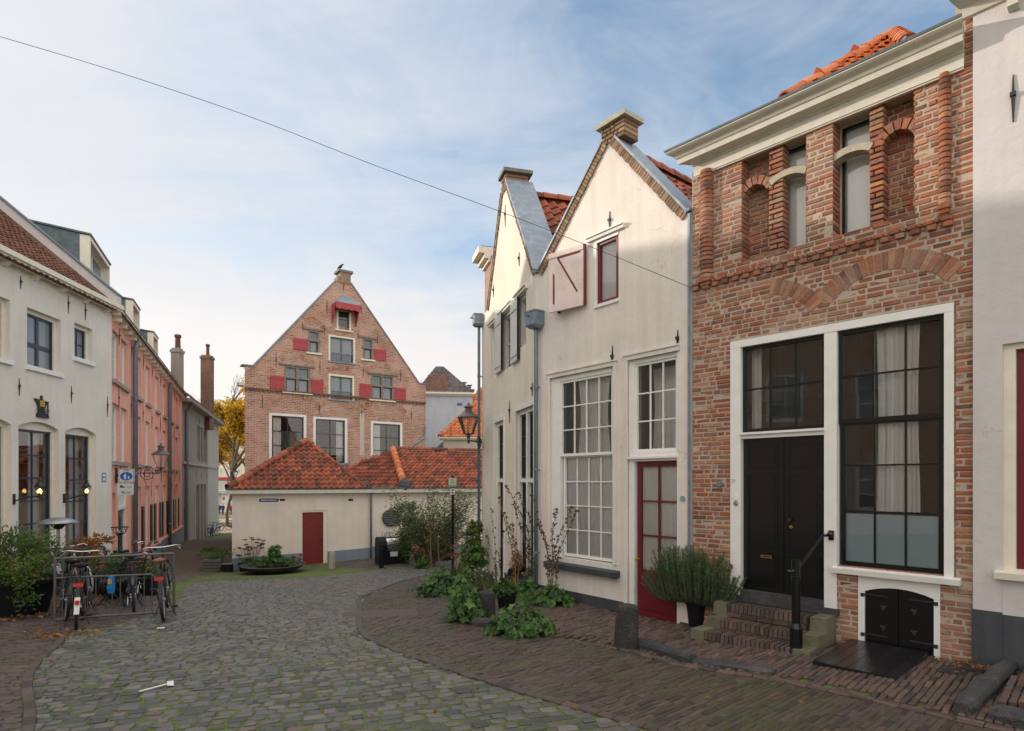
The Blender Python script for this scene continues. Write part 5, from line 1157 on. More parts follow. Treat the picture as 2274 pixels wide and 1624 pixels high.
# ---------------------------------------------------------------- houses glimpsed behind on the right
BG = Frame(at(930, 900, 46).to_2d(), (1, .12)); u = BG.u
GB = root('grey_blue_house', BG.p(3, -1.5), 'blue-grey plastered house with a steep dark tiled roof behind the brick gable', 'house')
z0 = BG.uz(990, 880)[1]; mb = MB(); mb.fbox(BG, u(925), u(1049), -3, z0, -8, 0); mb.build('wall', M['plaster_blue'], GB)
mb = MB(); mould(mb, BG, u(925), u(1052), [(0, z0), (.1, z0), (.3, z0 + .15), (.3, z0 + .28), (0, z0 + .3)]); mb.build('cornice', M['cream'], GB)
ra, rb = BG.uz(975, 815, -.6); V = BG.p(0, rb, -4.0) - BG.p(0, z0 + .3, .2)
ca = u(976)
mb = MB(); mb.loft([[BG.p(u(922), z0 + .28, .2), BG.p(u(1052), z0 + .28, .2), BG.p(u(1052), z0 + .28, -8), BG.p(u(922), z0 + .28, -8)], [BG.p(ca - .3, rb, -.4), BG.p(ca + .3, rb, -.4), BG.p(ca + .3, rb, -7), BG.p(ca - .3, rb, -7)]]); 
mb.build('roof', brick_tex('slate_roof', [(0, (.09, .085, .10)), (1, (.20, .18, .19))], (.05, .045, .05), .22, .28, .02, (.30, .27, .28), .4), GB)
mb = MB(); mb.hexa([BG.p(ca - 1.0, z0 + .3, .15), BG.p(ca + .65, z0 + .3, .15), BG.p(ca + .65, z0 + .3, -2), BG.p(ca - 1.0, z0 + .3, -2), BG.p(ca - .9, rb - .75, .05), BG.p(ca + .55, rb - .75, .05), BG.p(ca + .55, rb - .75, -2), BG.p(ca - .9, rb - .75, -2)]); mb.build('attic_gable', M['brick_dark'], GB)
for xx in (1030, 1042):
    a, zt = BG.uz(xx, 862 if xx < 1035 else 868, -3); mb = MB(); mb.fbox(BG, a - .35, a + .35, z0, zt, -3.5, -2.8); ch = mb.build('chimney', M['brick_dark'], GB)
    mb = MB(); mb.fbox(BG, a - .42, a + .42, zt, zt + .1, -3.55, -2.75); mb.tube([BG.p(a, zt + .1, -3.1), BG.p(a, zt + .35, -3.1)], .15, 10); mb.tube([BG.p(a, zt + .42, -3.1), BG.p(a, zt + .48, -3.1)], .25, 10); mb.tube([BG.p(a, zt + .3, -3.1), BG.p(a, zt + .44, -3.1)], .04, 6); mb.build('chimney_pot', M['zinc_dark'], ch)
r = BG.rect(1015, 1026, 895, 901); mb = MB(); mb.fbox(BG, r[0], r[1], r[2], r[3], -.02, .03); mb.build('vent', M['zinc_dark'], GB)
TB = Frame(at(984, 990, 39).to_2d(), (1, .05)); u = TB.u
TH = root('tan_house', TB.p(2, -1.5), 'sandy plastered house with a bright orange tiled hip roof behind the street lantern', 'house')
z0 = TB.uz(1000, 978)[1]; mb = MB(); mb.fbox(TB, 0, u(1110), -3, z0, -6, 0); mb.build('wall', M['plaster_tan'], TH)
mb = MB(); mould(mb, TB, -.2, u(1112), [(0, z0), (.15, z0), (.28, z0 + .12), (.28, z0 + .22), (0, z0 + .24)]); mb.build('cornice', M['cream'], TH)
zt = TB.uz(1065, 893, -3)[1]; V = TB.p(0, zt, -3.2) - TB.p(0, z0 + .22, .25); ui = TB.u(1058, -3)
mb = pantiles(TB.p(0, z0 + .22, .25), TB.d.to_3d(), V, [(-.2, 0), (u(1112), 0), (u(1112), V.length), (ui, V.length)], w=.26, h=.34, seed=71); ridge(mb, TB.p(-.2, z0 + .26, .25), TB.p(ui, zt + .05, -3.2), .14); mb.build('roof', M['tile_bright'], TH)
u2, zz = TB.uz(969, 1000); mb = MB(); mb.fbox(TB, u2, -.01, -3, zz, -1.5, -.2); mb.build('side_annex', M['plaster_taupe'], TH)
mb = MB(); mb.hexa([TB.p(u2 - .2, zz, 0), TB.p(-.01, zz, 0), TB.p(-.01, zz, -1.5), TB.p(u2 - .2, zz, -1.5), TB.p(u2 + .3, zz + .55, -.7), TB.p(-.01, zz + .6, -.7), TB.p(-.01, zz + .6, -.8), TB.p(u2 + .3, zz + .55, -.8)]); mb.build('annex_roof', M['lead'], TH)
RB_ = Frame(at(1040, 900, 48).to_2d(), (1, 0)); u = RB_.u
RR = root('red_roof_house', RB_.p(2, 0), 'far house with a red tiled roof, just left of the cream gable house', 'house')
z0 = RB_.uz(1050, 893)[1]; mb = MB(); mb.fbox(RB_, 0, 5, -3, z0, -6, 0); mb.build('wall', M['plaster_white'], RR)
zt = RB_.uz(1068, 868, -2)[1]; V = RB_.p(0, zt + .6, -3) - RB_.p(0, z0, .3); mb = pantiles(RB_.p(0, z0, .3), RB_.d.to_3d(), V, [(-.3, 0), (5, 0), (5, V.length), (1.2, V.length)], w=.28, h=.36, seed=72); mb.build('roof', M['tile_bright'], RR)
# ---------------------------------------------------------------- white house at the left edge
F = FL; u = F.u
LH = root('left_white_house', F.p(-4, -.5), 'off-white plastered house with tall dark blue arched windows, at the left edge', 'house')
uw0 = -11.5; zE = (F.uz(10, 576)[1] + F.uz(250, 694)[1]) / 2
Wn = {'w0': (-62, 22, 655, 742, 22), 'w1': (60, 135, 682, 812, 60), 'w2': (165, 205, 716, 794, 165)}
Dn = {'f0': (-95, 25, 934, 1340, 25), 'f1': (41, 131, 936, 1290, 41), 'f2': (145, 213, 951, 1262, 145)}
wr_ = {k: F.rect(v[0], v[1], v[2], v[3], 0, v[4]) for k, v in Wn.items()}; dr_ = {k: F.rect(v[0], v[1], v[2], v[3], 0, v[4]) for k, v in Dn.items()}
zt1, zb1 = wr_['w1'][3], wr_['w1'][2]
wr_['w0'] = (wr_['w0'][0], wr_['w0'][1], zb1, zt1)
hd = sum(r[3] for r in dr_.values()) / 3
for k in dr_: r = dr_[k]; dr_[k] = (r[0], r[1], gz(*F.p(r[0], 0).to_2d()) + .12, hd + .06)
mb = MB(); mb.wall(F, [(uw0, -2.5), (0, -2.5), (0, zE + .1), (uw0, zE + .1)], [rect(r) for r in wr_.values()] + [arch(*r, .16) for r in dr_.values()], 0, .30)
shell(mb, F, uw0, -.02, -2.5, zE + .1, 7); mb.build('wall', M['plaster_left'], LH)
for k, r in wr_.items():
    a, b, c, d_ = r; mb = MB(); mb.fbox(F, a, b, d_ - .10, d_, -.28, -.13); mb.fbox(F, a, a + .09, c, d_ - .1, -.28, -.13); mb.fbox(F, b - .09, b, c, d_ - .1, -.28, -.13); mb.build('window_frame', M['cream'], LH)
    cols = 2
    window(F, LH, (a + .09, b - .09, c + .02, d_ - .1), 2, 2 if k == 'w2' else [.42], -.17, .05, .03 if k == 'w2' else .11, M['blue'], M['dglass_blue'])
    mb = MB(); mb.fbox(F, a - .05, b + .05, c - .10, c + .02, -.2, .07); mb.build('window_sill', M['white'], LH)
for k, r in dr_.items():
    a, b, c, d_ = r; mb = MB(); zt = d_ - .22
    q = arch(a, b, zt, d_, .16); mb.prism(F, q, -.27, -.12); mb.fbox(F, a, a + .11, c, zt, -.27, -.12); mb.fbox(F, b - .11, b, c, zt, -.27, -.12); mb.build('door_frame', M['cream'], LH)
    o = window(F, LH, (a + .11, b - .11, c, zt), 2, 6, -.17, .055, .04, M['blue'], M['glass'], name='french_window')
    drape(F, o, a + (b - a) * (.62 if k != 'f2' else .55), b - .15, c, zt, -.42, M['curtain'], .12, .03)
mb = MB(); mould(mb, F, uw0, .05, [(.0, zE - .02), (.30, zE - .02), (.30, zE + .02), (.36, zE + .04), (.36, zE + .17), (.30, zE + .20), (.0, zE + .20)]); mb.build('eaves_board', M['cream'], LH)
x = -.35
while x > uw0:
    mb = MB(); mb.hexa([F.p(x - .05, zE - .16, .05), F.p(x + .05, zE - .16, .05), F.p(x + .05, zE - .16, 0), F.p(x - .05, zE - .16, 0), F.p(x - .05, zE - .021, .26), F.p(x + .05, zE - .021, .26), F.p(x + .05, zE - .021, 0), F.p(x - .05, zE - .021, 0)]); mb.build('eaves_bracket', M['cream'], LH); x -= 1.02
pit = math.radians(40); zr = zE - .05; Lr = 6.6
V = Vector((-F.n.x * math.cos(pit), -F.n.y * math.cos(pit), math.sin(pit)))
mb = pantiles(F.p(uw0, zr, .25), F.d.to_3d(), V, [(0, 0), (-uw0 - .25, 0), (-uw0 - .25, Lr), (0, Lr)], seed=81, w=.22, h=.24, amp=.02, nprof=5)
bk = F.p(uw0, zr, .25) + V * Lr; Vb = Vector((-F.n.x * math.cos(pit), -F.n.y * math.cos(pit), -math.sin(pit))); mb.quad(bk, bk + F.d.to_3d() * (-uw0), bk + F.d.to_3d() * (-uw0) + Vb * Lr, bk + Vb * Lr, .2)
mb.build('roof', M['tile_brown'], LH)
anchors(F, LH, [(45, 613, 642), (151, 655, 697), (189, 672, 712), (42, 840, 880), (158, 857, 896), (238, 880, 926)])
# party wall rising between the two houses
mb = MB(); S = F.side(-.02)                                     # u runs out to the street
def par(d, h): return (d, zr + (.25 - d) * math.tan(pit) + h)
for d0, d1, h0, h1, m, nm in ((-5.5, .20, .03, .20, 'brick_dark', 'brick_upstand'), (-5.5, .22, .20, .52, 'plaster_right', 'parapet')):
    P = [par(d0, h0), par(d1, h0), par(d1, h1), par(d0, h1)]; mb = MB()
    th0, th1 = (-.16, .10) if m == 'brick_dark' else (-.12, .14)
    q0 = [F.p(th0, z, d) for d, z in P]; q1 = [F.p(th1, z, d) for d, z in P]; mb.hexa([q0[0], q0[1], q1[1], q1[0], q0[3], q0[2], q1[2], q1[3]]); mb.build(nm, M[m], LH)
P = [par(-5.5, .521), par(.24, .521), par(.24, .57), par(-5.5, .57)]; q0 = [F.p(-.16, z, d) for d, z in P]; q1 = [F.p(.18, z, d) for d, z in P]; mb = MB(); mb.hexa([q0[0], q0[1], q1[1], q1[0], q0[3], q0[2], q1[2], q1[3]]); mb.build('coping', M['zinc_dark'], LH)
# iron anvil emblem
us, zs = F.uz(90, 903); EM = root('wall_emblem', F.p(us, zs, 0), 'black iron anvil-shaped emblem with a yellow panel above the tall blue window', 'emblem')
k = .30; P = [(-.95, .62), (-.15, .58), (-.10, .95), (.08, .95), (.12, .56), (1.0, .50), (.60, .20), (.32, -.25), (.45, -.55), (.95, -.75), (.95, -.98), (-.62, -.98), (-.62, -.70), (-.38, -.50), (-.40, -.15), (-.62, .25)]
mb = MB(); mb.prism(F, [(us + x * k * .95, zs + z * k) for x, z in P], .01, .04)
for zz in (-.22, -.40): mb.fbox(F, us - .20, us + .26, zs + zz * k - .008, zs + zz * k + .008, .035, .055)
mb.fbox(F, us + .20, us + .225, zs - .25, zs + .12, .035, .055); mb.build('anvil', M['iron'], EM)
mb = MB()
for i in range(3): mb.fbox(F, us - .08, us + .09, zs + .0 + .055 * i, zs + .04 + .055 * i, .04, .052)
mb.build('yellow_panel', M['yellow'], EM)
us, zs = F.uz(230, 1060); PQ = root('wall_plate', F.p(us, zs, 0), 'small square blue and white plate on the white wall near the pink house', 'plate')
mb = MB(); mb.fbox(F, us - .10, us + .10, zs - .14, zs + .14, 0, .015); mb.build('plate', paint('plate_blue', (.10, .25, .42), .35, .05), PQ)
mb = MB(); mb.fbox(F, us - .065, us + .065, zs + .02, zs + .10, .015, .018); mb.fbox(F, us - .065, us + .065, zs - .10, zs - .03, .015, .018); mb.build('plate_panel', M['white'], PQ)
def small_lantern(p, parent, s=1.0, lit=True, stem=True):
    p = Vector(p); mb = MB(); mb.lathe([(.035 * s, 0), (.05 * s, .02 * s)], p, 6); mb.lathe([(.115 * s, .20 * s), (.12 * s, .215 * s), (.085 * s, .27 * s), (.04 * s, .32 * s), (.03 * s, .36 * s), (.05 * s, .37 * s), (.012 * s, .42 * s), (.004, .48 * s)], p, 6)
    for k in range(6): a = 2 * math.pi * k / 6; mb.tube([p + Vector((.05 * s * math.cos(a), .05 * s * math.sin(a), .02 * s)), p + Vector((.11 * s * math.cos(a), .11 * s * math.sin(a), .205 * s))], .006 * s, 5)
    cage = mb.build('lantern_cage', M['iron'], parent)
    mb = MB(); mb.lathe([(.046 * s, .022 * s), (.106 * s, .202 * s)], p, 6); mb.build('lantern_glass', M['glass_clear'], cage)
    mb = MB(); mb.lathe([(.015 * s, .05 * s), (.035 * s, .09 * s), (.03 * s, .13 * s), (.008 * s, .155 * s)], p, 10); mb.build('bulb', M['glow'] if lit else M['whiteplastic'], cage)
for xm, ym, xe, lab in ((30, 1108, 72, 'lit lantern on an arm between the first two tall blue windows'), (141, 1106, 163, 'lit amber wall lantern beside the narrow blue window')):
    us, zs = F.uz(xm, ym); LM = root('wall_lantern', F.p(us, zs, 0), lab, 'lantern', 'small lit lanterns on the white house')
    L = .62
    mb = MB(); mb.fbox(F, us - .03, us + .03, zs - .14, zs + .12, 0, .03); mb.tube([F.p(us, zs - .05, .02), F.p(us, zs, .2), F.p(us, zs + .06, L * .7), F.p(us, zs + .06, L)], .016, 8); mb.tube([F.p(us, zs + .06, L), F.p(us, zs + .10, L)], [.03, .02], 8)
    mb.build('bracket', M['iron'], LM); small_lantern(F.p(us, zs + .10, L), LM, 1.0)

# ---------------------------------------------------------------- pink house
F = FP; u = F.u; E = 20.6
PH = root('pink_house', F.p(8, -1.3), 'long salmon pink house with white sash windows and dark ground floor shutters', 'house')
zE = 7.27; W2 = [.15, 1.5, 4.35, 6.6, 9.35, 11.9, 14.8, 17.2]; ww = 1.12
mid = [(a, a + ww, 2.62, 4.50) for a in W2]; topw = [(a, a + ww, 5.25, 6.85) for a in W2]
gnd = [(a, a + ww, -.70, 1.75) for a in W2[2:]]; door = (1.0, 2.75, -1.6, 1.72)
door = (u(262), u(284), -1.5, F.uz(262, 1081)[1])
nar = (.12, .62, -1.3, 1.6)
mb = MB(); mb.wall(F, [(0, -4), (E, -4), (E, zE), (0, zE)], [rect(r) for r in mid + topw + gnd + [door, nar]], 0, .20); shell(mb, F, .02, E, -4, zE, 8); mb.build('wall', M['plaster_pink'], PH)
for i, r in enumerate(mid + topw + gnd):
    a, b, c, d_ = r; mb = MB(); mb.fbox(F, a, b, d_ - .09, d_, -.2, -.10); mb.fbox(F, a, a + .10, c, d_ - .09, -.2, -.10); mb.fbox(F, b - .10, b, c, d_ - .09, -.2, -.10); mb.build('window_frame', M['white'], PH)
    window(F, PH, (a + .10, b - .10, c, d_ - .09), 2 if i >= 8 else 1, [.5], -.13, .05, .03, M['white'], M['dglass_blue'])
    if i < 16: mb = MB(); mb.fbox(F, a - .08, b + .08, c - .13, c, -.1, .09); mb.build('window_sill', M['plaster_taupe'], PH)
a, b, c, d_ = door; zt = F.uz(262, 1131)[1]; mb = MB(); mb.fbox(F, a, a + .12, c, d_, -.2, -.06); mb.fbox(F, b - .12, b, c, d_, -.2, -.06); mb.fbox(F, a + .12, b - .12, d_ - .1, d_, -.2, -.06); mb.fbox(F, a + .12, b - .12, zt - .05, zt + .06, -.2, -.05); mb.build('door_frame', M['white'], PH)
mb = MB(); n = 6
for i in range(n): p = a + .12 + (b - a - .24) * i / n; mb.fbox(F, p + .01, p + (b - a - .24) / n - .01, zt + .06, d_ - .1, -.18, -.12)
mb.build('transom_panel', M['cream'], PH)
mb = MB(); m_ = (a + b) / 2; mb.fbox(F, a + .12, m_ - .01, c, zt - .05, -.19, -.14); mb.fbox(F, m_ + .01, b - .12, c, zt - .05, -.19, -.14); 
for p, q in ((a + .22, m_ - .1), (m_ + .1, b - .22)): mb.fbox(F, p, q, c + .9, zt - .2, -.14, -.125)
mb.build('door', paint('brown_grey_door', (.16, .14, .13), .5, .1), PH)
a, b, c, d_ = nar; window(F, PH, (a, b, c, d_), 1, 3, -.1, .07, .03, M['white'], M['dglass'])
for k, a in enumerate(W2[2:]):
    for s in (0, 1):
        x0 = a - .52 if s == 0 else a + ww + .02
        if k == 1 and s == 0: continue
        mb = MB(); mb.fbox(F, x0, x0 + .50, -.72, .95, .01, .05); so = mb.build('shutter', M['shutter_dark'], PH); mb = MB(); mb.fbox(F, x0 + .06, x0 + .44, -.60, .10, .045, .06); mb.fbox(F, x0 + .06, x0 + .44, .18, .85, .045, .06); mb.build('shutter_panel', M['shutter_dark'], so)
mb = MB(); mb.fbox(F, u(338), E + .01, -4, -.95, -.1, .05); mb.build('plinth', M['plinth_blue'], PH)
mb = MB(); mb.fbox(F, u(338), E + .01, -.95, -.86, -.1, .08); mb.build('plinth_ledge', M['plaster_pink'], PH)
mb = MB(); mould(mb, F, -.05, E + .1, [(.0, zE - .03), (.24, zE - .01), (.25, zE + .0), (.25, zE + .09), (.29, zE + .10), (.29, zE + .14), (.0, zE + .15)]); mb.build('cornice', M['cream'], PH)
mb = MB(); mould(mb, F, -.05, E + .1, [(.10, zE + .152), (.30, zE + .142), (.31, zE + .19), (.10, zE + .20)]); mb.build('gutter', M['zinc_dark'], PH)
x = .3
while x < E: mb = MB(); mb.fbox(F, x - .06, x + .06, zE - .16, zE - .025, .0, .22); mb.build('cornice_bracket', M['cream'], PH); x += .92
pit = math.radians(39); V = Vector((-F.n.x * math.cos(pit), -F.n.y * math.cos(pit), math.sin(pit))); zr = zE + .02; Lr = 6.5
mb = pantiles(F.p(.1, zr, .25), F.d.to_3d(), V, [(0, 0), (E, 0), (E, Lr), (0, Lr)], seed=82, w=.26, h=.34, amp=.025, nprof=5)
bk = F.p(0, zr, .25) + V * Lr; Vb = Vector((V.x, V.y, -V.z)); mb.quad(bk, bk + F.d.to_3d() * E, bk + F.d.to_3d() * E + Vb * Lr, bk + Vb * Lr, .2)
mb.build('roof', M['tile_brown'], PH)
for (x0, x1, ya, yb) in ((197, 241, 519, 640), (293, 308, 664, 730), (339, 349, 736, 770)):
    a, b = u(x0, -1), u(x1, -1); zt = F.uz(x0, ya, -1)[1]; zb = zE + .3
    b = max(b, a + 1.5)
    mb = MB(); zbk = zt - .55
    for uu in (a, b - .04):
        P = [(-1.0, zb + .9), (-1.0, zt - .06), (-4.6, zt + .35), (-4.6, zb + .9)]
        mb.hexa([F.p(uu, P[0][1], -1.0), F.p(uu + .04, P[0][1], -1.0), F.p(uu + .04, P[3][1], -4.6), F.p(uu, P[3][1], -4.6), F.p(uu, P[1][1], -1.0), F.p(uu + .04, P[1][1], -1.0), F.p(uu + .04, P[2][1], -4.6), F.p(uu, P[2][1], -4.6)])
        for kk in range(3): z = zb + .9 + .42 * kk; mb.fbox(F, uu - .012, uu + .052, z, z + .02, -4.4, -1.0)
    mb.hexa([F.p(a - .06, zt - .06, -.92), F.p(b + .06, zt - .06, -.92), F.p(b + .06, zt + .35, -4.6), F.p(a - .06, zt + .35, -4.6), F.p(a - .06, zt, -.92), F.p(b + .06, zt, -.92), F.p(b + .06, zt + .41, -4.6), F.p(a - .06, zt + .41, -4.6)])
    dm = mb.build('dormer', M['zinc_dark'], PH)
    mb = MB(); mb.fbox(F, a - .02, a + .09, zb + .3, zt - .07, -1.25, -.96); mb.fbox(F, b - .09, b + .02, zb + .3, zt - .07, -1.25, -.96); mb.fbox(F, a + .09, b - .09, zt - .22, zt - .07, -1.25, -.95); mb.fbox(F, a - .02, b + .02, zb + .15, zb + .55, -1.3, -.94); mb.build('dormer_frame', M['cream'], dm)
    window(F, dm, (a + .09, b - .09, zb + .55, zt - .22), 2, 1, -1.2, .07, .08, M['white'], M['dglass_blue'], name='dormer_window')
for x0, zt, zb_ in ((299, zE - .05, -1.4), (376, zE - .05, -1.6)):
    uu = u(x0, .1); mb = MB(); mb.tube([F.p(uu, zt, .24), F.p(uu, zt - .3, .12), F.p(uu, zb_, .12)], .085, 12); pp = mb.build('drain_pipe', M['zinc_pipe'], PH, smooth=True)
    for z in (5.0, 2.2, -.3):
        mb = MB(); mb.tube([F.p(uu, z, .12), F.p(uu, z + .10, .12)], .10, 12); mb.build('pipe_collar', M['zinc_pipe'], pp)
for a in (W2[1] - .4, 3.3, 5.9, 8.2, 10.9, 14.0, 16.4, 18.9):
    anchor(F, PH, a, 4.3, 5.1); anchor(F, PH, a + .3, 1.9, 2.55); anchor(F, PH, a + .1, 6.55, 7.1)

# wall lantern on a scrolled bracket
def big_lantern(p, parent, s=1.0, n=6):                         # p: foot of the lantern
    p = Vector(p); mb = MB(); R_ = lambda k: 2 * math.pi * k / n
    mb.lathe([(.05 * s, -.16 * s), (.035 * s, -.10 * s), (.07 * s, -.04 * s), (.04 * s, 0), (.14 * s, .02 * s), (.15 * s, .04 * s)], p, 10)
    mb.lathe([(.30 * s, .50 * s), (.325 * s, .50 * s), (.33 * s, .525 * s), (.24 * s, .60 * s), (.13 * s, .67 * s), (.10 * s, .69 * s), (.095 * s, .80 * s), (.15 * s, .82 * s), (.15 * s, .835 * s), (.07 * s, .87 * s), (.03 * s, .93 * s), (.004, .97 * s)], p, 18)
    for k in range(n): mb.tube([p + Vector((.145 * s * math.cos(R_(k)), .145 * s * math.sin(R_(k)), .04 * s)), p + Vector((.30 * s * math.cos(R_(k)), .30 * s * math.sin(R_(k)), .505 * s))], .011 * s, 6)
    c = mb.build('lantern_cage', M['iron_grey'], parent)
    mb = MB(); mb.lathe([(.138 * s, .045 * s), (.288 * s, .498 * s)], p, n); mb.build('lantern_glass', M['glass_clear'], c)
    mb = MB(); mb.tube([p + Vector((0, 0, .04 * s)), p + Vector((0, 0, .12 * s))], .03 * s, 8); mb.tube([p + Vector((0, 0, .12 * s)), p + Vector((0, 0, .30 * s))], .024 * s, 8); mb.build('lamp_tube', M['whiteplastic'], c)
def spiral(c, U, r0, r1, turns, n=40, a0=0):
    return [c + (U * math.cos(a0 + turns * 2 * math.pi * i / n) + Vector((0, 0, 1)) * math.sin(a0 + turns * 2 * math.pi * i / n)) * (r0 + (r1 - r0) * i / n) for i in range(n + 1)]
M['iron_grey'] = paint('weathered_iron', (.11, .11, .115), .5, .2, .2)
us, zs = F.uz(296, 1047); nn = F.n.to_3d()
SL = root('wall_street_lamp', F.p(us, zs, 0), 'unlit old street lantern on a scrolled iron bracket on the pink house', 'street lamp')
base = F.p(us, zs, 0.12); s = 1.0; L = .78
mb = MB(); mb.tube([base + Vector((0, 0, -.06)), base + nn * L + Vector((0, 0, -.06))], .018, 8)
mb.tube(spiral(base + nn * .34 + Vector((0, 0, -.10)), nn, .29, .05, 2.2), .014, 6); mb.tube([base + Vector((0, 0, .06)), base + nn * .15 + Vector((0, 0, .16)), base + nn * .36 + Vector((0, 0, .19))], .014, 6)
mb.tube(spiral(base + nn * .74 + Vector((0, 0, .0)), nn, .09, .02, 1.3, 16), .010, 6); mb.fbox(F, us - .04, us + .04, zs - .5, zs + .4, .08, .13)
for x in (.28, .46): mb.tube([base + nn * x + Vector((0, 0, -.35)), base + nn * x + Vector((.01, 0, -.95))], .008, 5)
mb.build('bracket', M['iron'], SL); big_lantern(base + nn * L + Vector((0, 0, .12)), SL, s)
# pedestrian zone sign on an arm
us, zs = F.uz(256, 1056); ZS = root('zone_sign', F.p(us, zs, 0), 'white pedestrian zone sign with blue oval and 40 m plate on the pink house', 'street sign')
c = at(281, 1058, 19.15); T = Frame(at(281, 1058, 19.1).to_2d(), (1, .12))
mb = MB(); mb.fbox(F, us - .06, us + .06, zs - .25, zs + .25, 0, .06); mb.tube([F.p(us, zs, .03), Vector((c.x - .1, c.y + .08, zs))], .035, 8); mb.tube([Vector((c.x - .1, c.y + .06, zs + .2)), Vector((c.x - .1, c.y + .06, zs - .55))], .02, 8); mb.build('sign_arm', M['iron'], ZS)
M['sign_white'] = paint('sign_white', (.62, .63, .64), .4, .04); M['sign_blue'] = paint('sign_blue', (.015, .09, .42), .35, .04)
w2, h2 = .235, .26
mb = MB(); mb.fbox(T, -w2, w2, c.z - h2 + .06, c.z + h2 - .02, .0, .02); mb.build('sign_plate', M['sign_white'], ZS)
mb = MB()
for q in ((-w2 + .012, w2 - .012, c.z + h2 - .045, c.z + h2 - .035), (-w2 + .012, w2 - .012, c.z - h2 + .075, c.z - h2 + .085), (-w2 + .012, -w2 + .022, c.z - h2 + .085, c.z + h2 - .045), (w2 - .022, w2 - .012, c.z - h2 + .085, c.z + h2 - .045)): mb.fbox(T, q[0], q[1], q[2], q[3], .02, .0222)
mb.build('sign_border', M['iron'], ZS)
mb = MB(); mb.prism(T, [(math.cos(2 * math.pi * k / 28) * .185, c.z + .0 + math.sin(2 * math.pi * k / 28) * .135) for k in range(28)], .02, .0235); mb.build('blue_oval', M['sign_blue'], ZS)
mb = MB()
for (x, z, k) in ((-.035, 0, 1.0), (.075, -.035, .62)):
    zz = c.z + z; mb.prism(T, [(x + math.cos(a) * .017 * k, zz + .075 * k + math.sin(a) * .017 * k) for a in [2 * math.pi * i / 10 for i in range(10)]], .0236, .0255)
    mb.prism(T, [(x - .028 * k, zz + .05 * k), (x + .026 * k, zz + .05 * k), (x + .045 * k, zz - .005 * k), (x + .033 * k, zz - .012 * k), (x + .020 * k, zz + .02 * k), (x + .018 * k, zz - .03 * k), (x + .045 * k, zz - .095 * k), (x + .027 * k, zz - .10 * k), (x, zz - .045 * k), (x - .025 * k, zz - .10 * k), (x - .045 * k, zz - .09 * k), (x - .018 * k, zz - .03 * k), (x - .022 * k, zz + .02 * k), (x - .042 * k, zz - .01 * k), (x - .052 * k, zz - .0 * k)], .0236, .0255)
mb.build('walking_figures', M['white'], ZS)
text('lettering', 'ZONE', .06, T, 0, c.z + h2 - .075, .021, M['iron'], ZS)
zq = c.z - h2 - .16; mb = MB(); mb.fbox(T, -w2 - .03, w2 - .02, zq - .17, zq + .19, .0, .018); so = mb.build('sign_subplate', M['sign_white'], ZS)
text('lettering', '40 m', .13, T, -.02, zq - .09, .0185, M['iron'], ZS)
mb = MB(); mb.fbox(T, -.19, -.05, zq + .06, zq + .10, .018, .02); mb.prism(T, [(-.19, zq + .10), (-.11, zq + .10), (-.12, zq + .14), (-.17, zq + .14)], .018, .02); mb.fbox(T, .02, .16, zq + .085, zq + .095, .018, .02); mb.fbox(T, .03, .15, zq + .05, zq + .06, .018, .02); mb.build('vehicle_symbol', M['iron'], so)

# ---------------------------------------------------------------- grey house beyond
F = FQ; u = F.u; E = 18.2
QH = root('grey_house', F.p(8, -2.3), 'plain taupe-grey rendered house with deep eaves beyond the pink house', 'house')
zE = 7.0; up = [(u(a), u(b), F.uz(a, c)[1], F.uz(a, d)[1]) for a, b, c, d in ((437.5, 444, 1026, 948), (445, 450, 1030, 960), (452, 459, 1032, 958))]
up = [(a, b, 3.4, 6.0) for a, b, _, _ in up]
lo = [(u(a), u(b), -2.6, 1.7) for a, b in ((436, 443), (445, 450), (452, 457))] + [(u(408), u(413), -2.6, .2)]
mb = MB(); mb.wall(F, [(0, -5), (E, -5), (E, zE), (0, zE)], [rect(r) for r in up + lo], 0, .2); shell(mb, F, .02, E, -5, zE, 9); mb.build('wall', M['plaster_taupe'], QH)
for r in up + lo: window(F, QH, r, 1, 3, -.12, .10, .05, M['plaster_grey'], M['dglass'])
mb = MB(); mb.fbox(F, .01, E - .5, 3.05, 3.2, -.1, .12); mb.build('string_course', M['plaster_grey'], QH)
mb = MB(); mb.fbox(F, u(461), E + .01, -5, zE - .05, -.1, .02); mb.build('end_strip', M['plaster_grey'], QH)
mb = MB(); mould(mb, F, -.1, E + .3, [(.0, zE), (.55, zE), (.58, zE + .22), (.0, zE + .25)]); mb.build('eaves_board', M['plaster_taupe'], QH)
pit = math.radians(40); V = Vector((-F.n.x * math.cos(pit), -F.n.y * math.cos(pit), math.sin(pit))); Lr = 5.5
mb = pantiles(F.p(-.1, zE + .25, .5), F.d.to_3d(), V, [(0, 0), (E + .4, 0), (E + .4, Lr), (0, Lr)], seed=83, w=.32, h=.40, amp=.03, nprof=4); mb.build('roof', M['tile_brown'], QH)
mb = MB(); uu = u(414, .1); mb.tube([F.p(uu, zE, .5), F.p(uu, zE - .5, .12), F.p(uu, -2.6, .12)], .10, 10); mb.build('drain_pipe', M['zinc_pipe'], QH)
for a in (7, 9.5, 12, 14.5): anchor(F, QH, a, 6.1, 6.7); anchor(F, QH, a - 1.5, 2.1, 2.7)
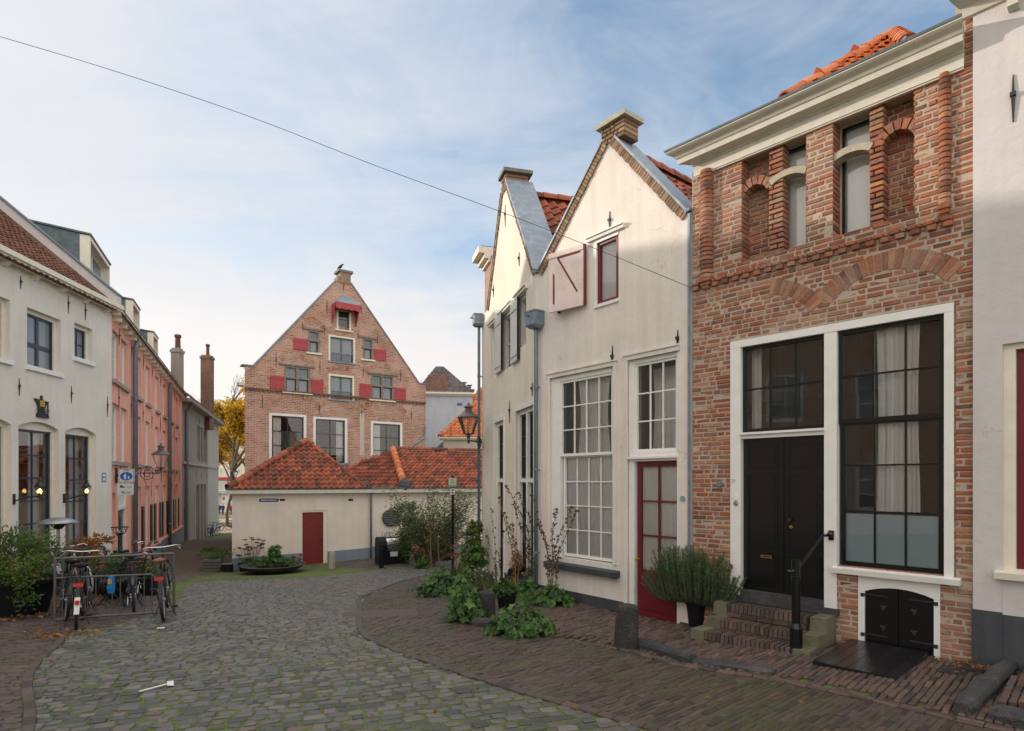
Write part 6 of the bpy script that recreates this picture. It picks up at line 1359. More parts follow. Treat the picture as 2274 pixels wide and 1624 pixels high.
def chimney(xl, xr, yt, Y, zbase, m, name_lab, ypot, xp0, xp1, cap=True):
    a, b = at(xl, yt, Y), at(xr - (xr - xl) * .28, yt, Y); w_ = b.x - a.x; c = (a + b) / 2; fr_ = Frame((a.x, a.y), (1, 0))
    o = root('chimney', (c.x, Y, zbase), name_lab, 'chimney'); mb = MB(); mb.fbox(fr_, 0, w_, zbase, c.z - .3, -w_, 0)
    mb.build('stack', m, o); mb = MB(); mb.fbox(fr_, -.05, w_ + .05, c.z - .3, c.z - .12, -w_ - .05, .05); mb.fbox(fr_, .03, w_ - .03, c.z - .12, c.z, -w_ + .03, -.03); mb.build('chimney_cap', m, o)
    p0, p1 = at(xp0, ypot, Y), at(xp1, ypot, Y); pr = (p1.x - p0.x) / 2; px = (p0.x + p1.x) / 2; mb = MB(); mb.lathe([(pr * .9, c.z - .02), (pr * .8, c.z + (p0.z - c.z) * .8), (pr * 1.1, c.z + (p0.z - c.z) * .82), (pr * 1.1, p0.z), (pr * .5, p0.z + .03)], (px, Y + w_ / 2, 0), 12); mb.build('chimney_pot', M['tile_brown'], o)
chimney(379, 405, 772, 38.5, 6.0, M['plaster_taupe'], 'grey rendered chimney with a brown pot above the end of the pink house', 742, 383, 396)
chimney(445, 473, 788, 47, 6.0, M['brick_dark'], 'tall brick chimney with a red pot above the grey house roof', 763, 452, 460)

# house across the street, seen in the window panes
TC = FL.shift(-11.5)
TR = root('terracotta_house', TC.p(-6, 0), 'orange-brown rendered house across the street, reflected in the black framed window panes', 'house')
mb = MB(); hs = [(-2.6 - 3.2 * i, -1.2 - 3.2 * i, z, z + 1.9) for i in range(5) for z in (.8, 4.2)]
mb.wall(TC, [(-18, -1.5), (-.01, -1.5), (-.01, 8), (-18, 8)], [rect(r) for r in hs], 0, .2); shell(mb, TC, -18, -.03, -1.5, 8, 7); mb.build('wall', paint('terracotta_render', (.60, .42, .32), .85, .12), TR)
for r in hs: mb = MB(); bars(mb, TC, r, -.05, .13, .05, 2, 3); wf = mb.build('window', M['white'], TR); g = MB(); g.fbox(TC, r[0] + .1, r[1] - .1, r[2] + .1, r[3] - .1, -.12, -.10); g.build('pane', M['dglass_blue'], wf)
mb = MB(); mould(mb, TC, -18, 0, [(0, 8), (.4, 8), (.45, 8.3), (0, 8.3)]); mb.build('cornice', M['cream'], TR)
mb = MB(); mb.hexa([TC.p(-18, 8.3, .3), TC.p(0, 8.3, .3), TC.p(0, 8.3, -8), TC.p(-18, 8.3, -8), TC.p(-18, 11.2, -3.4), TC.p(0, 11.2, -3.4), TC.p(0, 11.2, -4), TC.p(-18, 11.2, -4)]); mb.build('roof', M['tile_brown'], TR)
# ---------------------------------------------------------------- paving, kerbs and steps
def G2(l): return [tuple(gp(x, y)[:2]) for x, y in l]
foot = [FB.p(0, 0, .0), FB.p(LB, 0, .0), FA.p(LA, 0, .0), FR.p(1.3, 0, .0), FR.p(3.5, 0, 0)]
foot = [(v.x, v.y) for v in foot]
kerb_px = [(1062, 1384), (1150, 1402), (1290, 1424), (1395, 1440), (1500, 1470), (1600, 1487), (1720, 1503), (1900, 1540), (2130, 1592), (2400, 1650)]
kerb = G2(kerb_px)
rb = G2(RB)
near = [(7.5, 3.2)]
road = rb + [(3.2, 3.2), (8.0, 3.2)] + kerb[::-1] + G2([(1030, 1345), (1000, 1300)])
M['paver_road'] = M['paver']
setts('brick_road', road, (.755, .655), .056, (.19, .225), .006, .012, .006, M['paver'], jit=.06, dz=.0)
side = kerb[0:] + [(8.0, 3.2)] + foot[::-1] + G2([(1040, 1300)])
M['paver_light'] = rnd_mat('pavement_clinker', [(0, (.045, .034, .033)), (.3, (.096, .06, .05)), (.6, (.135, .09, .073)), (.85, (.082, .068, .066)), (1, (.185, .105, .075))], .6, 18, .4, (.035, .025, .022), [((.05, .06, .018), 1.0, .56, .72, .5)], .6, .006)
setts('brick_pavement', side, (.70, .71), .060, (.19, .225), .007, .014, .006, M['paver_light'], jit=.08, dz=.018)
def edging(name, pts, L, W, m, dz=.0, h=.02, inset=.006, off=0.0, seed=1, soldier=False):
    rn = random.Random(seed); mb = MB(); P = [Vector(p) for p in pts]; acc = []
    for a, b in zip(P[:-1], P[1:]):
        t = (b - a); n = max(1, round(t.length / L)); tn = t.normalized(); e = Vector((-tn.y, tn.x))
        for i in range(n):
            c = a + t * ((i + .5) / n) + e * off; l = t.length / n / 2 - .004; w = W / 2 - .003; z = gz(c.x, c.y) + dz; hh = h + rn.uniform(-.004, .004); rings = []
            for zz, k in ((-.03, 0), (hh * .6, 0), (hh, inset)): rings.append([Vector((c.x, c.y, z + zz)) + (tn * sx * (l - k) + e * sy * (w - k)).to_3d() for sx, sy in ((-1, -1), (1, -1), (1, 1), (-1, 1))])
            mb.loft(rings, rn.random())
    return tag(mb.build(name, m), kind='structure')
def smooth(pts, k=5):
    out = []
    for i in range(len(pts) - 1):
        p0, p1, p2, p3 = [Vector(pts[min(max(j, 0), len(pts) - 1)]) for j in (i - 1, i, i + 1, i + 2)]
        for s in range(k):
            t = s / k; out.append(.5 * ((2 * p1) + (p2 - p0) * t + (2 * p0 - 5 * p1 + 4 * p2 - p3) * t * t + (3 * p1 - p0 - 3 * p2 + p3) * t ** 3))
    out.append(Vector(pts[-1])); return out
edging('street_edging', smooth(rb), .21, .10, M['paver'], .004, .024)
edging('kerb_edging', kerb[3:], .21, .055, M['paver_light'], .008, .02, off=-.10); edging('kerb_edging', kerb[2:], .21, .055, M['paver_light'], .008, .02, off=-.16)
lb = G2(LBd[:7])
edging('street_edging', smooth(lb), .20, .10, M['paver'], .004, .024)
left_area = lb + G2([(300, 1372)]) + [(-5.0, 10.3), (-7.2, 10.4), (-9.0, 12.0), (-11.5, 13.0), (-11.0, 6.0), (-6.5, 4.0)] 
left_area = [(-12.6, 17.5), (-12.1, 11), (-9.5, 6.5), (-5.0, 3.6)] + lb + G2([(392, 1350), (300, 1300)]) + [(-9.0, 15.5)]
M['paver_dark'] = rnd_mat('dark_clinker', [(0, (.04, .03, .03)), (.5, (.085, .058, .052)), (.8, (.075, .062, .06)), (1, (.12, .08, .065))], .6, 18, .4, (.03, .02, .02), [((.04, .05, .015), .9, .54, .7, .6)], .6, .006)
setts('terrace_paving', left_area, (.985, .17), .065, (.19, .24), .008, .012, .006, M['paver_dark'], jit=.08)
M['alley'] = brick_tex('alley_brick', [(0, (.06, .04, .035)), (.5, (.11, .07, .06)), (1, (.15, .10, .085))], (.04, .035, .03), .20, .06, .008, (.07, .075, .03), .5)
alley = [(-12.3, 18.3), (-20.6, 38), (-26.6, 56), (-24.5, 56), (-17.5, 40), (-11.6, 24.6), (-11.0, 23.4), (-10.8, 21.5), (-10.2, 19.2), (-8.9, 16.2), (-10.5, 16.0)]
sheet('alley_paving', alley, .3, .006, M['alley'])
M['plaza'] = brick_tex('plaza_brick', [(0, (.40, .26, .20)), (1, (.52, .36, .28))], (.36, .28, .22), .3, .1, .01, (.5, .4, .33), .4)
sheet('plaza_paving', [(-75, 56), (-18, 56), (-18, 110), (-75, 110)], 2.0, .02, M['plaza'])
ap = G2([(735, 1262), (850, 1262), (960, 1250)]) + [FO.p(10.2, 0, .1)[:2], FO.p(4.2, 0, .1)[:2]]
setts('brick_apron', ap, (.95, .3), .07, (.19, .23), .007, .012, .006, M['paver_dark'], jit=.08)
# sunken cover plate among the setts
c = gp(845, 1367); mb = MB(); mb.cbox((c.x, c.y, c.z + .004), (1.25, .55, .06), .22, .006); tag(mb.build('paving_slab', M['paver']), kind='structure')
# kerb stones
rn = random.Random(4)
def kerbstone(a, b, w, h, label, m='bluestone', round_=True, name='kerb_stone', group=None, z0=None):
    a, b = Vector(a), Vector(b); t = (b - a).normalized(); e = Vector((-t.y, t.x)); n = 9; mb = MB(); rings = []
    za, zb = gz(a.x, a.y) if z0 is None else z0, gz(b.x, b.y) if z0 is None else z0
    for i in range(n + 1):
        s = i / n; c = a + (b - a) * s; z = za + (zb - za) * s; ring = []; k = 1 - (.25 if round_ and i in (0, n) else 0)
        for x, y in ((-.5, -.4), (-.52, .62), (-.40, .94), (-.1, 1.0), (.2, 1.0), (.42, .92), (.5, .6), (.5, -.4)):
            ring.append(Vector((c.x, c.y, z)) + (e * x * w * k * (1 + rn.uniform(-.04, .04))).to_3d() + Vector((0, 0, y * h * (1 - (1 - k) * .6) + rn.uniform(-.006, .006))))
        rings.append(ring)
    mb.loft(rings); o = mb.build(name, M[m], smooth=False); o.location = (0, 0, 0)
    return tag(o, label, 'kerb', group)
kp = [Vector(p) for p in G2([(1400, 1434), (1505, 1466), (1590, 1485), (1722, 1500)])]
kerbstone(kp[0], kp[1].lerp(kp[2], .4), .17, .12, 'long worn dark kerb stone running from the stone guard post towards the steps')
kerbstone(kp[1].lerp(kp[2], .43), kp[3], .15, .07, 'flat dark kerb stone in front of the brick steps')
kk = G2([(1052, 1390), (1115, 1396)]); kerbstone(kk[0], kk[1], .20, .13, 'rounded stub of dark kerb stone beside the small guard post under leaves')
ks = G2([(2135, 1592), (2262, 1472)]); kerbstone(ks[0], ks[1], .16, .14, 'straight dark stone kerb running from the street to the white house at the right edge')
ks2 = G2([(2200, 1598), (2420, 1650)]); kerbstone(ks2[0], ks2[1], .22, .13, 'thick dark kerb stone cut by the lower right corner')
pp = [Vector(G2([p])[0]) for p in ((2215, 1583), (2330, 1610), (2420, 1560), (2285, 1475))]
tag(setts('raised_pavement', [tuple(p) for p in pp], (.70, .71), .062, (.19, .225), .007, .014, .006, M['paver_light'], jit=.08, dz=.10, base=-.14), kind='structure')
def flat_slab(px, lab, m='bluestone', dz=.02, th=.05):
    P = [gp(x, y) for x, y in px]; mb = MB(); mb.loft([[p + Vector((0, 0, dz - th)) for p in P], [p + Vector((0, 0, dz)) for p in P]]); return tag(mb.build('flagstone', M[m]), lab, 'flagstone')
flat_slab([(1183, 1402), (1200, 1393), (1246, 1412), (1226, 1420)], 'narrow blue-grey flagstone in the brick pavement in front of the white gable house')
# guard posts
def guard_post(px, py, wpx, hpx, lab, lean=.0, seed=1):
    g = gp(px, py); w_ = wpx / FPX * g.y; h = hpx / FPX * g.y; rn = random.Random(seed); mb = MB(); rings = []
    for t, k in ((-.2, 1.04), (0, 1.03), (.15, 1.0), (.45, .98), (.75, .96), (.92, .93), (.975, .86), (1.0, .72)):
        rings.append([Vector((g.x + lean * t * h + math.copysign(abs(math.cos(a)) ** .62, math.cos(a)) * w_ / 2 * k * (1 + rn.uniform(-.025, .025)), g.y + math.copysign(abs(math.sin(a)) ** .62, math.sin(a)) * w_ / 2 * k, g.z + t * h + rn.uniform(-.006, .006))) for a in [2 * math.pi * j / 16 for j in range(16)]])
    mb.loft(rings); o = mb.build('guard_post', M['stone_dark'], smooth=False); return tag(o, lab, 'guard post')
M['stone_dark'] = rnd_mat('guard_stone', [(0, (.028, .026, .025)), (1, (.045, .042, .04))], .85, 9, .5, (.02, .02, .018), [((.05, .07, .015), 2.2, .54, .66, .7), ((.22, .20, .16), 1.6, .56, .7, .5)], .9, .025)
guard_post(1388, 1440, 50, 96, 'taller dark stone guard post with mossy top in front of the glazed dark red door', .06, 1)
guard_post(1080, 1376, 40, 62, 'short dark stone guard post with pale worn top among green leaves', .0, 2)
# front steps of the brick house
F = FR; u = F.u
ST = root('front_steps', F.p(u(1680, .4), 0, .4), 'three brick steps with worn stone ends below the black double door', 'steps')
zs3 = zthr - .165; zs2, zs1 = zs3 - .17, zs3 - .335
rn = random.Random(6)
for (z, dfr, xl, xr, h) in ((zs3, .36, 1583, 1856, .17), (zs2, .62, 1569, 1837, .17), (zs1, .90, 1532, 1800, .30)):
    a, b = u(xl, dfr), u(xr, dfr if xr < 1840 else .2); b = u(1857, .03); z += .0 if z > zs1 else .04; dback = .04
    mb = MB(); e = .20
    for p, q in ((a, a + e), (b - e, b)): mb = MB(); mb.hexa([F.p(p, z - h, dfr), F.p(q, z - h, dfr), F.p(q, z - h, dback), F.p(p, z - h, dback), F.p(p + .006, z, dfr - .012), F.p(q - .006, z, dfr - .012), F.p(q - .006, z, dback), F.p(p + .006, z, dback)], rn.random()); mb.build('stone_end', M['steplook'], ST)
    mb = MB(); x = a + e + .004
    while x < b - e - .03:
        w_ = min(.058 + rn.uniform(-.004, .004), b - e - x); zz = z + rn.uniform(-.005, .004)
        mb.hexa([F.p(x, z - .10, dfr - .002), F.p(x + w_ - .008, z - .10, dfr - .002), F.p(x + w_ - .008, z - .10, dfr - .22), F.p(x, z - .10, dfr - .22), F.p(x + .004, zz, dfr - .012), F.p(x + w_ - .012, zz, dfr - .012), F.p(x + w_ - .012, zz, dfr - .22), F.p(x + .004, zz, dfr - .22)], rn.random()); x += w_
    x = a + e
    while x < b - e - .05:
        w_ = min(.21, b - e - x); mb.hexa([F.p(x, z - h, dfr - .005), F.p(x + w_ - .01, z - h, dfr - .005), F.p(x + w_ - .01, z - h, dfr - .1), F.p(x, z - h, dfr - .1), F.p(x, z - .108, dfr - .005), F.p(x + w_ - .01, z - .108, dfr - .005), F.p(x + w_ - .01, z - .108, dfr - .1), F.p(x, z - .108, dfr - .1)], rn.random()); x += w_
    mb.build('brick_tread', M['paver_light'], ST)
    mb = MB(); mb.fbox(F, a + .02, b - .02, z - h - .2, z - .012, dback - .1, dfr - .02); mb.build('step_core', M['mortar_dark'] if 'mortar_dark' in M else M['soil'], ST)
# black handrail
HR = root('handrail', F.p(u(1767, .78), zs1, .78), 'black cast iron post and bent rail beside the brick steps', 'handrail')
us = u(1767, .78); zb = F.uz(1767, 1443, .78)[1]; zt = F.uz(1767, 1243, .78)[1]; c = F.p(us, 0, .78)
mb = MB(); mb.lathe([(.075, zb), (.075, zb + .26), (.055, zb + .31), (.05, zb + .32)], (c.x, c.y, 0), 8); mb.build('base', M['black'], HR)
mb = MB(); mb.lathe([(.048, zb + .30), (.048, zt - .22), (.053, zt - .215), (.053, zt - .195), (.048, zt - .19), (.048, zt - .02), (.054, zt - .015), (.054, zt), (.03, zt + .008)], (c.x, c.y, 0), 16); mb.build('post', M['black'], HR, smooth=False)
mb = MB(); k = F.p(u(1845, .03), F.uz(1845, 1187, .03)[1], .05); k2 = F.p(u(1828, .12), F.uz(1826, 1190, .12)[1], .17); st = c + Vector((0, 0, zt - .13)); dr_v = (k2 - st).normalized()
mb.tube([st - Vector((dr_v.x, dr_v.y, 0)).normalized() * .13, st, k2, k], .019, 10); mb.build('rail', M['black'], HR, smooth=True)
mb = MB(); mb.lathe([(.002, -.04), (.03, -.03), (.042, 0), (.03, .03), (.002, .04)], k, 14); mb.build('rail_knob', M['black'], HR, smooth=True); mb = MB(); mb.lathe([(.002, -.03), (.024, -.02), (.03, 0), (.024, .02), (.002, .03)], st - Vector((dr_v.x, dr_v.y, 0)).normalized() * .14, 12); mb.build('rail_knob', M['black'], HR, smooth=True); mb = MB(); mb.fbox(F, u(1845, .03) - .03, u(1845, .03) + .03, k.z - .07, k.z + .05, .015, .04); mb.build('rail_plate', M['black'], HR)
# cellar lid on the pavement
def fr_ud(px, py): g = gp(px, py) - Vector((F.O.x, F.O.y, 0)); return g.x * F.d.x + g.y * F.d.y, g.x * F.n.x + g.y * F.n.y
q = [fr_ud(*p) for p in ((1803, 1481), (1984, 1516), (2081, 1456), (1920, 1425))]; ua, ub = (q[0][0] + q[3][0]) / 2, (q[1][0] + q[2][0]) / 2; dm = (q[0][1] + q[1][1]) / 2
CLid = root('cellar_lid', F.p((ua + ub) / 2, .02, dm / 2), 'glossy black sloping cellar lid on the pavement below the small black doors', 'cellar lid')
mb = MB(); zi, zo = gz(*F.p(ua, 0, .1)[:2]) + .12, gz(*F.p(ua, 0, dm)[:2]) + .075
n = 7
for i in range(n):
    a = ua + (ub - ua) * i / n + .0025; b = ua + (ub - ua) * (i + 1) / n - .0025
    for d0, d1 in ((.05, dm * .52 - .003), (dm * .52 + .003, dm)):
        z0 = zi + (zo - zi) * d0 / dm; z1 = zi + (zo - zi) * d1 / dm; mb.hexa([F.p(a, z1 - .05, d1), F.p(b, z1 - .05, d1), F.p(b, z0 - .05, d0), F.p(a, z0 - .05, d0), F.p(a, z1, d1), F.p(b, z1, d1), F.p(b, z0, d0), F.p(a, z0, d0)], RN.random())
M['wetblack'] = rnd_mat('tarred_wood', [(0, (.010, .010, .012)), (1, (.02, .02, .023))], .22, 12, .5, (.005, .005, .006), None, .35, .006)
mb.build('lid', M['wetblack'], CLid)
mb = MB(); mb.hexa([F.p(ua + .01, zo - .4, dm - .015), F.p(ub - .01, zo - .4, dm - .015), F.p(ub - .01, zi - .4, .03), F.p(ua + .01, zi - .4, .03), F.p(ua + .01, zo - .02, dm - .015), F.p(ub - .01, zo - .02, dm - .015), F.p(ub - .01, zi - .02, .03), F.p(ua + .01, zi - .02, .03)]); mb.build('lid_frame', M['black'], CLid)
o = flat_slab([(2085, 1498), (2160, 1512), (2202, 1488), (2125, 1478)], 'black iron drain cover in the pavement beside the cellar lid', 'iron', .034, .05); o.name = 'drain_cover'; o['category'] = 'drain cover'
o2 = gp(2150, 1495); mb = MB(); mb.lathe([(.05, o2.z + .036), (.05, o2.z + .045), (.03, o2.z + .047)], (o2.x, o2.y, 0), 14); mb.build('cover_grip', M['iron'], o)

# overhead wire
wa = FR.p(uC1 + .03, FR.uz(1540, 641)[1], .02); WR = [Vector((-17.0, 9.0, 11.42)), at(-160, 35, 9.0)] + [at(x, y, 9.0 + .0 * i) for i, (x, y) in enumerate(((0, 82), (250, 157), (550, 258), (830, 367), (1110, 470), (1330, 556)))] + [wa]
mb = MB(); mb.tube(smooth(WR, 4), .0045, 5); o = mb.build('overhead_wire', M['iron']); tag(o, 'thin dark cable sagging across the sky to the brick house', 'cable')

# ---------------------------------------------------------------- street furniture by the outbuilding
def bin_(cx, gy, Y, wpx, hpx, lab, hood=True):
    c = pxY(cx, Y); w_, h = wpx / FPX * Y, hpx / FPX * Y; o = root('waste_container', c, lab, 'waste container', 'underground waste containers', rz=.42)
    K = Frame((0, 0), (1, 0)); dp = .55 * w_ + .25
    prof = [(-dp / 2, 0), (dp / 2, 0), (dp / 2, h * .72), (dp * .38, h * .88), (dp * .12, h), (-dp * .2, h), (-dp * .42, h * .9), (-dp / 2, h * .75)]
    for a, b in ((-w_ / 2, -w_ / 2 + w_ * .27), (w_ / 2 - w_ * .27, w_ / 2)):
        mb = MB(); mb.loft([[Vector((x, -d, z)) for d, z in prof] for x in (a, b)]); mb.build('side_hood', M['pot'], o, local=True)
    mb = MB(); ia = w_ / 2 - w_ * .27; mb.loft([[Vector((x, -d, z)) for d, z in ((-dp * .45, 0), (dp * .40, 0), (dp * .40, h * .52), (-dp * .45, h * .52))] for x in (-ia, ia)]); mb.loft([[Vector((x, -d, z)) for d, z in ((-dp * .45, h * .88), (dp * .1, h * .92), (dp * .1, h * .97), (-dp * .45, h * .95))] for x in (-ia, ia)]); mb.build('body', M['pot'], o, local=True)
    mb = MB(); mb.loft([[Vector((x, -(dp * .02) + math.cos(a) * dp * .36 * -1, h * .66 + math.sin(a) * dp * .36)) for a in [2 * math.pi * k / 20 for k in range(20)]] for x in (-ia, ia)]); mb.build('drum', M['chrome'], o, local=True, smooth=False)
    mb = MB(); mb.box((0, -dp * .415, h * .545), (ia * 1.9, .03, .035)); mb.build('drum_handle', M['zinc_dark'], o, local=True)
    mb = MB(); mb.box((.0, -dp * .405, h * .40), (ia * 1.1, .012, h * .17)); mb.build('notice_plate', M['whiteplastic'], o, local=True)
bin_(870, 0, 23.6, 66, 60, 'black waste container with steel drum below the round wall vent')
bin_(970, 0, 24.4, 54, 64, 'black waste container half hidden behind the olive shrub')
for i, px in enumerate((847.5, 856, 864)):
    c = FO.p(FO.u(px + 1), 0, .25); g = on_ground(c.x, c.y); ztop = EYE + (HY - 1181) / FPX * c.y; mb = MB(); hw_ = .05
    mb.tube([g + Vector((-hw_, 0, 0)), Vector((c.x - hw_, c.y, ztop - .06)), Vector((c.x - hw_ * .6, c.y, ztop - .01)), Vector((c.x, c.y, ztop)), Vector((c.x + hw_ * .6, c.y, ztop - .01)), Vector((c.x + hw_, c.y, ztop - .06)), g + Vector((hw_, 0, 0))], .014, 6)
    tag(mb.build('steel_hoop', M['steel']), 'thin steel hoop showing above the waste container under the round vent', 'hoop', 'steel hoops behind the waste container')
def bollard(px, py, wpx, hpx, m, lab, topr=.8):
    g = gp(px, py); r = wpx / 2 / FPX * g.y; h = hpx / FPX * g.y; mb = MB(); mb.lathe([(r * 1.05, -.1), (r, 0), (r * .88, h * .80), (r * .95, h * .82), (r * .80, h * .86), (r * .78, h * .95), (r * .5, h * .99), (r * .1, h)], g, 14); o = mb.build('bollard', M[m]); return tag(o, lab, 'bollard')
bollard(737, 1263, 15, 41, 'sandstone', 'pale stone bollard beside the red plank door')
bollard(846.5, 1262, 11, 46, 'pot', 'slim black bollard in front of the left waste container')
PS = pxY(1005, 17.0); SP = root('sign_post', PS, 'black pole with small green and white route signs among the plants', 'sign post')
ztop = EYE + (HY - 1057) / FPX * 17
mb = MB(); mb.tube([PS + Vector((0, 0, -.1)), Vector((PS.x, PS.y, ztop))], .038, 10); mb.build('pole', M['black'], SP)
K = Frame((PS.x, PS.y - .05), (1, .25)); z1, z0 = EYE + (HY - 1061) / FPX * 17, EYE + (HY - 1082) / FPX * 17
M['sign_green'] = paint('pale_green_sign', (.50, .60, .50), .4, .04)
mb = MB(); mb.fbox(K, -.11, .10, z0 + .05, z1, -.02, .05); b1_ = mb.build('sign_box', M['sign_green'], SP)
mb = MB(); mb.fbox(K, -.10, .09, z0, z0 + .045, -.02, .05); mb.build('route_plate', paint('green_plate', (.10, .35, .16), .4, .04), SP)
mb = MB(); zc_ = (z0 + z1) / 2 + .02
mb.prism(K, [(-.015, zc_ + .085), (.0, zc_ + .12), (.015, zc_ + .085), (.005, zc_ + .085), (.005, zc_ + .06), (-.005, zc_ + .06), (-.005, zc_ + .085)], .05, .052); mb.fbox(K, -.05, .04, zc_ + .02, zc_ + .03, .05, .052); mb.fbox(K, -.04, .05, zc_ - .02, zc_ - .01, .05, .052); mb.fbox(K, -.05, .03, zc_ - .06, zc_ - .05, .05, .052); mb.build('sign_symbols', M['iron'], b1_)
z1, z0 = EYE + (HY - 1084) / FPX * 17, EYE + (HY - 1098) / FPX * 17; mb = MB(); mb.fbox(K, -.06, .06, z0, z1, -.01, .02); b2_ = mb.build('small_plate', M['whiteplastic'], SP)
mb = MB(); mb.tube([K.p(0, z1 - .05, .02), K.p(0, z1 - .05, .023)], .03, 12); mb.build('blue_dot', M['sign_blue'], b2_); mb = MB(); mb.tube([K.p(0, z0 + .05, .02), K.p(0, z0 + .05, .023)], .03, 12); mb.build('red_dot', M['redplastic'], b2_)
# lantern over the corner of the cream house
lp = at(1040, 968, 15.6); LC = root('wall_street_lamp', FB.p(.1, lp.z, 0), 'unlit old street lantern on an iron bracket at the corner of the cream house', 'street lamp')
wp = FB.p(.06, lp.z - .1, .02); uv_ = (Vector((lp.x, lp.y, 0)) - Vector((wp.x, wp.y, 0))); uv_ = uv_.normalized()
mb = MB(); mb.tube([Vector((lp.x, lp.y, lp.z - .12)), Vector((wp.x, wp.y, lp.z - .12))], .016, 8); mb.tube(spiral(Vector((wp.x, wp.y, lp.z - .14)) + uv_ * .20, uv_, .19, .04, 1.9), .013, 6); mb.tube([Vector((lp.x, lp.y, lp.z - .2)), Vector((lp.x, lp.y, lp.z))], .03, 8); mb.build('bracket', M['iron'], LC); big_lantern(lp + Vector((0, 0, .02)), LC, .88, 8)
lp = at(520, 1062, 36); o = root('street_lamp', (lp.x, lp.y, gz(lp.x, lp.y)), 'distant street lamp rising behind the left end of the outbuilding roof', 'street lamp')
mb = MB(); mb.tube([Vector((lp.x, lp.y, gz(lp.x, lp.y))), lp], .06, 8); mb.build('pole', M['iron_grey'], o); big_lantern(lp, o, .72)

# ---------------------------------------------------------------- bicycles
def bike(lab, frame='iron', tyre='rubber', saddle='pot', guard=None, bars_='chrome', group='bicycles', crate=False, lampc=True, tail=True):
    o = root('bicycle', (0, 0, 0), lab, 'bicycle', group); B = dict(local=True); V3 = Vector; r = .345; wb = 1.10
    mb = MB(); bb = V3((.47, 0, .29)); st = V3((.27, 0, .80)); h0 = V3((.95, 0, .64)); h1 = V3((.88, 0, .93)); ra = V3((0, 0, r)); fa = V3((wb, 0, r))
    mb.tube([bb, st], .017, 8); mb.tube([h0, h1], .021, 8); mb.tube([bb, h0 + V3((0, 0, .03))], .019, 8); mb.tube([V3((.31, 0, .72)), h1 - V3((-.01, 0, .06))], .016, 8)
    for s in (-1, 1):
        y = .055 * s; mb.tube([bb + V3((0, y * .6, 0)), V3((0, y, r))], .009, 6); mb.tube([st + V3((0, y * .3, -.06)), V3((0, y, r))], .008, 6); mb.tube([h0 + V3((.01, y * .9, -.02)), V3((1.02, y, .50)), V3((wb, y, r))], .011, 6)
    mb.tube([st, V3((.235, 0, .93))], .013, 8); mb.tube([h1, V3((.845, 0, 1.05)), V3((.90, 0, 1.08))], .013, 8)
    mb.build('frame', M[frame], o, smooth=True, **B)
    for cx in (0, wb):
        mb = MB(); c = V3((cx, 0, r)); n = 28
        ring = lambda rr, y: [c + V3((math.cos(2 * math.pi * k / n) * rr, y, math.sin(2 * math.pi * k / n) * rr)) for k in range(n)]
        mb.loft([ring(r - .045, -.014), ring(r - .03, -.016), ring(r - .03, .016), ring(r - .045, .014), ring(r - .045, -.014)], cap=False)
        mb.tube([c + V3((0, -.05, 0)), c + V3((0, .05, 0))], .022, 8)
        for k in range(18): a = 2 * math.pi * k / 18; mb.tube([c + V3((0, .03 * (1 if k % 2 else -1), 0)), c + V3((math.cos(a) * (r - .04), 0, math.sin(a) * (r - .04)))], .0022, 3, cap=False)
        wh = mb.build('wheel', M['steel'], o, **B)
        mb = MB(); mb.loft([ring(r - .035, -.016), ring(r - .02, -.023), ring(r - .003, -.013), ring(r, 0), ring(r - .003, .013), ring(r - .02, .023), ring(r - .035, .016), ring(r - .035, -.016)], cap=False); mb.build('tyre', M[tyre], wh, smooth=True, **B)
        mb = MB(); a0, a1 = (.1, 3.3) if cx == 0 else (.75, 2.9); m_ = 16; rg = r + .022
        rows = [[c + V3((math.cos(a0 + (a1 - a0) * k / m_) * q, y, math.sin(a0 + (a1 - a0) * k / m_) * q)) for y, q in ((-.03, rg - .012), (-.018, rg), (.018, rg), (.03, rg - .012))] for k in range(m_ + 1)]
        mb.loft(rows, cap=False, closed=False); mb.build('mudguard', M[frame], o, **B)
    mb = MB(); P = [V3((.80, s_ * q, 1.06)) for s_, q in ()]
    P = [V3((.72, -.30, 1.06)), V3((.80, -.29, 1.085)), V3((.90, -.20, 1.10)), V3((.91, 0, 1.085)), V3((.90, .20, 1.10)), V3((.80, .29, 1.085)), V3((.72, .30, 1.06))]; mb.tube(smooth3(P), .0115, 8); hb = mb.build('handlebar', M[bars_], o, smooth=True, **B)
    for s in (-1, 1): mb = MB(); mb.tube([V3((.82, s * .287, 1.088)), V3((.70, s * .302, 1.055))], .018, 8); mb.build('grip', M['rubber'], hb, **B); mb = MB(); mb.tube([V3((.90, s * .19, 1.09)), V3((.93, s * .24, 1.06)), V3((.84, s * .29, 1.03))], .006, 5); mb.build('brake_lever', M['chrome'], hb, **B)
    mb = MB(); rings = []
    for x, w_, z in ((.02, .05, .955), (.05, .10, .965), (.12, .105, .955), (.20, .06, .950), (.28, .028, .950), (.34, .018, .945)): rings.append([V3((x, math.cos(a) * w_, z + math.sin(a) * .03)) for a in [2 * math.pi * k / 12 for k in range(12)]])
    mb.loft(rings); mb.tube([V3((.10, -.05, .93)), V3((.24, 0, .91)), V3((.10, .05, .93))], .008, 5); mb.build('saddle', M[saddle], o, smooth=True, **B)
    mb = MB()
    for y in (-.06, .0, .06): mb.tube([V3((.25, y * .5, .70)), V3((.15, y, .745)), V3((-.28, y, .745))], .007, 6)
    for x in (-.27, -.12, .05): mb.tube([V3((x, -.065, .745)), V3((x, .065, .745))], .006, 5)
    for s in (-1, 1): mb.tube([V3((-.18, .06 * s, .745)), V3((0, .06 * s, r))], .006, 5)
    mb.build('carrier', M['iron'], o, **B)
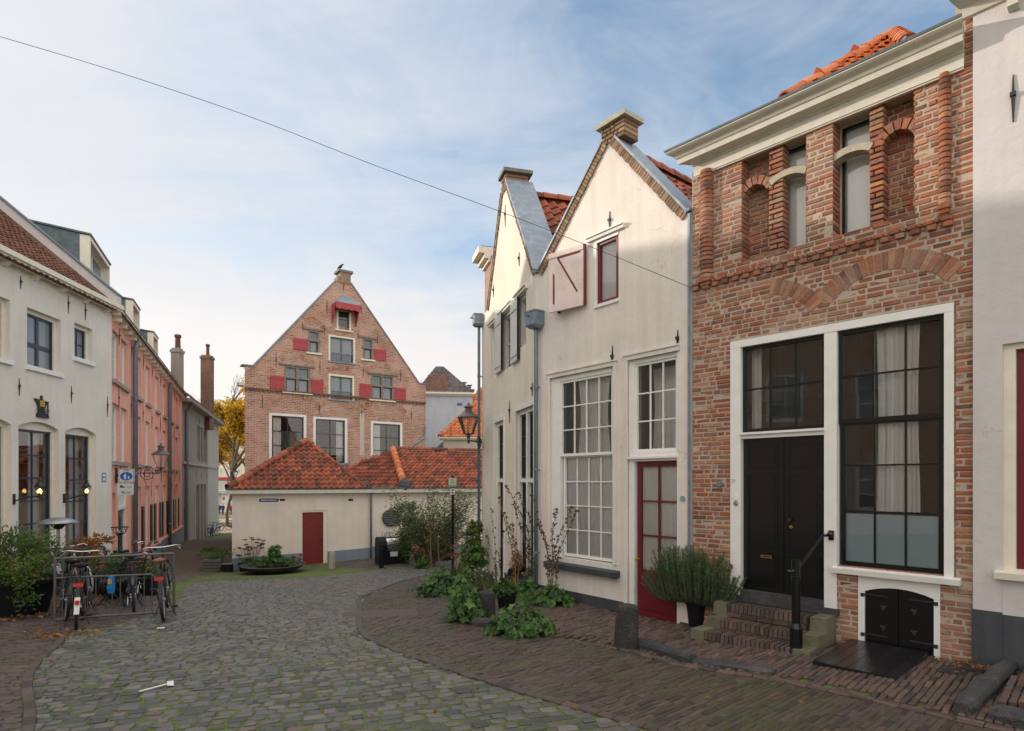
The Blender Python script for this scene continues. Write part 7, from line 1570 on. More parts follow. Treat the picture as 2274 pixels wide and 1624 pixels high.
    mb = MB(); K = Frame((0, -.045), (1, 0)); mb.prism(K, [(.0, .29), (.08, .26), (.45, .20), (.56, .25), (.57, .33), (.48, .40), (.08, .43), (.0, .40)], 0, .03); mb.build('chain_case', M['iron'], o, **B)
    mb = MB(); mb.tube([bb + V3((0, -.07, 0)), bb + V3((0, .07, 0))], .02, 8); mb.tube([bb + V3((0, -.07, 0)), bb + V3((.02, -.09, -.165))], .011, 6); mb.tube([bb + V3((0, .07, 0)), bb + V3((-.02, .09, .165))], .011, 6); cr = mb.build('crank', M['chrome'], o, **B)
    for s, q in ((-1, V3((.02, -.14, -.165))), (1, V3((-.02, .14, .165)))): mb = MB(); mb.box(bb + q, (.085, .09, .024)); mb.build('pedal', M['rubber'], cr, **B)
    mb = MB(); tail and mb.box((-.295, 0, .715), (.03, .12, .045)); tail and mb.build('tail_light', M['redplastic'], o, **B)
    if guard:
        mb = MB()
        mb.hexa([V3(q) for q in ((-.375, -.032, .30), (-.375, .032, .30), (-.362, .032, .30), (-.362, -.032, .30), (-.345, -.034, .54), (-.345, .034, .54), (-.330, .034, .54), (-.330, -.034, .54))]); g = mb.build('mudflap', M['whiteplastic'], o, **B)
        mb = MB(); mb.lathe([(.001, -.035), (.026, -.028), (.026, .028), (.001, .035)], (-.368, 0, .47), 12); mb.build('reflector', M['redplastic'], g, **B)
    if lampc: mb = MB(); mb.lathe([(.01, -.04), (.04, -.02), (.042, .02), (.03, .03)], (1.0, 0, .92), 10, M=Matrix.Rotation(math.pi / 2, 4, 'Y')); mb.build('head_lamp', M['iron'], o, **B)
    mb = MB(); mb.tube([V3((.40, .05, .26)), V3((.30, .16, .0))], .009, 6); mb.tube([V3((.40, -.05, .26)), V3((.30, -.16, .0))], .009, 6); mb.build('kickstand', M['iron'], o, **B)
    if crate:
        mb = MB()
        for z in (.78, .88, .98): mb.tube([V3(q) for q in ((.86, -.19, z), (1.22, -.19, z), (1.22, .19, z), (.86, .19, z), (.86, -.19, z))], .012, 4)
        for x, y in ((.86, -.19), (1.22, -.19), (1.22, .19), (.86, .19), (1.04, -.19), (1.04, .19), (1.22, 0)): mb.tube([V3((x, y, .76)), V3((x, y, 1.0))], .012, 4)
        mb.box((1.04, 0, .77), (.36, .38, .02)); mb.build('front_crate', M['iron'], o, **B)
    return o
def smooth3(P, k=4): return smooth(P, k)
def put(o, p, heading, lean=0.0):                              # p: where the rear wheel meets the ground
    o.location = p; o.rotation_euler = (lean, 0, heading); return o
M['iron_green'] = paint('dark_green_enamel', (.014, .022, .020), .35, .15, .1); M['navy'] = paint('navy_enamel', (.012, .018, .05), .35, .15, .1); M['silver'] = paint('silver_enamel', (.35, .36, .37), .35, .1, .1, .5); M['whitewall'] = paint('cream_tyre', (.55, .52, .47), .7, .08)
H = math.radians
gp_b = lambda px, py: gp(px, py)
b1 = put(bike('black bicycle with white mudflap and red reflector, rear wheel nearest the camera', 'iron', guard=True), gp(169, 1399), H(124), H(3))
b4 = put(bike('black bicycle with brown leather saddle at the right end of the rack', 'iron', saddle='brown_leather', lampc=False), gp(364, 1379), H(117), H(-4))
b2 = put(bike('dark bicycle leaning between the left rack post and the bicycle with the mudflap', 'iron_green', tail=False, bars_='iron'), gp(146, 1380), H(129), H(5))
p3 = gp(297, 1362); b3 = put(bike('navy bicycle facing the street in the middle of the rack, front wheel forward', 'navy', bars_='iron'), p3 + Vector((-.60, .93, 0)), H(-57), H(2)); b3.location.z = gz(b3.location.x, b3.location.y)
b7 = put(bike('old black bicycle right beside the one with the white mudflap, nose in the rack', 'iron', saddle='pot', lampc=False, tail=False, bars_='iron'), gp(187, 1374), H(122), H(-3))
b5 = put(bike('silver bicycle with pale tyres standing behind the left end of the rack', 'silver', 'whitewall'), on_ground(-9.9, 12.9), H(-24), H(4))
b6 = put(bike('dark bicycle with raised handlebar parked behind the rack beside the planters', 'iron_green', crate=False), on_ground(-8.1, 12.3), H(75), H(-5))
far = [(455, 50, 95, 0), (462, 48.5, 80, 1), (468, 47.5, 110, 0)]
for i, (px, Y, hd_, cr) in enumerate(far):
    o = copy_tree(b2); o['label'] = ['black bicycle standing furthest up the wall of the grey house', 'black bicycle in the middle of the cluster by the grey house', 'black bicycle at the near end of the cluster by the grey house'][i]; o['group'] = 'bicycles far down the alley'; put(o, pxY(px, Y), H(hd_), H(6))
bc = put(bike('distant bicycle with a front crate side-on at the sunlit end of the alley', 'iron', crate=True, group='bicycles far down the alley'), pxY(490, 60), H(172), H(3))
o = copy_tree(b4); o['label'] = 'distant bicycle half hidden by the left end of the outbuilding'; o['group'] = 'bicycles far down the alley'; put(o, pxY(507, 61), H(10), H(3))
# rack
rl, rr = gp(122, 1384), gp(386, 1365); RK = root('bicycle_rack', (rl + rr) / 2, 'galvanised steel bicycle rack with thin bars between the parked bicycles', 'bicycle rack')
tt = (rr - rl); up_ = Vector((0, 0, 1)); h = 1.03
for p, nm in ((rl, 'rack_post'), (rr, 'rack_post')): mb = MB(); mb.tube([p, p + up_ * h], .020, 10); mb.lathe([(.07, .0), (.07, .012), (.02, .014)], p, 12); mb.build(nm, M['iron_grey'], RK)
mb = MB(); mb.tube([rl + up_ * h, rr + up_ * h], .019, 8); mb.build('rail', M['iron_grey'], RK); mb = MB(); mb.tube([rl + up_ * .72, rl + tt * .80 + up_ * .70, rl + tt * .90 + up_ * .55], .015, 8); mb.build('rail', M['iron_grey'], RK); mb = MB(); mb.tube([rl + up_ * .06, rr + up_ * .06], .02, 8); mb.build('rail', M['iron_grey'], RK)
for i in range(13):
    if i in (5, 8): continue
    p = rl + tt * (.06 + .068 * i); mb = MB(); mb.tube([p + up_ * .06, p + up_ * .715], .008, 6); mb.build('rack_bar', M['iron_grey'], RK)
mb = MB(); c = b1.location + Vector((.16, .55, .58)); mb.loft([[c + Vector(q) * 1.0 for q in ((-.03, -.02, .14), (.03, -.02, .14), (.03, .03, .14), (-.03, .03, .14))], [c + Vector(q) for q in ((-.045, -.04, -.05), (.04, -.04, -.05), (.04, .04, -.05), (-.045, .04, -.05))], [c + Vector(q) for q in ((-.035, -.03, -.13), (.035, -.03, -.13), (.035, .03, -.13), (-.035, .03, -.13))]]); bgo = mb.build('carrier_bag', M['blueplastic']); tag(bgo, 'small blue and yellow bag hanging on the bicycle with the white mudflap', 'bag')
mb = MB(); mb.box(c + Vector((0, -.035, .06)), (.05, .02, .07)); mb.build('yellow_print', M['yellow'], bgo)

# ---------------------------------------------------------------- terrace things
p = pxY(129, 13.4); PHt = root('patio_heater', p, 'patio heater with a wide pale metal dome rising behind the green bush', 'patio heater')
zd = EYE + (HY - 1162) / FPX * 13.4
mb = MB(); mb.tube([p, Vector((p.x, p.y, zd - .10))], .035, 10); mb.build('pole', M['steel'], PHt); mb = MB(); mb.lathe([(.24, 0), (.24, .5), (.20, .78), (.05, .85)], p, 18); mb.build('base', M['zinc_dark'], PHt)
mb = MB(); mb.lathe([(.07, -.13), (.12, -.07), (.17, .0), (.15, .03)], (p.x, p.y, zd), 16); mb.build('burner', M['iron'], PHt)
mb = MB(); mb.lathe([(.40, .0), (.405, .012), (.28, .075), (.13, .12), (.02, .135)], (p.x, p.y, zd), 24); mb.lathe([(.15, .03), (.398, .004)], (p.x, p.y, zd), 24); mb.build('dome', M['steel'], PHt, smooth=True)
p = pxY(266, 15.2); CS = root('lantern_stand', p, 'dark iron terrace stand holding a ring of glass lights by the pink house door', 'lamp stand')
zd = EYE + (HY - 1184) / FPX * 15.2; mb = MB(); mb.lathe([(.2, 0), (.2, .04), (.05, .07), (.045, zd - p.z - .05), (.12, zd - p.z), (.03, zd - p.z + .02)], p, 14); mb.build('stand', M['iron'], CS)
mb = MB()
for k in range(8): a = 2 * math.pi * k / 8; mb.tube([Vector((p.x + .12 * math.cos(a), p.y + .12 * math.sin(a), zd)), Vector((p.x + .19 * math.cos(a), p.y + .19 * math.sin(a), zd + .15))], .007, 4)
mb.tube([Vector((p.x + .19 * math.cos(2 * math.pi * k / 16), p.y + .19 * math.sin(2 * math.pi * k / 16), zd + .15)) for k in range(17)], .01, 5); mb.tube([Vector((p.x, p.y, zd)), Vector((p.x, p.y, zd + .42))], .02, 6); mb.build('basket', M['iron'], CS)
for k in range(5):
    a = 2 * math.pi * k / 5; mb = MB(); mb.lathe([(.03, 0), (.045, .05), (.04, .09)], (p.x + .11 * math.cos(a), p.y + .11 * math.sin(a), zd + .02), 8); mb.build('glass_light', M['glass_clear'], CS)
def folding_chair(loc, rz, lab):
    o = root('folding_chair', (0, 0, 0), lab, 'chair', 'black folding chairs on the terrace'); B = dict(local=True); V3 = Vector
    mb = MB()
    for i in range(6): mb.box((-.18 + .07 * i, 0, .45), (.045, .42, .015))
    mb.build('seat', M['iron'], o, **B); mb = MB()
    for i in range(4): mb.box((-.23 - .02 * i, 0, .60 + .085 * i), (.016, .42, .05))
    mb.build('backrest', M['iron'], o, **B)
    for s in (-1, 1):
        mb = MB(); mb.tube([V3((.20, .2 * s, 0)), V3((-.05, .2 * s, .42)), V3((-.31, .2 * s, .92))], .012, 6); mb.build('leg', M['iron'], o, **B); mb = MB(); mb.tube([V3((-.24, .17 * s, 0)), V3((.18, .17 * s, .46))], .012, 6); mb.build('leg', M['iron'], o, **B)
    o.location = loc; o.rotation_euler = (0, 0, rz); return o
folding_chair(pxY(252, 11.6), H(200), 'black slatted folding chair standing in fallen leaves behind the rack, left one'); folding_chair(pxY(283, 11.9), H(150), 'black slatted folding chair behind the navy bicycle')
folding_chair(pxY(95, 12.4), H(20), 'black slatted folding chair beside the green bush')
p = pxY(272, 12.9); TBL = root('terrace_table', p, 'dark square terrace table behind the folding chairs', 'table'); mb = MB(); mb.box(p + Vector((0, 0, .73)), (.7, .7, .03)); mb.build('table_top', M['iron'], TBL)
for sx in (-1, 1):
    for sy in (-1, 1): mb = MB(); mb.tube([p + Vector((.3 * sx, .3 * sy, 0)), p + Vector((.3 * sx, .3 * sy, .72))], .014, 6); mb.build('leg', M['iron'], TBL)
g = gp(103, 1322); mb = MB(); rn = random.Random(3); mb.loft([[g + Vector((math.cos(a) * r_ * rn.uniform(.8, 1.2) + ox, math.sin(a) * r_ * .5, z)) for a in [2 * math.pi * k / 9 for k in range(9)]] for r_, z, ox in ((.16, .0, 0), (.17, .04, 0), (.09, .10, .05), (.05, .18, .07), (.03, .2, .07))]); tag(mb.build('plastic_bag', M['whiteplastic']), 'crumpled white plastic bag on the terrace paving beside the rack', 'bag')
# painted marks on the setts
a, b = gp(309, 1542), gp(372, 1525); t = (b - a).normalized(); e = Vector((-t.y, t.x, 0)) * .013; mb = MB(); zz = Vector((0, 0, .028)); mb.loft([[q + zz for q in (a - e, b - e, b + e, a + e)], [q + zz + Vector((0, 0, .003)) for q in (a - e, b - e, b + e, a + e)]])
o = mb.build('painted_line', M['whiteplastic']); tag(o, 'thin white painted line on the cobbles in the lower left', 'road mark')
P = [gp(*q) + zz for q in ((371, 1529), (386, 1529), (385, 1518), (371, 1520))]; mb = MB(); mb.loft([P, [q + Vector((0, 0, .004)) for q in P]]); tag(mb.build('paper_square', M['whiteplastic']), 'small white square lying at the end of the white line on the cobbles', 'paper')
c = gp(357, 1447 - 48); mb = MB(); mb.box(c + Vector((0, 0, .03)), (.10, .06, .005), .3); tag(mb.build('paper_scrap', M['whiteplastic']), 'scrap of white paper on the cobbles right of the parked bicycles', 'paper')

# ---------------------------------------------------------------- far end of the alley
FE = Frame(at(474, 1100, 104).to_2d(), (1, .05)); u = FE.u
FB_ = root('far_building', FE.p(4, -3.5), 'cream building with a red band and white shop front at the end of the alley', 'building')
ur = u(560); zt = FE.uz(480, 985)[1]
mb = MB(); mb.fbox(FE, -6, ur + 4, -5, zt, -8, 0); mb.build('wall', M['plaster_cream'], FB_)
for x0, x1, y0, y1, m, nm, d in ((470, 535, 1060, 1067, 'shutter', 'red_band', .25), (470, 540, 1091, 1096, 'plaster_grey', 'concrete_ledge', .8), (474, 480, 1097, 1118, 'red', 'red_panel', .1), (480, 491, 1097, 1118, 'frost', 'shop_window', .08), (492, 520, 1096, 1117, 'whiteplastic', 'shop_poster', .1), (505, 508, 1067, 1090, 'shutter', 'red_jamb', .1)):
    r = FE.rect(x0, x1, y0, y1); mb = MB(); mb.fbox(FE, r[0], r[1], r[2], r[3], -.05, d); mb.build(nm, M[m], FB_)
r = FE.rect(497, 501, 1103, 1112); mb = MB(); mb.lathe([(.01, -.3), (.22, -.15), (.24, .1), (.1, .3)], FE.p(r[0], (r[2] + r[3]) / 2, .12), 10, sy=.1); mb.build('poster_motif', M['tile_bright'], FB_)
r = FE.rect(480, 505, 1068, 1090); wo = window(FE, FB_, r, 9, 1, .10, .12, .12, M['whiteplastic'], M['dglass'])
for i in range(5):
    for y0, y1 in ((1040, 1052), (1010, 1024)): r = FE.rect(475 + 13 * i, 482 + 13 * i, y0, y1); window(FE, FB_, r, 2, 2, .06, .15, .08, M['whiteplastic'], M['dglass'])
mb = MB(); mb.hexa([FE.p(-7, zt, .6), FE.p(ur + 5, zt, .6), FE.p(ur + 5, zt, -8), FE.p(-7, zt, -8), FE.p(-7, zt + 3, -3.8), FE.p(ur + 5, zt + 3, -3.8), FE.p(ur + 5, zt + 3, -4.2), FE.p(-7, zt + 3, -4.2)]); mb.build('roof', M['tile_brown'], FB_)
def person(px, Y, coat, legs, lab, h=1.72, step=0.0, face=1):
    c = pxY(px, Y, .02); o = root('person', c, lab, 'person', 'people at the end of the alley'); s = h / 1.72; V3 = Vector
    def ring(x, y, z, rx, ry, n=10): return [c + V3((x + math.cos(2 * math.pi * k / n) * rx, y + math.sin(2 * math.pi * k / n) * ry, z)) * 1.0 for k in range(n)]
    mb = MB(); R_ = [ring(0, 0, z * s, rx * s, ry * s) for z, rx, ry in ((.82, .17, .12), (1.0, .165, .12), (1.2, .19, .125), (1.38, .20, .11), (1.44, .10, .07), (1.50, .055, .055), (1.54, .065, .075), (1.60, .078, .095), (1.67, .075, .09), (1.715, .04, .05))]; mb.loft(R_)
    for sx in (-1, 1):
        dx = sx * .09 * s; st = step * sx; mb.loft([ring(dx + st * .0, st, .0, .05 * s, .11 * s), ring(dx, st, .07 * s, .045 * s, .06 * s), ring(dx, st * .5, .45 * s, .06 * s, .065 * s), ring(dx * .95, 0, .86 * s, .09 * s, .09 * s)])
        mb.loft([ring(sx * .21 * s, 0, 1.36 * s, .055 * s, .06 * s), ring(sx * .26 * s, 0, 1.1 * s, .045 * s, .05 * s), ring(sx * .26 * s, -.05 * s, .86 * s, .035 * s, .035 * s), ring(sx * .25 * s, -.07 * s, .76 * s, .03 * s, .04 * s)])
    mb.build('body', M['skin'], o, smooth=True)
    mb = MB(); mb.loft([ring(0, 0, z * s, rx * s, ry * s) for z, rx, ry in ((.78, .20, .15), (1.0, .185, .14), (1.2, .205, .145), (1.39, .21, .125), (1.46, .10, .085))])
    for sx in (-1, 1): mb.loft([ring(sx * .21 * s, 0, 1.39 * s, .07 * s, .075 * s), ring(sx * .27 * s, 0, 1.1 * s, .06 * s, .065 * s), ring(sx * .27 * s, -.05 * s, .84 * s, .05 * s, .05 * s)])
    mb.build('coat', M[coat], o, smooth=True)
    for sx in (-1, 1): mb = MB(); dx = sx * .09 * s; st = step * sx; mb.loft([ring(dx, st, .06 * s, .06 * s, .075 * s), ring(dx, st * .5, .45 * s, .07 * s, .075 * s), ring(dx * .95, 0, .86 * s, .10 * s, .105 * s)]); mb.build('trouser_leg', M[legs], o, smooth=True)
    mb = MB(); mb.loft([ring(0, .012, z * s, rx * s, ry * s) for z, rx, ry in ((1.58, .082, .08), (1.64, .088, .10), (1.70, .078, .09), (1.735, .04, .05))]); mb.build('hair', M['hair'], o, smooth=True)
person(487, 96, 'jacket_navy', 'jeans', 'person in a dark jacket and blue jeans at the far end of the alley'); person(494.5, 95, 'jacket_navy', 'trousers', 'person in a navy coat and dark trousers next to the red coat'); person(512, 96, 'jacket_red', 'trousers', 'person in a bright red coat at the far end of the alley', step=.12)
# ---------------------------------------------------------------- plants
def leaf(mb, p, d, L, W, rn, fold=.25, r=None):
    d = d.normalized(); s = d.cross(Vector((rn.uniform(-1, 1), rn.uniform(-1, 1), rn.uniform(-.2, 1)))).normalized(); n = s.cross(d)
    m_ = p + d * L * .45
    mb.add((p, m_ + s * W / 2 + n * W * fold, p + d * L, m_ - s * W / 2 + n * W * fold), ((0, 1, 2), (0, 2, 3)), rn.random() if r is None else r)
def leaf5(mb, p, n, R_, rn, r=None):                            # broad lobed leaf lying across direction n
    n = n.normalized(); a = n.cross(Vector((rn.uniform(-1, 1), rn.uniform(-1, 1), rn.uniform(-1, 1)))).normalized(); b = n.cross(a); k = 10; vs = [p - n * R_ * .12]; ph = rn.random() * 6
    for i in range(k):
        g = 2 * math.pi * i / k; rr = R_ * (.78 + .22 * math.cos(5 * g) ) * rn.uniform(.9, 1.08) * (0.35 if i == 0 else 1); vs.append(p + (a * math.cos(g + ph) + b * math.sin(g + ph)) * rr + n * (.10 * R_ * math.cos(2 * g + ph)))
    mb.add(vs, [(0, 1 + i, 1 + (i + 1) % k) for i in range(k)], rn.random() if r is None else r)
def blob_leaves(mb, c, rad, n, L, W, rn, up=.3, shell_=.55, broad=False, clumps=None):
    c = Vector(c); cs = clumps or 14; cl = []
    for _ in range(cs):
        while True:
            v = Vector((rn.uniform(-1, 1), rn.uniform(-1, 1), rn.uniform(-1, 1)))
            if v.length < 1: break
        cl.append((v.normalized() * (v.length ** shell_) * .82, rn.uniform(.22, .45), rn.uniform(-.25, .25)))
    for i in range(n):
        v, cr, tone = cl[rn.randrange(cs)]; w_ = v + Vector((rn.gauss(0, 1), rn.gauss(0, 1), rn.gauss(0, 1))) * cr * .5
        p = c + Vector((w_.x * rad[0], w_.y * rad[1], w_.z * rad[2])); d = Vector((w_.x * .8 + rn.gauss(0, .6), w_.y * .8 + rn.gauss(0, .6), w_.z * .4 + up + rn.gauss(0, .5)))
        rr = min(1, max(0, .5 + tone + rn.gauss(0, .18)))
        if broad: leaf5(mb, p, d + Vector((0, -.3, .5)), L * rn.uniform(.6, 1.15), rn, rr)
        else: leaf(mb, p, d, L * rn.uniform(.6, 1.25), W * rn.uniform(.7, 1.2), rn, r=rr)
def plant(name, loc, label, cat='plant', group=None): return root(name, loc, label, cat, group)
def stems(mb, base, tips, r0, r1, rn, bend=.15):
    for t in tips:
        m_ = base.lerp(t, .5) + Vector((rn.gauss(0, bend), rn.gauss(0, bend), 0)) * (t - base).length * .4; mb.tube([base + Vector((rn.gauss(0, .03), rn.gauss(0, .03), 0)), m_, t], [r0, (r0 + r1) / 2, r1], 5)
def pot(parent, c, r, h, m='pot', rim=True):
    mb = MB(); mb.lathe([(r * .72, 0), (r * .95, h * .9), (r * 1.05, h * .9), (r * 1.06, h), (r * .93, h), (r * .9, h * .92)], c, 22); o = mb.build('pot', M[m], parent); mb = MB(); mb.lathe([(r * .9, h * .86), (.01, h * .90)], c, 16); mb.build('soil', M['soil'], o); return o
def trim(c, rad, z): return Vector((c[0], c[1], max(c[2], z)))

# great bush at the left edge
rn = random.Random(21); c = pxY(42, 10.3); PB = plant('potted_bush', c, 'large dense green bush in a black tub at the left edge of the terrace')
pot(PB, c, .55, .62); mb = MB(); stems(mb, c + Vector((0, 0, .5)), [c + Vector((rn.uniform(-.8, .9), rn.uniform(-.6, .6), rn.uniform(.7, 1.5))) for _ in range(22)], .02, .006, rn); mb.build('stem', M['bark'], PB)
mb = MB(); blob_leaves(mb, c + Vector((-.27, 0, .90)), (.80, .75, .56), 4800, .085, .034, rn, up=.35, clumps=46); blob_leaves(mb, c + Vector((.40, -.35, .62)), (.48, .35, .42), 1100, .08, .034, rn, clumps=10); mb.build('foliage', M['leaf_bush'], PB)
# copper leaved planters
for (px, Y, L, lab, gm, hz) in ((178, 13.6, 1.0, 'planter box of copper brown leaves behind the silver bicycle', 'leaf_orange', .92), (268, 12.9, 1.5, 'low planter with green and brown foliage behind the rack', 'leaf_bush', .62), (205, 14.6, .9, 'trough of dark reddish twiggy plants below the narrow blue window', 'leaf_orange', 1.15)):
    rn = random.Random(px); c = pxY(px, Y); o = plant('planter', c, lab, 'planter'); mb = MB(); mb.cbox(c + Vector((0, 0, hz * .3)), (L, .38, hz * .6), .1, .02); mb.build('box', M['wood_grey'] if gm != 'leaf_bush' else M['pot'], o)
    mb = MB(); blob_leaves(mb, c + Vector((0, 0, hz * .85)), (L * .55, .3, .28), 900, .08, .05, rn, clumps=22); mb.build('foliage', M[gm], o)
    if gm == 'leaf_bush': mb = MB(); blob_leaves(mb, c + Vector((-.1, -.1, hz * .9)), (L * .5, .3, .2), 350, .09, .05, rn, clumps=9); mb.build('brown_foliage', M['leaf_orange'], o)
rn = random.Random(8); c = pxY(258, 12.2); o = plant('conifer_pot', c, 'small dark green shrub in a pot by the black folding chairs'); pot(o, c, .2, .35); mb = MB(); blob_leaves(mb, c + Vector((0, 0, .65)), (.3, .3, .36), 900, .06, .015, rn); mb.build('foliage', M['leaf_ros'], o)
# bowl planter
rn = random.Random(31); cb = at(606, 1255, 22.6); g = gz(cb.x, cb.y); BW = plant('bowl_planter', (cb.x, cb.y, g), 'very wide shallow dark bowl planter beside the red plank door', 'planter')
zt = EYE + (HY - 1259) / FPX * 22.6; zt = max(zt, g + .34); mb = MB(); mb.lathe([(.42, g - .05), (.48, g + .06), (.62, g + .09), (.98, g + .20), (1.14, g + .32), (1.17, zt + .0), (1.12, zt + .01), (1.05, zt - .06), (.02, zt - .08)], (cb.x, cb.y, 0), 36); mb.build('bowl', M['bowl'], BW, smooth=False)
def seedheads(o, base, tips, r, rn, m='sedum'):
    mb = MB(); stems(mb, base, tips, .008, .005, rn, .1); mb.build('stem', M['twig'], o)
    for t in tips:
        mb = MB()
        for k in range(16): a, q = rn.random() * 6.3, math.sqrt(rn.random()) * r; p = t + Vector((math.cos(a) * q, math.sin(a) * q, .02 - q * q * 1.2 + rn.uniform(-.015, .02))); mb.box(p, (.035, .035, .03), rn.random() * 3, rn.random())
        mb.build('seed_head', M[m], o)
b0 = Vector((cb.x + .05, cb.y, zt - .05)); o = plant('leafy_plant', b0, 'bright green leafy plant growing in the wide bowl planter')
mb = MB(); blob_leaves(mb, b0 + Vector((.0, 0, .16)), (.72, .5, .20), 520, .075, 0, rn, broad=True, clumps=20); blob_leaves(mb, b0 + Vector((-.05, 0, .48)), (.34, .3, .30), 260, .08, 0, rn, broad=True, clumps=9); mb.build('foliage', M['leaf_bright'], o); mb = MB(); stems(mb, b0, [b0 + Vector((rn.uniform(-.4, .3), rn.uniform(-.3, .3), rn.uniform(.3, .7))) for _ in range(14)], .008, .004, rn); mb.build('stem', M['twig'], o)
o = plant('trailing_plant', b0 + Vector((-.5, 0, 0)), 'dark green ground-hugging plant at the left side of the wide bowl'); mb = MB(); blob_leaves(mb, b0 + Vector((-.55, -.1, .06)), (.45, .4, .14), 520, .06, .02, rn, clumps=14); mb.build('foliage', M['leaf_green'], o)
o = plant('stonecrop', b0 + Vector((.85, 0, 0)), 'withered brown flower heads at the right side of the wide bowl'); seedheads(o, b0 + Vector((.8, 0, -.02)), [b0 + Vector((.8 + rn.uniform(-.16, .26), rn.uniform(-.1, .1), rn.uniform(.22, .42))) for _ in range(7)], .07, rn)
for i, (px, lab) in enumerate(((543, 'small black pot of withered brown flower heads against the outbuilding corner'), (561, 'black pot with tall withered brown flower heads behind the wide bowl'))):
    c = pxY(px, 23.4); o = plant('potted_stonecrop', c, lab); pot(o, c, .24, .32); ztop = EYE + (HY - (1216 if i == 0 else 1199)) / FPX * 23.4; seedheads(o, c + Vector((0, 0, .28)), [Vector((c.x + rn.uniform(-.3, .4) * (1.1 if i else .8), c.y + rn.uniform(-.15, .15), ztop + rn.uniform(-.35, .05))) for _ in range(9 + 5 * i)], .085, rn)
    mb = MB(); blob_leaves(mb, c + Vector((0, 0, .4)), (.22, .2, .12), 140, .06, .03, rn, clumps=6); mb.build('foliage', M['leaf_green'], o)
# wooden box and crate left of the corner
rn = random.Random(41); c = pxY(473, 23.2); o = plant('planter', c, 'grey wooden planter box with low dark shrub at the mouth of the alley', 'planter'); mb = MB()
for k in range(4): mb.cbox(c + Vector((0, 0, .07 + .115 * k)), (.62, .55, .10), .2, .008, rn.random())
mb.build('box', M['wood_grey'], o); mb = MB(); blob_leaves(mb, c + Vector((-.05, 0, .66)), (.72, .55, .26), 1500, .07, .028, rn, clumps=30); mb.build('foliage', M['leaf_green'], o)
c = pxY(505, 23.0); o = plant('crate', c, 'small black crate with a pale rim beside the wooden planter box', 'crate'); mb = MB(); mb.cbox(c + Vector((0, 0, .15)), (.34, .32, .30), .2, .01); mb.build('body', M['pot'], o); mb = MB(); mb.cbox(c + Vector((0, 0, .315)), (.37, .35, .025), .2, .006); mb.build('rim', M['wood_grey'], o)
# olive shrub against the outbuilding
rn = random.Random(51); Y = 22.4; c = pxY(958, Y); SH = plant('willow_shrub', c, 'tall airy olive green shrub against the outbuilding wall', 'shrub'); tips = []
for _ in range(62):
    px, py = rn.gauss(958, 52), rn.uniform(1070, 1190); t = at(px, py, Y + rn.uniform(-.6, .7)); tips.append(t)
mb = MB(); stems(mb, c, tips, .016, .004, rn, .18); mb.build('stem', M['bark'], SH); mb = MB()
for t in tips:
    for _ in range(140):
        s = rn.random() ** .7; p = c.lerp(t, .35 + .65 * s) + Vector((rn.gauss(0, .17), rn.gauss(0, .17), rn.gauss(0, .13))); leaf(mb, p, Vector((t.x - c.x + rn.gauss(0, .7), rn.gauss(0, .8), rn.gauss(.1, .6))), .13 * rn.uniform(.6, 1.3), .034, rn)
mb.build('foliage', M['leaf_olive'], SH)
rn = random.Random(52); c = pxY(925, 22.6); o = plant('dark_shrub', c, 'dense dark green shrub between the two waste containers', 'shrub'); mb = MB(); blob_leaves(mb, c + Vector((0, .1, 1.0)), (.72, .5, .98), 3000, .10, .03, rn, clumps=44); mb.build('foliage', M['leaf_green'], o); mb = MB(); stems(mb, c, [c + Vector((rn.uniform(-.5, .5), rn.uniform(-.3, .3), rn.uniform(1, 1.8))) for _ in range(14)], .015, .005, rn); mb.build('stem', M['bark'], o)
rn = random.Random(53); c = at(905, 1140, 23.4); o = plant('rubber_plant', on_ground(c.x, c.y), 'shrub with longer blue-green leaves partly covering the round wall vent', 'shrub'); mb = MB(); blob_leaves(mb, c, (.55, .4, .5), 380, .22, .055, rn, clumps=14); mb.build('foliage', M['leaf_ros'], o); mb = MB(); stems(mb, on_ground(c.x, c.y), [c + Vector((rn.uniform(-.4, .4), 0, rn.uniform(-.3, .4))) for _ in range(6)], .015, .006, rn); mb.build('stem', M['bark'], o)
rn = random.Random(54); c = pxY(935, 21.2); o = plant('fern', c, 'low bright green fern-like plant right of the black waste container'); mb = MB()
for _ in range(70): leaf(mb, c + Vector((rn.gauss(0, .06), rn.gauss(0, .06), .02)), Vector((rn.gauss(0, .8), rn.gauss(0, .8), .8)), .42 * rn.uniform(.6, 1.2), .07, rn)
mb.build('foliage', M['leaf_bright'], o)
# dry saplings
rn = random.Random(61); Y = 15.2
for i, (pb, pts, lab) in enumerate((((961, 1270), [(955, 1200), (958, 1165), (940, 1185), (932, 1222)], 'bare dry sapling with a few withered leaves, left of the black sign pole'), ((979, 1268), [(972, 1210), (960, 1168), (1000, 1200), (1012, 1222)], 'second bare dry sapling close to the black sign pole'))):
    b_ = pxY(pb[0], Y); o = plant('dry_sapling', b_, lab, 'plant'); mb = MB(); P = [at(x, y, Y + rn.uniform(-.2, .2)) for x, y in pts]; mb.tube([b_, P[0], P[1]], [.02, .014, .006], 6); mid = b_.lerp(P[0], .6); mb.tube([mid, P[2]], [.009, .004], 5); mb.tube([mid, P[3]], [.009, .004], 5); mb.tube([P[0], P[0].lerp(P[3], .8) + Vector((0, 0, .3))], [.007, .003], 5); mb.build('stem', M['twig'], o); mb = MB(); blob_leaves(mb, P[3 if i else 3] + Vector((0, 0, 0)), (.16, .16, .2), 45, .10, .05, rn, clumps=4); blob_leaves(mb, P[1], (.12, .12, .25), 40, .06, .03, rn, clumps=4); mb.build('foliage', M['leaf_dead'], o)
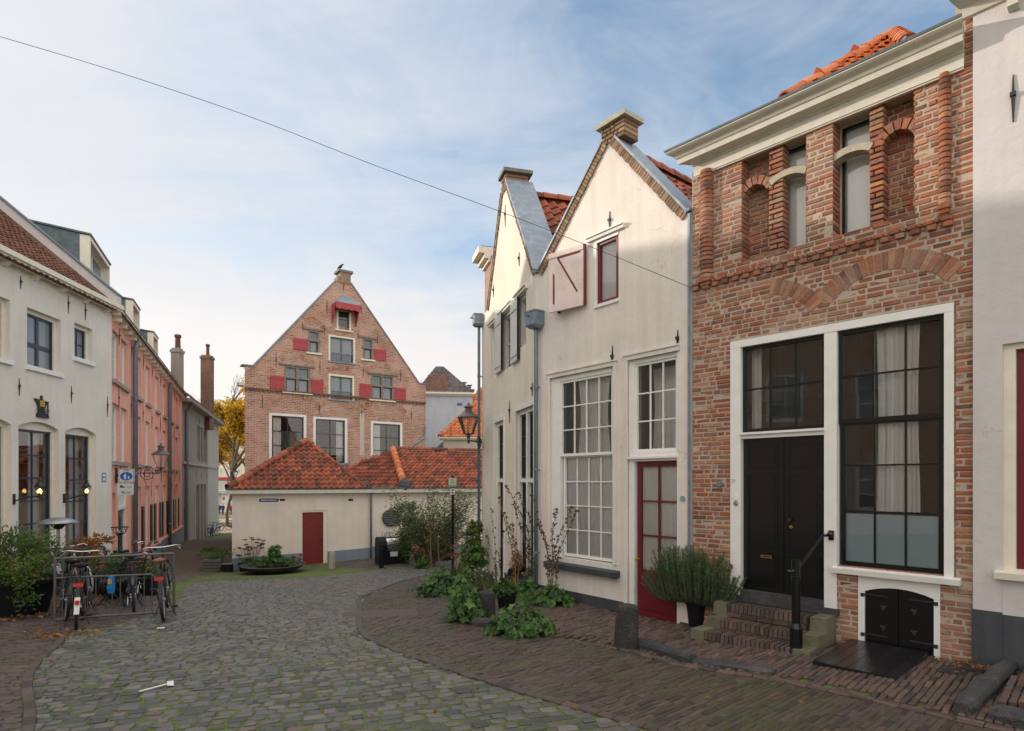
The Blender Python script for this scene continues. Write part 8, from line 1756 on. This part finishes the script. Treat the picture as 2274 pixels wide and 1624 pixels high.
# yellow-green bush beside the far pipe
rn = random.Random(71); Y = 15.8; c = pxY(1053, Y); o = plant('climbing_bush', c, 'yellow-green leafy bush against the far corner of the cream house', 'shrub'); mb = MB()
for (x, y, rx, rz, n) in ((1056, 1185, .27, .34, 900), (1050, 1225, .33, .36, 900), (1040, 1262, .32, .28, 600)): blob_leaves(mb, at(x, y, Y), (rx, .3, rz), n, .06, 0, rn, broad=True, clumps=16)
mb.build('foliage', M['leaf_yg'], o); mb = MB(); stems(mb, c, [at(rn.uniform(1038, 1066), rn.uniform(1165, 1230), Y) for _ in range(10)], .012, .004, rn); mb.build('stem', M['bark'], o)
o = plant('climbing_bush', pxY(1062, 14.6), 'small pale green bush in front of the grey corner downpipe', 'shrub'); mb = MB(); blob_leaves(mb, at(1058, 1236, 14.6), (.30, .25, .26), 520, .05, 0, rn, broad=True, clumps=14); mb.build('foliage', M['leaf_bright'], o); mb = MB(); stems(mb, pxY(1062, 14.6), [at(rn.uniform(1042, 1074), rn.uniform(1215, 1245), 14.6) for _ in range(7)], .01, .004, rn); mb.build('stem', M['bark'], o)
# low leafy clumps along the white houses
def clump(x0, x1, y0, y1, n, R_, mt, lab, seed, yb=None, tall=False):
    rn = random.Random(seed); g_ = gp((x0 + x1) / 2, (yb or y1) - 6); Y = g_.y; s = Y / FPX; o = plant('hollyhock', g_, lab); w_, h = (x1 - x0) * s / 2, (y1 - y0) * s
    mb = MB(); c = Vector((g_.x, g_.y + w_ * .3, g_.z))
    pts = []
    for i in range(n):
        a, q = rn.random() * 6.283, math.sqrt(rn.random()) * (1 + .30 * abs(rn.gauss(0, .6))); t = rn.random() ** .8; env = max(.15, (1 - .65 * (q if not tall else q * .6)) * rn.uniform(.75, 1.25))
        p = c + Vector((math.cos(a) * w_ * q * (1 if not tall else 1 - .4 * t), math.sin(a) * w_ * .7 * q, .03 + h * .95 * t * env)); nrm = Vector((math.cos(a) * q + rn.gauss(0, .4), math.sin(a) * q - .45 + rn.gauss(0, .4), .8)); leaf5(mb, p, nrm, R_ * rn.uniform(.55, 1.2), rn, min(1, max(0, rn.gauss(.5, .26)))); pts.append(p)
    mb.build('foliage', M[mt], o); mb = MB(); stems(mb, c, pts[::6], .007, .004, rn, .1); mb.build('stem', M['leaf_green'], o); return o
clump(932, 1020, 1258, 1331, 330, .085, 'leaf_green', 'dark green leafy mound furthest left among the plants along the white houses', 101)
clump(990, 1070, 1270, 1390, 300, .088, 'leaf_bright', 'tall bright green leafy plant left of the short guard post', 102, tall=True)
clump(1138, 1206, 1290, 1350, 210, .078, 'leaf_bright', 'bright green leaves between the black pot and the white house wall', 103)
clump(1184, 1268, 1296, 1355, 290, .074, 'leaf_green', 'round green leafy mound against the dark plinth below the big sash window', 104)
clump(1086, 1222, 1340, 1420, 380, .070, 'leaf_green', 'spreading green leafy clump growing at the edge of the brick pavement, nearest the street', 105)
clump(1040, 1075, 1345, 1392, 60, .06, 'leaf_bright', 'few bright leaves at the foot of the short guard post', 106)
for x0, x1, y0, y1, n, R_, mt, lab, sd in ((1018, 1058, 1235, 1292, 190, .06, 'leaf_yg', 'yellowing leafy plant behind the tall bright green one', 107), (1112, 1150, 1290, 1340, 90, .05, 'leaf_orange', 'withered brown leaves around the foot of the yellowed stalk', 108), (1160, 1192, 1262, 1322, 130, .06, 'leaf_green', 'dark leaves climbing the wall below the slate sill of the cream house', 109), (1205, 1240, 1285, 1322, 90, .055, 'leaf_bright', 'light green leaves at the foot of the tall dried seed stalks', 110)): clump(x0, x1, y0, y1, n, R_, mt, lab, sd, tall=True)
for px, py, k, lab in ((1085, 1330, 1.0, 'tuft of dry grass between the short guard post and the cream house'), (1012, 1290, 1.2, 'tuft of long dry grass behind the dark green leafy mound'), (1182, 1318, .8, 'small tuft of dry grass beside the blue-grey downpipe foot')):
    rn = random.Random(px); c = gp(px, py); o = plant('grass_tuft', c, lab); mb = MB()
    for _ in range(240): leaf(mb, c + Vector((rn.gauss(0, .08), rn.gauss(0, .08), 0)), Vector((rn.gauss(0, .45), rn.gauss(0, .45), 1)), .40 * k * rn.uniform(.5, 1.3), .012, rn)
    mb.build('foliage', M['leaf_olive'], o)
rn = random.Random(81); c = gp(1070, 1322); o = plant('potted_heather', c, 'black pot of thin grassy stems with tiny white flowers by the cream house'); pot(o, c, .22, .16); mb = MB()
for _ in range(900): p = c + Vector((rn.gauss(0, .13), rn.gauss(0, .1), .14)); leaf(mb, p + Vector((0, 0, rn.random() * .3)), Vector((rn.gauss(0, .5), rn.gauss(0, .5), 1)), .13, .012, rn)
mb.build('foliage', M['leaf_olive'], o); mb = MB()
for _ in range(38): mb.box(c + Vector((rn.gauss(0, .2), rn.gauss(0, .12), rn.uniform(.3, .6))), (.018, .018, .014), rn.random(), .5)
mb.build('flower', M['whiteplastic'], o)
rn = random.Random(82); c = gp(1124, 1357); o = plant('potted_plant', c, 'green plant in a black bucket-like pot behind the short guard post'); s = c.y / FPX; pot(o, c, 23 * s, 44 * s); mb = MB(); blob_leaves(mb, c + Vector((0, 0, 52 * s)), (.22, .2, .12), 260, .065, 0, rn, broad=True, clumps=12); mb.build('foliage', M['leaf_green'], o)
mb = MB(); blob_leaves(mb, c + Vector((-.1, 0, 46 * s)), (.16, .14, .07), 60, .05, 0, rn, broad=True, clumps=5); mb.build('yellow_foliage', M['leaf_yg'], o)
# dried stalks with seed pods
def stalks(bpx, Y, tips, lab, seed, tint='twig', r=.012, pods=1.0):
    rn = random.Random(seed); b_ = pxY(bpx[0], Y); b_.z = min(b_.z + .0, EYE + (HY - bpx[1]) / FPX * Y); o = plant('seed_stalks', b_, lab); mb = MB(); pm = MB()
    for (pa, pb_) in tips:
        A, B_ = at(*pa, Y + rn.uniform(-.25, .15)), at(*pb_, Y + rn.uniform(-.35, .2)); P = smooth([b_, b_.lerp(A, .5) + Vector((rn.gauss(0, .03), 0, 0)), A, B_], 5); n = len(P); mb.tube(P, [r * (1 - .75 * i / n) for i in range(n)], 5)
        for i in range(n // 3, n):
            for _ in range(int(6 * pods)):
                p = P[i].lerp(P[min(i + 1, n - 1)], rn.random()) + Vector((rn.gauss(0, .022), rn.gauss(0, .022), rn.gauss(0, .012))); q = rn.uniform(.010, .021); pm.lathe([(q * .3, -q), (q, -q * .2), (q * .7, q * .7), (.001, q)], p, 5, rn.random())
    mb.build('stem', M[tint], o); tag(pm.build('seed_pod', M['seed'], o), kind='stuff'); return o
M['stem_yellow'] = rnd_mat('yellow_stem', [(0, (.30, .20, .05)), (1, (.38, .28, .08))], .8, 20, .3)
stalks((1222, 1312), 11.0, [((1210, 1200), (1192, 1160)), ((1232, 1215), (1270, 1125)), ((1240, 1230), (1280, 1135)), ((1214, 1220), (1180, 1100)), ((1226, 1190), (1236, 1130))], 'tall dried seed stalks beside the hopper downpipe below the big sash window', 111)
stalks((1180, 1305), 12.0, [((1172, 1180), (1125, 1080)), ((1165, 1200), (1140, 1120)), ((1190, 1190), (1150, 1095)), ((1186, 1210), (1198, 1150)), ((1178, 1230), (1162, 1170))], 'high arching dried stalks full of dark pods in front of the cream house window', 112)
stalks((1145, 1314), 12.2, [((1143, 1220), (1120, 1140)), ((1150, 1240), (1136, 1165)), ((1140, 1240), (1108, 1105))], 'yellowed tall stalk rising from the black pot', 113, 'stem_yellow', .016)
stalks((1102, 1300), 13.2, [((1100, 1230), (1090, 1130)), ((1108, 1240), (1118, 1180)), ((1098, 1250), (1080, 1190))], 'thin dry stalks with sparse pods against the cream house wall', 114, pods=.5)
# heather on the cream house sill
rn = random.Random(91); c = FB.p((G2_u0 if 'G2_u0' in globals() else FB.u(1160)), EYE + (HY - 1272) / FPX * FB.p(FB.u(1160), 0).y, .14); o = plant('window_heather', c, 'reddish withered heather in a box on the slate sill of the cream house'); mb = MB(); blob_leaves(mb, c + Vector((0, 0, .22)), (.16, .45, .20), 900, .05, .012, rn, clumps=18); mb.build('foliage', M['leaf_orange'], o); mb = MB(); mb.cbox(c + Vector((0, 0, .06)), (.18, .7, .14), -.26, .01); mb.build('box', M['pot'], o)
# rosemary by the door
rn = random.Random(95); c = gp(1548, 1394); s = c.y / FPX; RO = plant('rosemary', c, 'big bushy rosemary in a black pot between the dark red door and the steps'); pot(RO, c, 25 * s, 58 * s); b_ = c + Vector((0, 0, 56 * s)); sm, lm = MB(), MB(); RV = lambda a, b, z: FR.d.to_3d() * a + FR.n.to_3d() * b + Vector((0, 0, z))
for _ in range(430):
    a = rn.uniform(-1, 1); x = .04 + (a * .72) * (1 + rn.uniform(-.1, .1)) - .03; y = rn.uniform(-.14, .36); h = (.38 + .46 * math.sqrt(max(0, 1 - (x / .95) ** 2))) * rn.uniform(.55, 1.1); t = b_ + RV(x * 1.05, y, h - .05 if abs(x) < .6 else h * .7 - .06); m_ = b_ + RV(x * .75, y * .7, h * .10 - .03 * abs(x))
    P = smooth([b_ + RV(x * .12, y * .12, 0), m_, m_.lerp(t, .6), t], 4); sm.tube(P, .0035, 4, cap=False); n = len(P)
    for i in range(n // 4, n):
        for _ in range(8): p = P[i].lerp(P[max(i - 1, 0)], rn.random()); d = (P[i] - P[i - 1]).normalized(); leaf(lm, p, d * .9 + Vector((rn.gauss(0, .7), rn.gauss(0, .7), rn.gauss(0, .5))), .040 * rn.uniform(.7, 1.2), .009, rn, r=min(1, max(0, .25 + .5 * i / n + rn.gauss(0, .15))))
sm.build('stem', M['bark'], RO); lm.build('foliage', M['leaf_ros'], RO)
# trees
def tree(name, base, lab, H_, spread, lean, leafm, nl, L, seed, trunk=.2, levels=4, bare_top=.0, forks=3):
    rn = random.Random(seed); o = root(name, base, lab, 'tree'); tm = MB(); ends = []
    def grow(p, d, l, r, lev):
        q = p; pts = [p]
        for k in range(3): d = (d + Vector((rn.gauss(0, .13), rn.gauss(0, .13), rn.gauss(.03, .06)))).normalized(); q = q + d * l / 3; pts.append(q)
        tm.tube(pts, [r, r * .88, r * .76, r * .62], 6 if lev < 2 else 4, cap=False)
        if lev >= levels: ends.append((pts[1], q)); return
        for k in range(forks + (1 if rn.random() < .4 else 0)):
            a = rn.random() * 6.283; ax = Vector((math.cos(a), math.sin(a), 0)); nd_ = (d + ax * spread * rn.uniform(.5, 1.2) + Vector((0, 0, .12))).normalized(); grow(pts[rn.choice((2, 3, 3))], nd_, l * rn.uniform(.58, .82), r * .58, lev + 1)
            if lev >= levels - 1: ends.append((pts[2], q))
    grow(Vector(base), Vector((lean, 0, 1)).normalized(), H_ * .34, trunk, 0); tm.build('trunk', M['bark'], o)
    if nl:
        lm = MB(); zt = base[2] + H_
        for _ in range(nl):
            a, b2 = ends[rn.randrange(len(ends))]; p = a.lerp(b2, rn.random()) + Vector((rn.gauss(0, .28), rn.gauss(0, .28), rn.gauss(-.05, .25)))
            hgt = (p.z - base[2]) / H_
            if hgt > 1 - bare_top and rn.random() < (hgt - 1 + bare_top) / bare_top * 1.15: continue
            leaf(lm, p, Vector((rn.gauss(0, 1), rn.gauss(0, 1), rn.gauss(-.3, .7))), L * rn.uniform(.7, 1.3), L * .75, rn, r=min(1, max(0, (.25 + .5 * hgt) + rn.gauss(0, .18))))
        lm.build('crown', M[leafm], o)
tree('autumn_tree', pxY(533, 58), 'tall yellow autumn tree between the grey house and the brick gable', 17.0, .66, -.14, 'leaf_yellow', 24000, .27, 7, .26, 4, .28)
tree('autumn_tree', pxY(505, 66), 'lower yellow-leaved tree behind the alley, left of the tall yellow tree', 12.5, .7, .05, 'leaf_yellow', 11000, .26, 9, .18, 4, .15)
tree('bare_tree', pxY(575, 60), 'bare leafless tree showing above the left shoulder of the brick gable', 17.5, .5, -.02, None, 0, 0, 12, .22, 5)
tree('bare_tree', pxY(905, 62), 'bare leafless tree showing above the right slope of the brick gable', 16.0, .5, .05, None, 0, 0, 15, .2, 5)
# fallen leaves, weeds and withered litter
def litter(name, px_list, n, m, L, seed, lab_kind='stuff', sp=.35):
    rn = random.Random(seed); mb = MB()
    for (px, py, k) in px_list:
        c = gp(px, py)
        for _ in range(int(n * k)): p = on_ground(c.x + rn.gauss(0, sp * k), c.y + rn.gauss(0, sp * k * .8), rn.uniform(.018, .04)); leaf(mb, p, Vector((rn.gauss(0, 1), rn.gauss(0, 1), rn.gauss(0, .22))), L * rn.uniform(.6, 1.2), L * .6, rn, fold=.3)
    return tag(mb.build(name, m), kind='stuff')
litter('fallen_leaves', [(140, 1335, 1.2), (130, 1412, .8), (210, 1320, 1.2), (255, 1300, 1.3), (230, 1308, 1.0), (285, 1315, .9), (160, 1345, .9), (60, 1372, .5)], 170, M['leaf_dead'], .075, 5, sp=.42)
litter('fallen_leaves', [(1230, 1345, .5), (1300, 1370, .5), (1150, 1400, .6), (945, 1320, .6), (1500, 1420, .5), (1300, 1500, 1.0), (700, 1400, 1.6), (900, 1500, 1.2), (500, 1500, 1.5), (1880, 1440, .5), (610, 1300, 1.2), (760, 1285, 1.0)], 26, M['leaf_dead'], .045, 6, sp=.8)
litter('withered_litter', [(2130, 1470, .62), (2105, 1462, .5), (2175, 1487, .6), (1925, 1428, .35), (2085, 1460, .4)], 210, M['leaf_dead'], .06, 7, sp=.20)
rn = random.Random(17); mb = MB()
def weeds(px, py, n, sp, h):
    c = gp(px, py)
    for _ in range(n): p = on_ground(c.x + rn.gauss(0, sp), c.y + rn.gauss(0, sp), .0); leaf(mb, p, Vector((rn.gauss(0, .6), rn.gauss(0, .6), .9)), h * rn.uniform(.5, 1.4), h * .22, rn)
for t in range(26): weeds(520 + 18 * t, 1287 - (.055 * 18 * t) + rn.uniform(-8, 6), 60, .35, .035)
for (x, y) in RB: 
    for _ in range(3): weeds(x + rn.uniform(-40, 40), min(1615, y + rn.uniform(-8, 8)), 14, .12, .03)
for (x, y) in LBd[1:7]:
    for _ in range(3): weeds(x + rn.uniform(-15, 15), min(1615, y + rn.uniform(-20, 20)), 22, .10, .035)
for (x, y) in ((430, 1275), (460, 1280), (300, 1345), (240, 1350), (330, 1335), (390, 1335), (945, 1322), (960, 1340), (1010, 1335), (1260, 1345), (1480, 1405), (1600, 1425), (1930, 1430), (1050, 1245), (1000, 1250), (900, 1256), (960, 1246)): weeds(x, y, 70, .30, .04)
tag(mb.build('weeds', M['leaf_green']), kind='stuff')
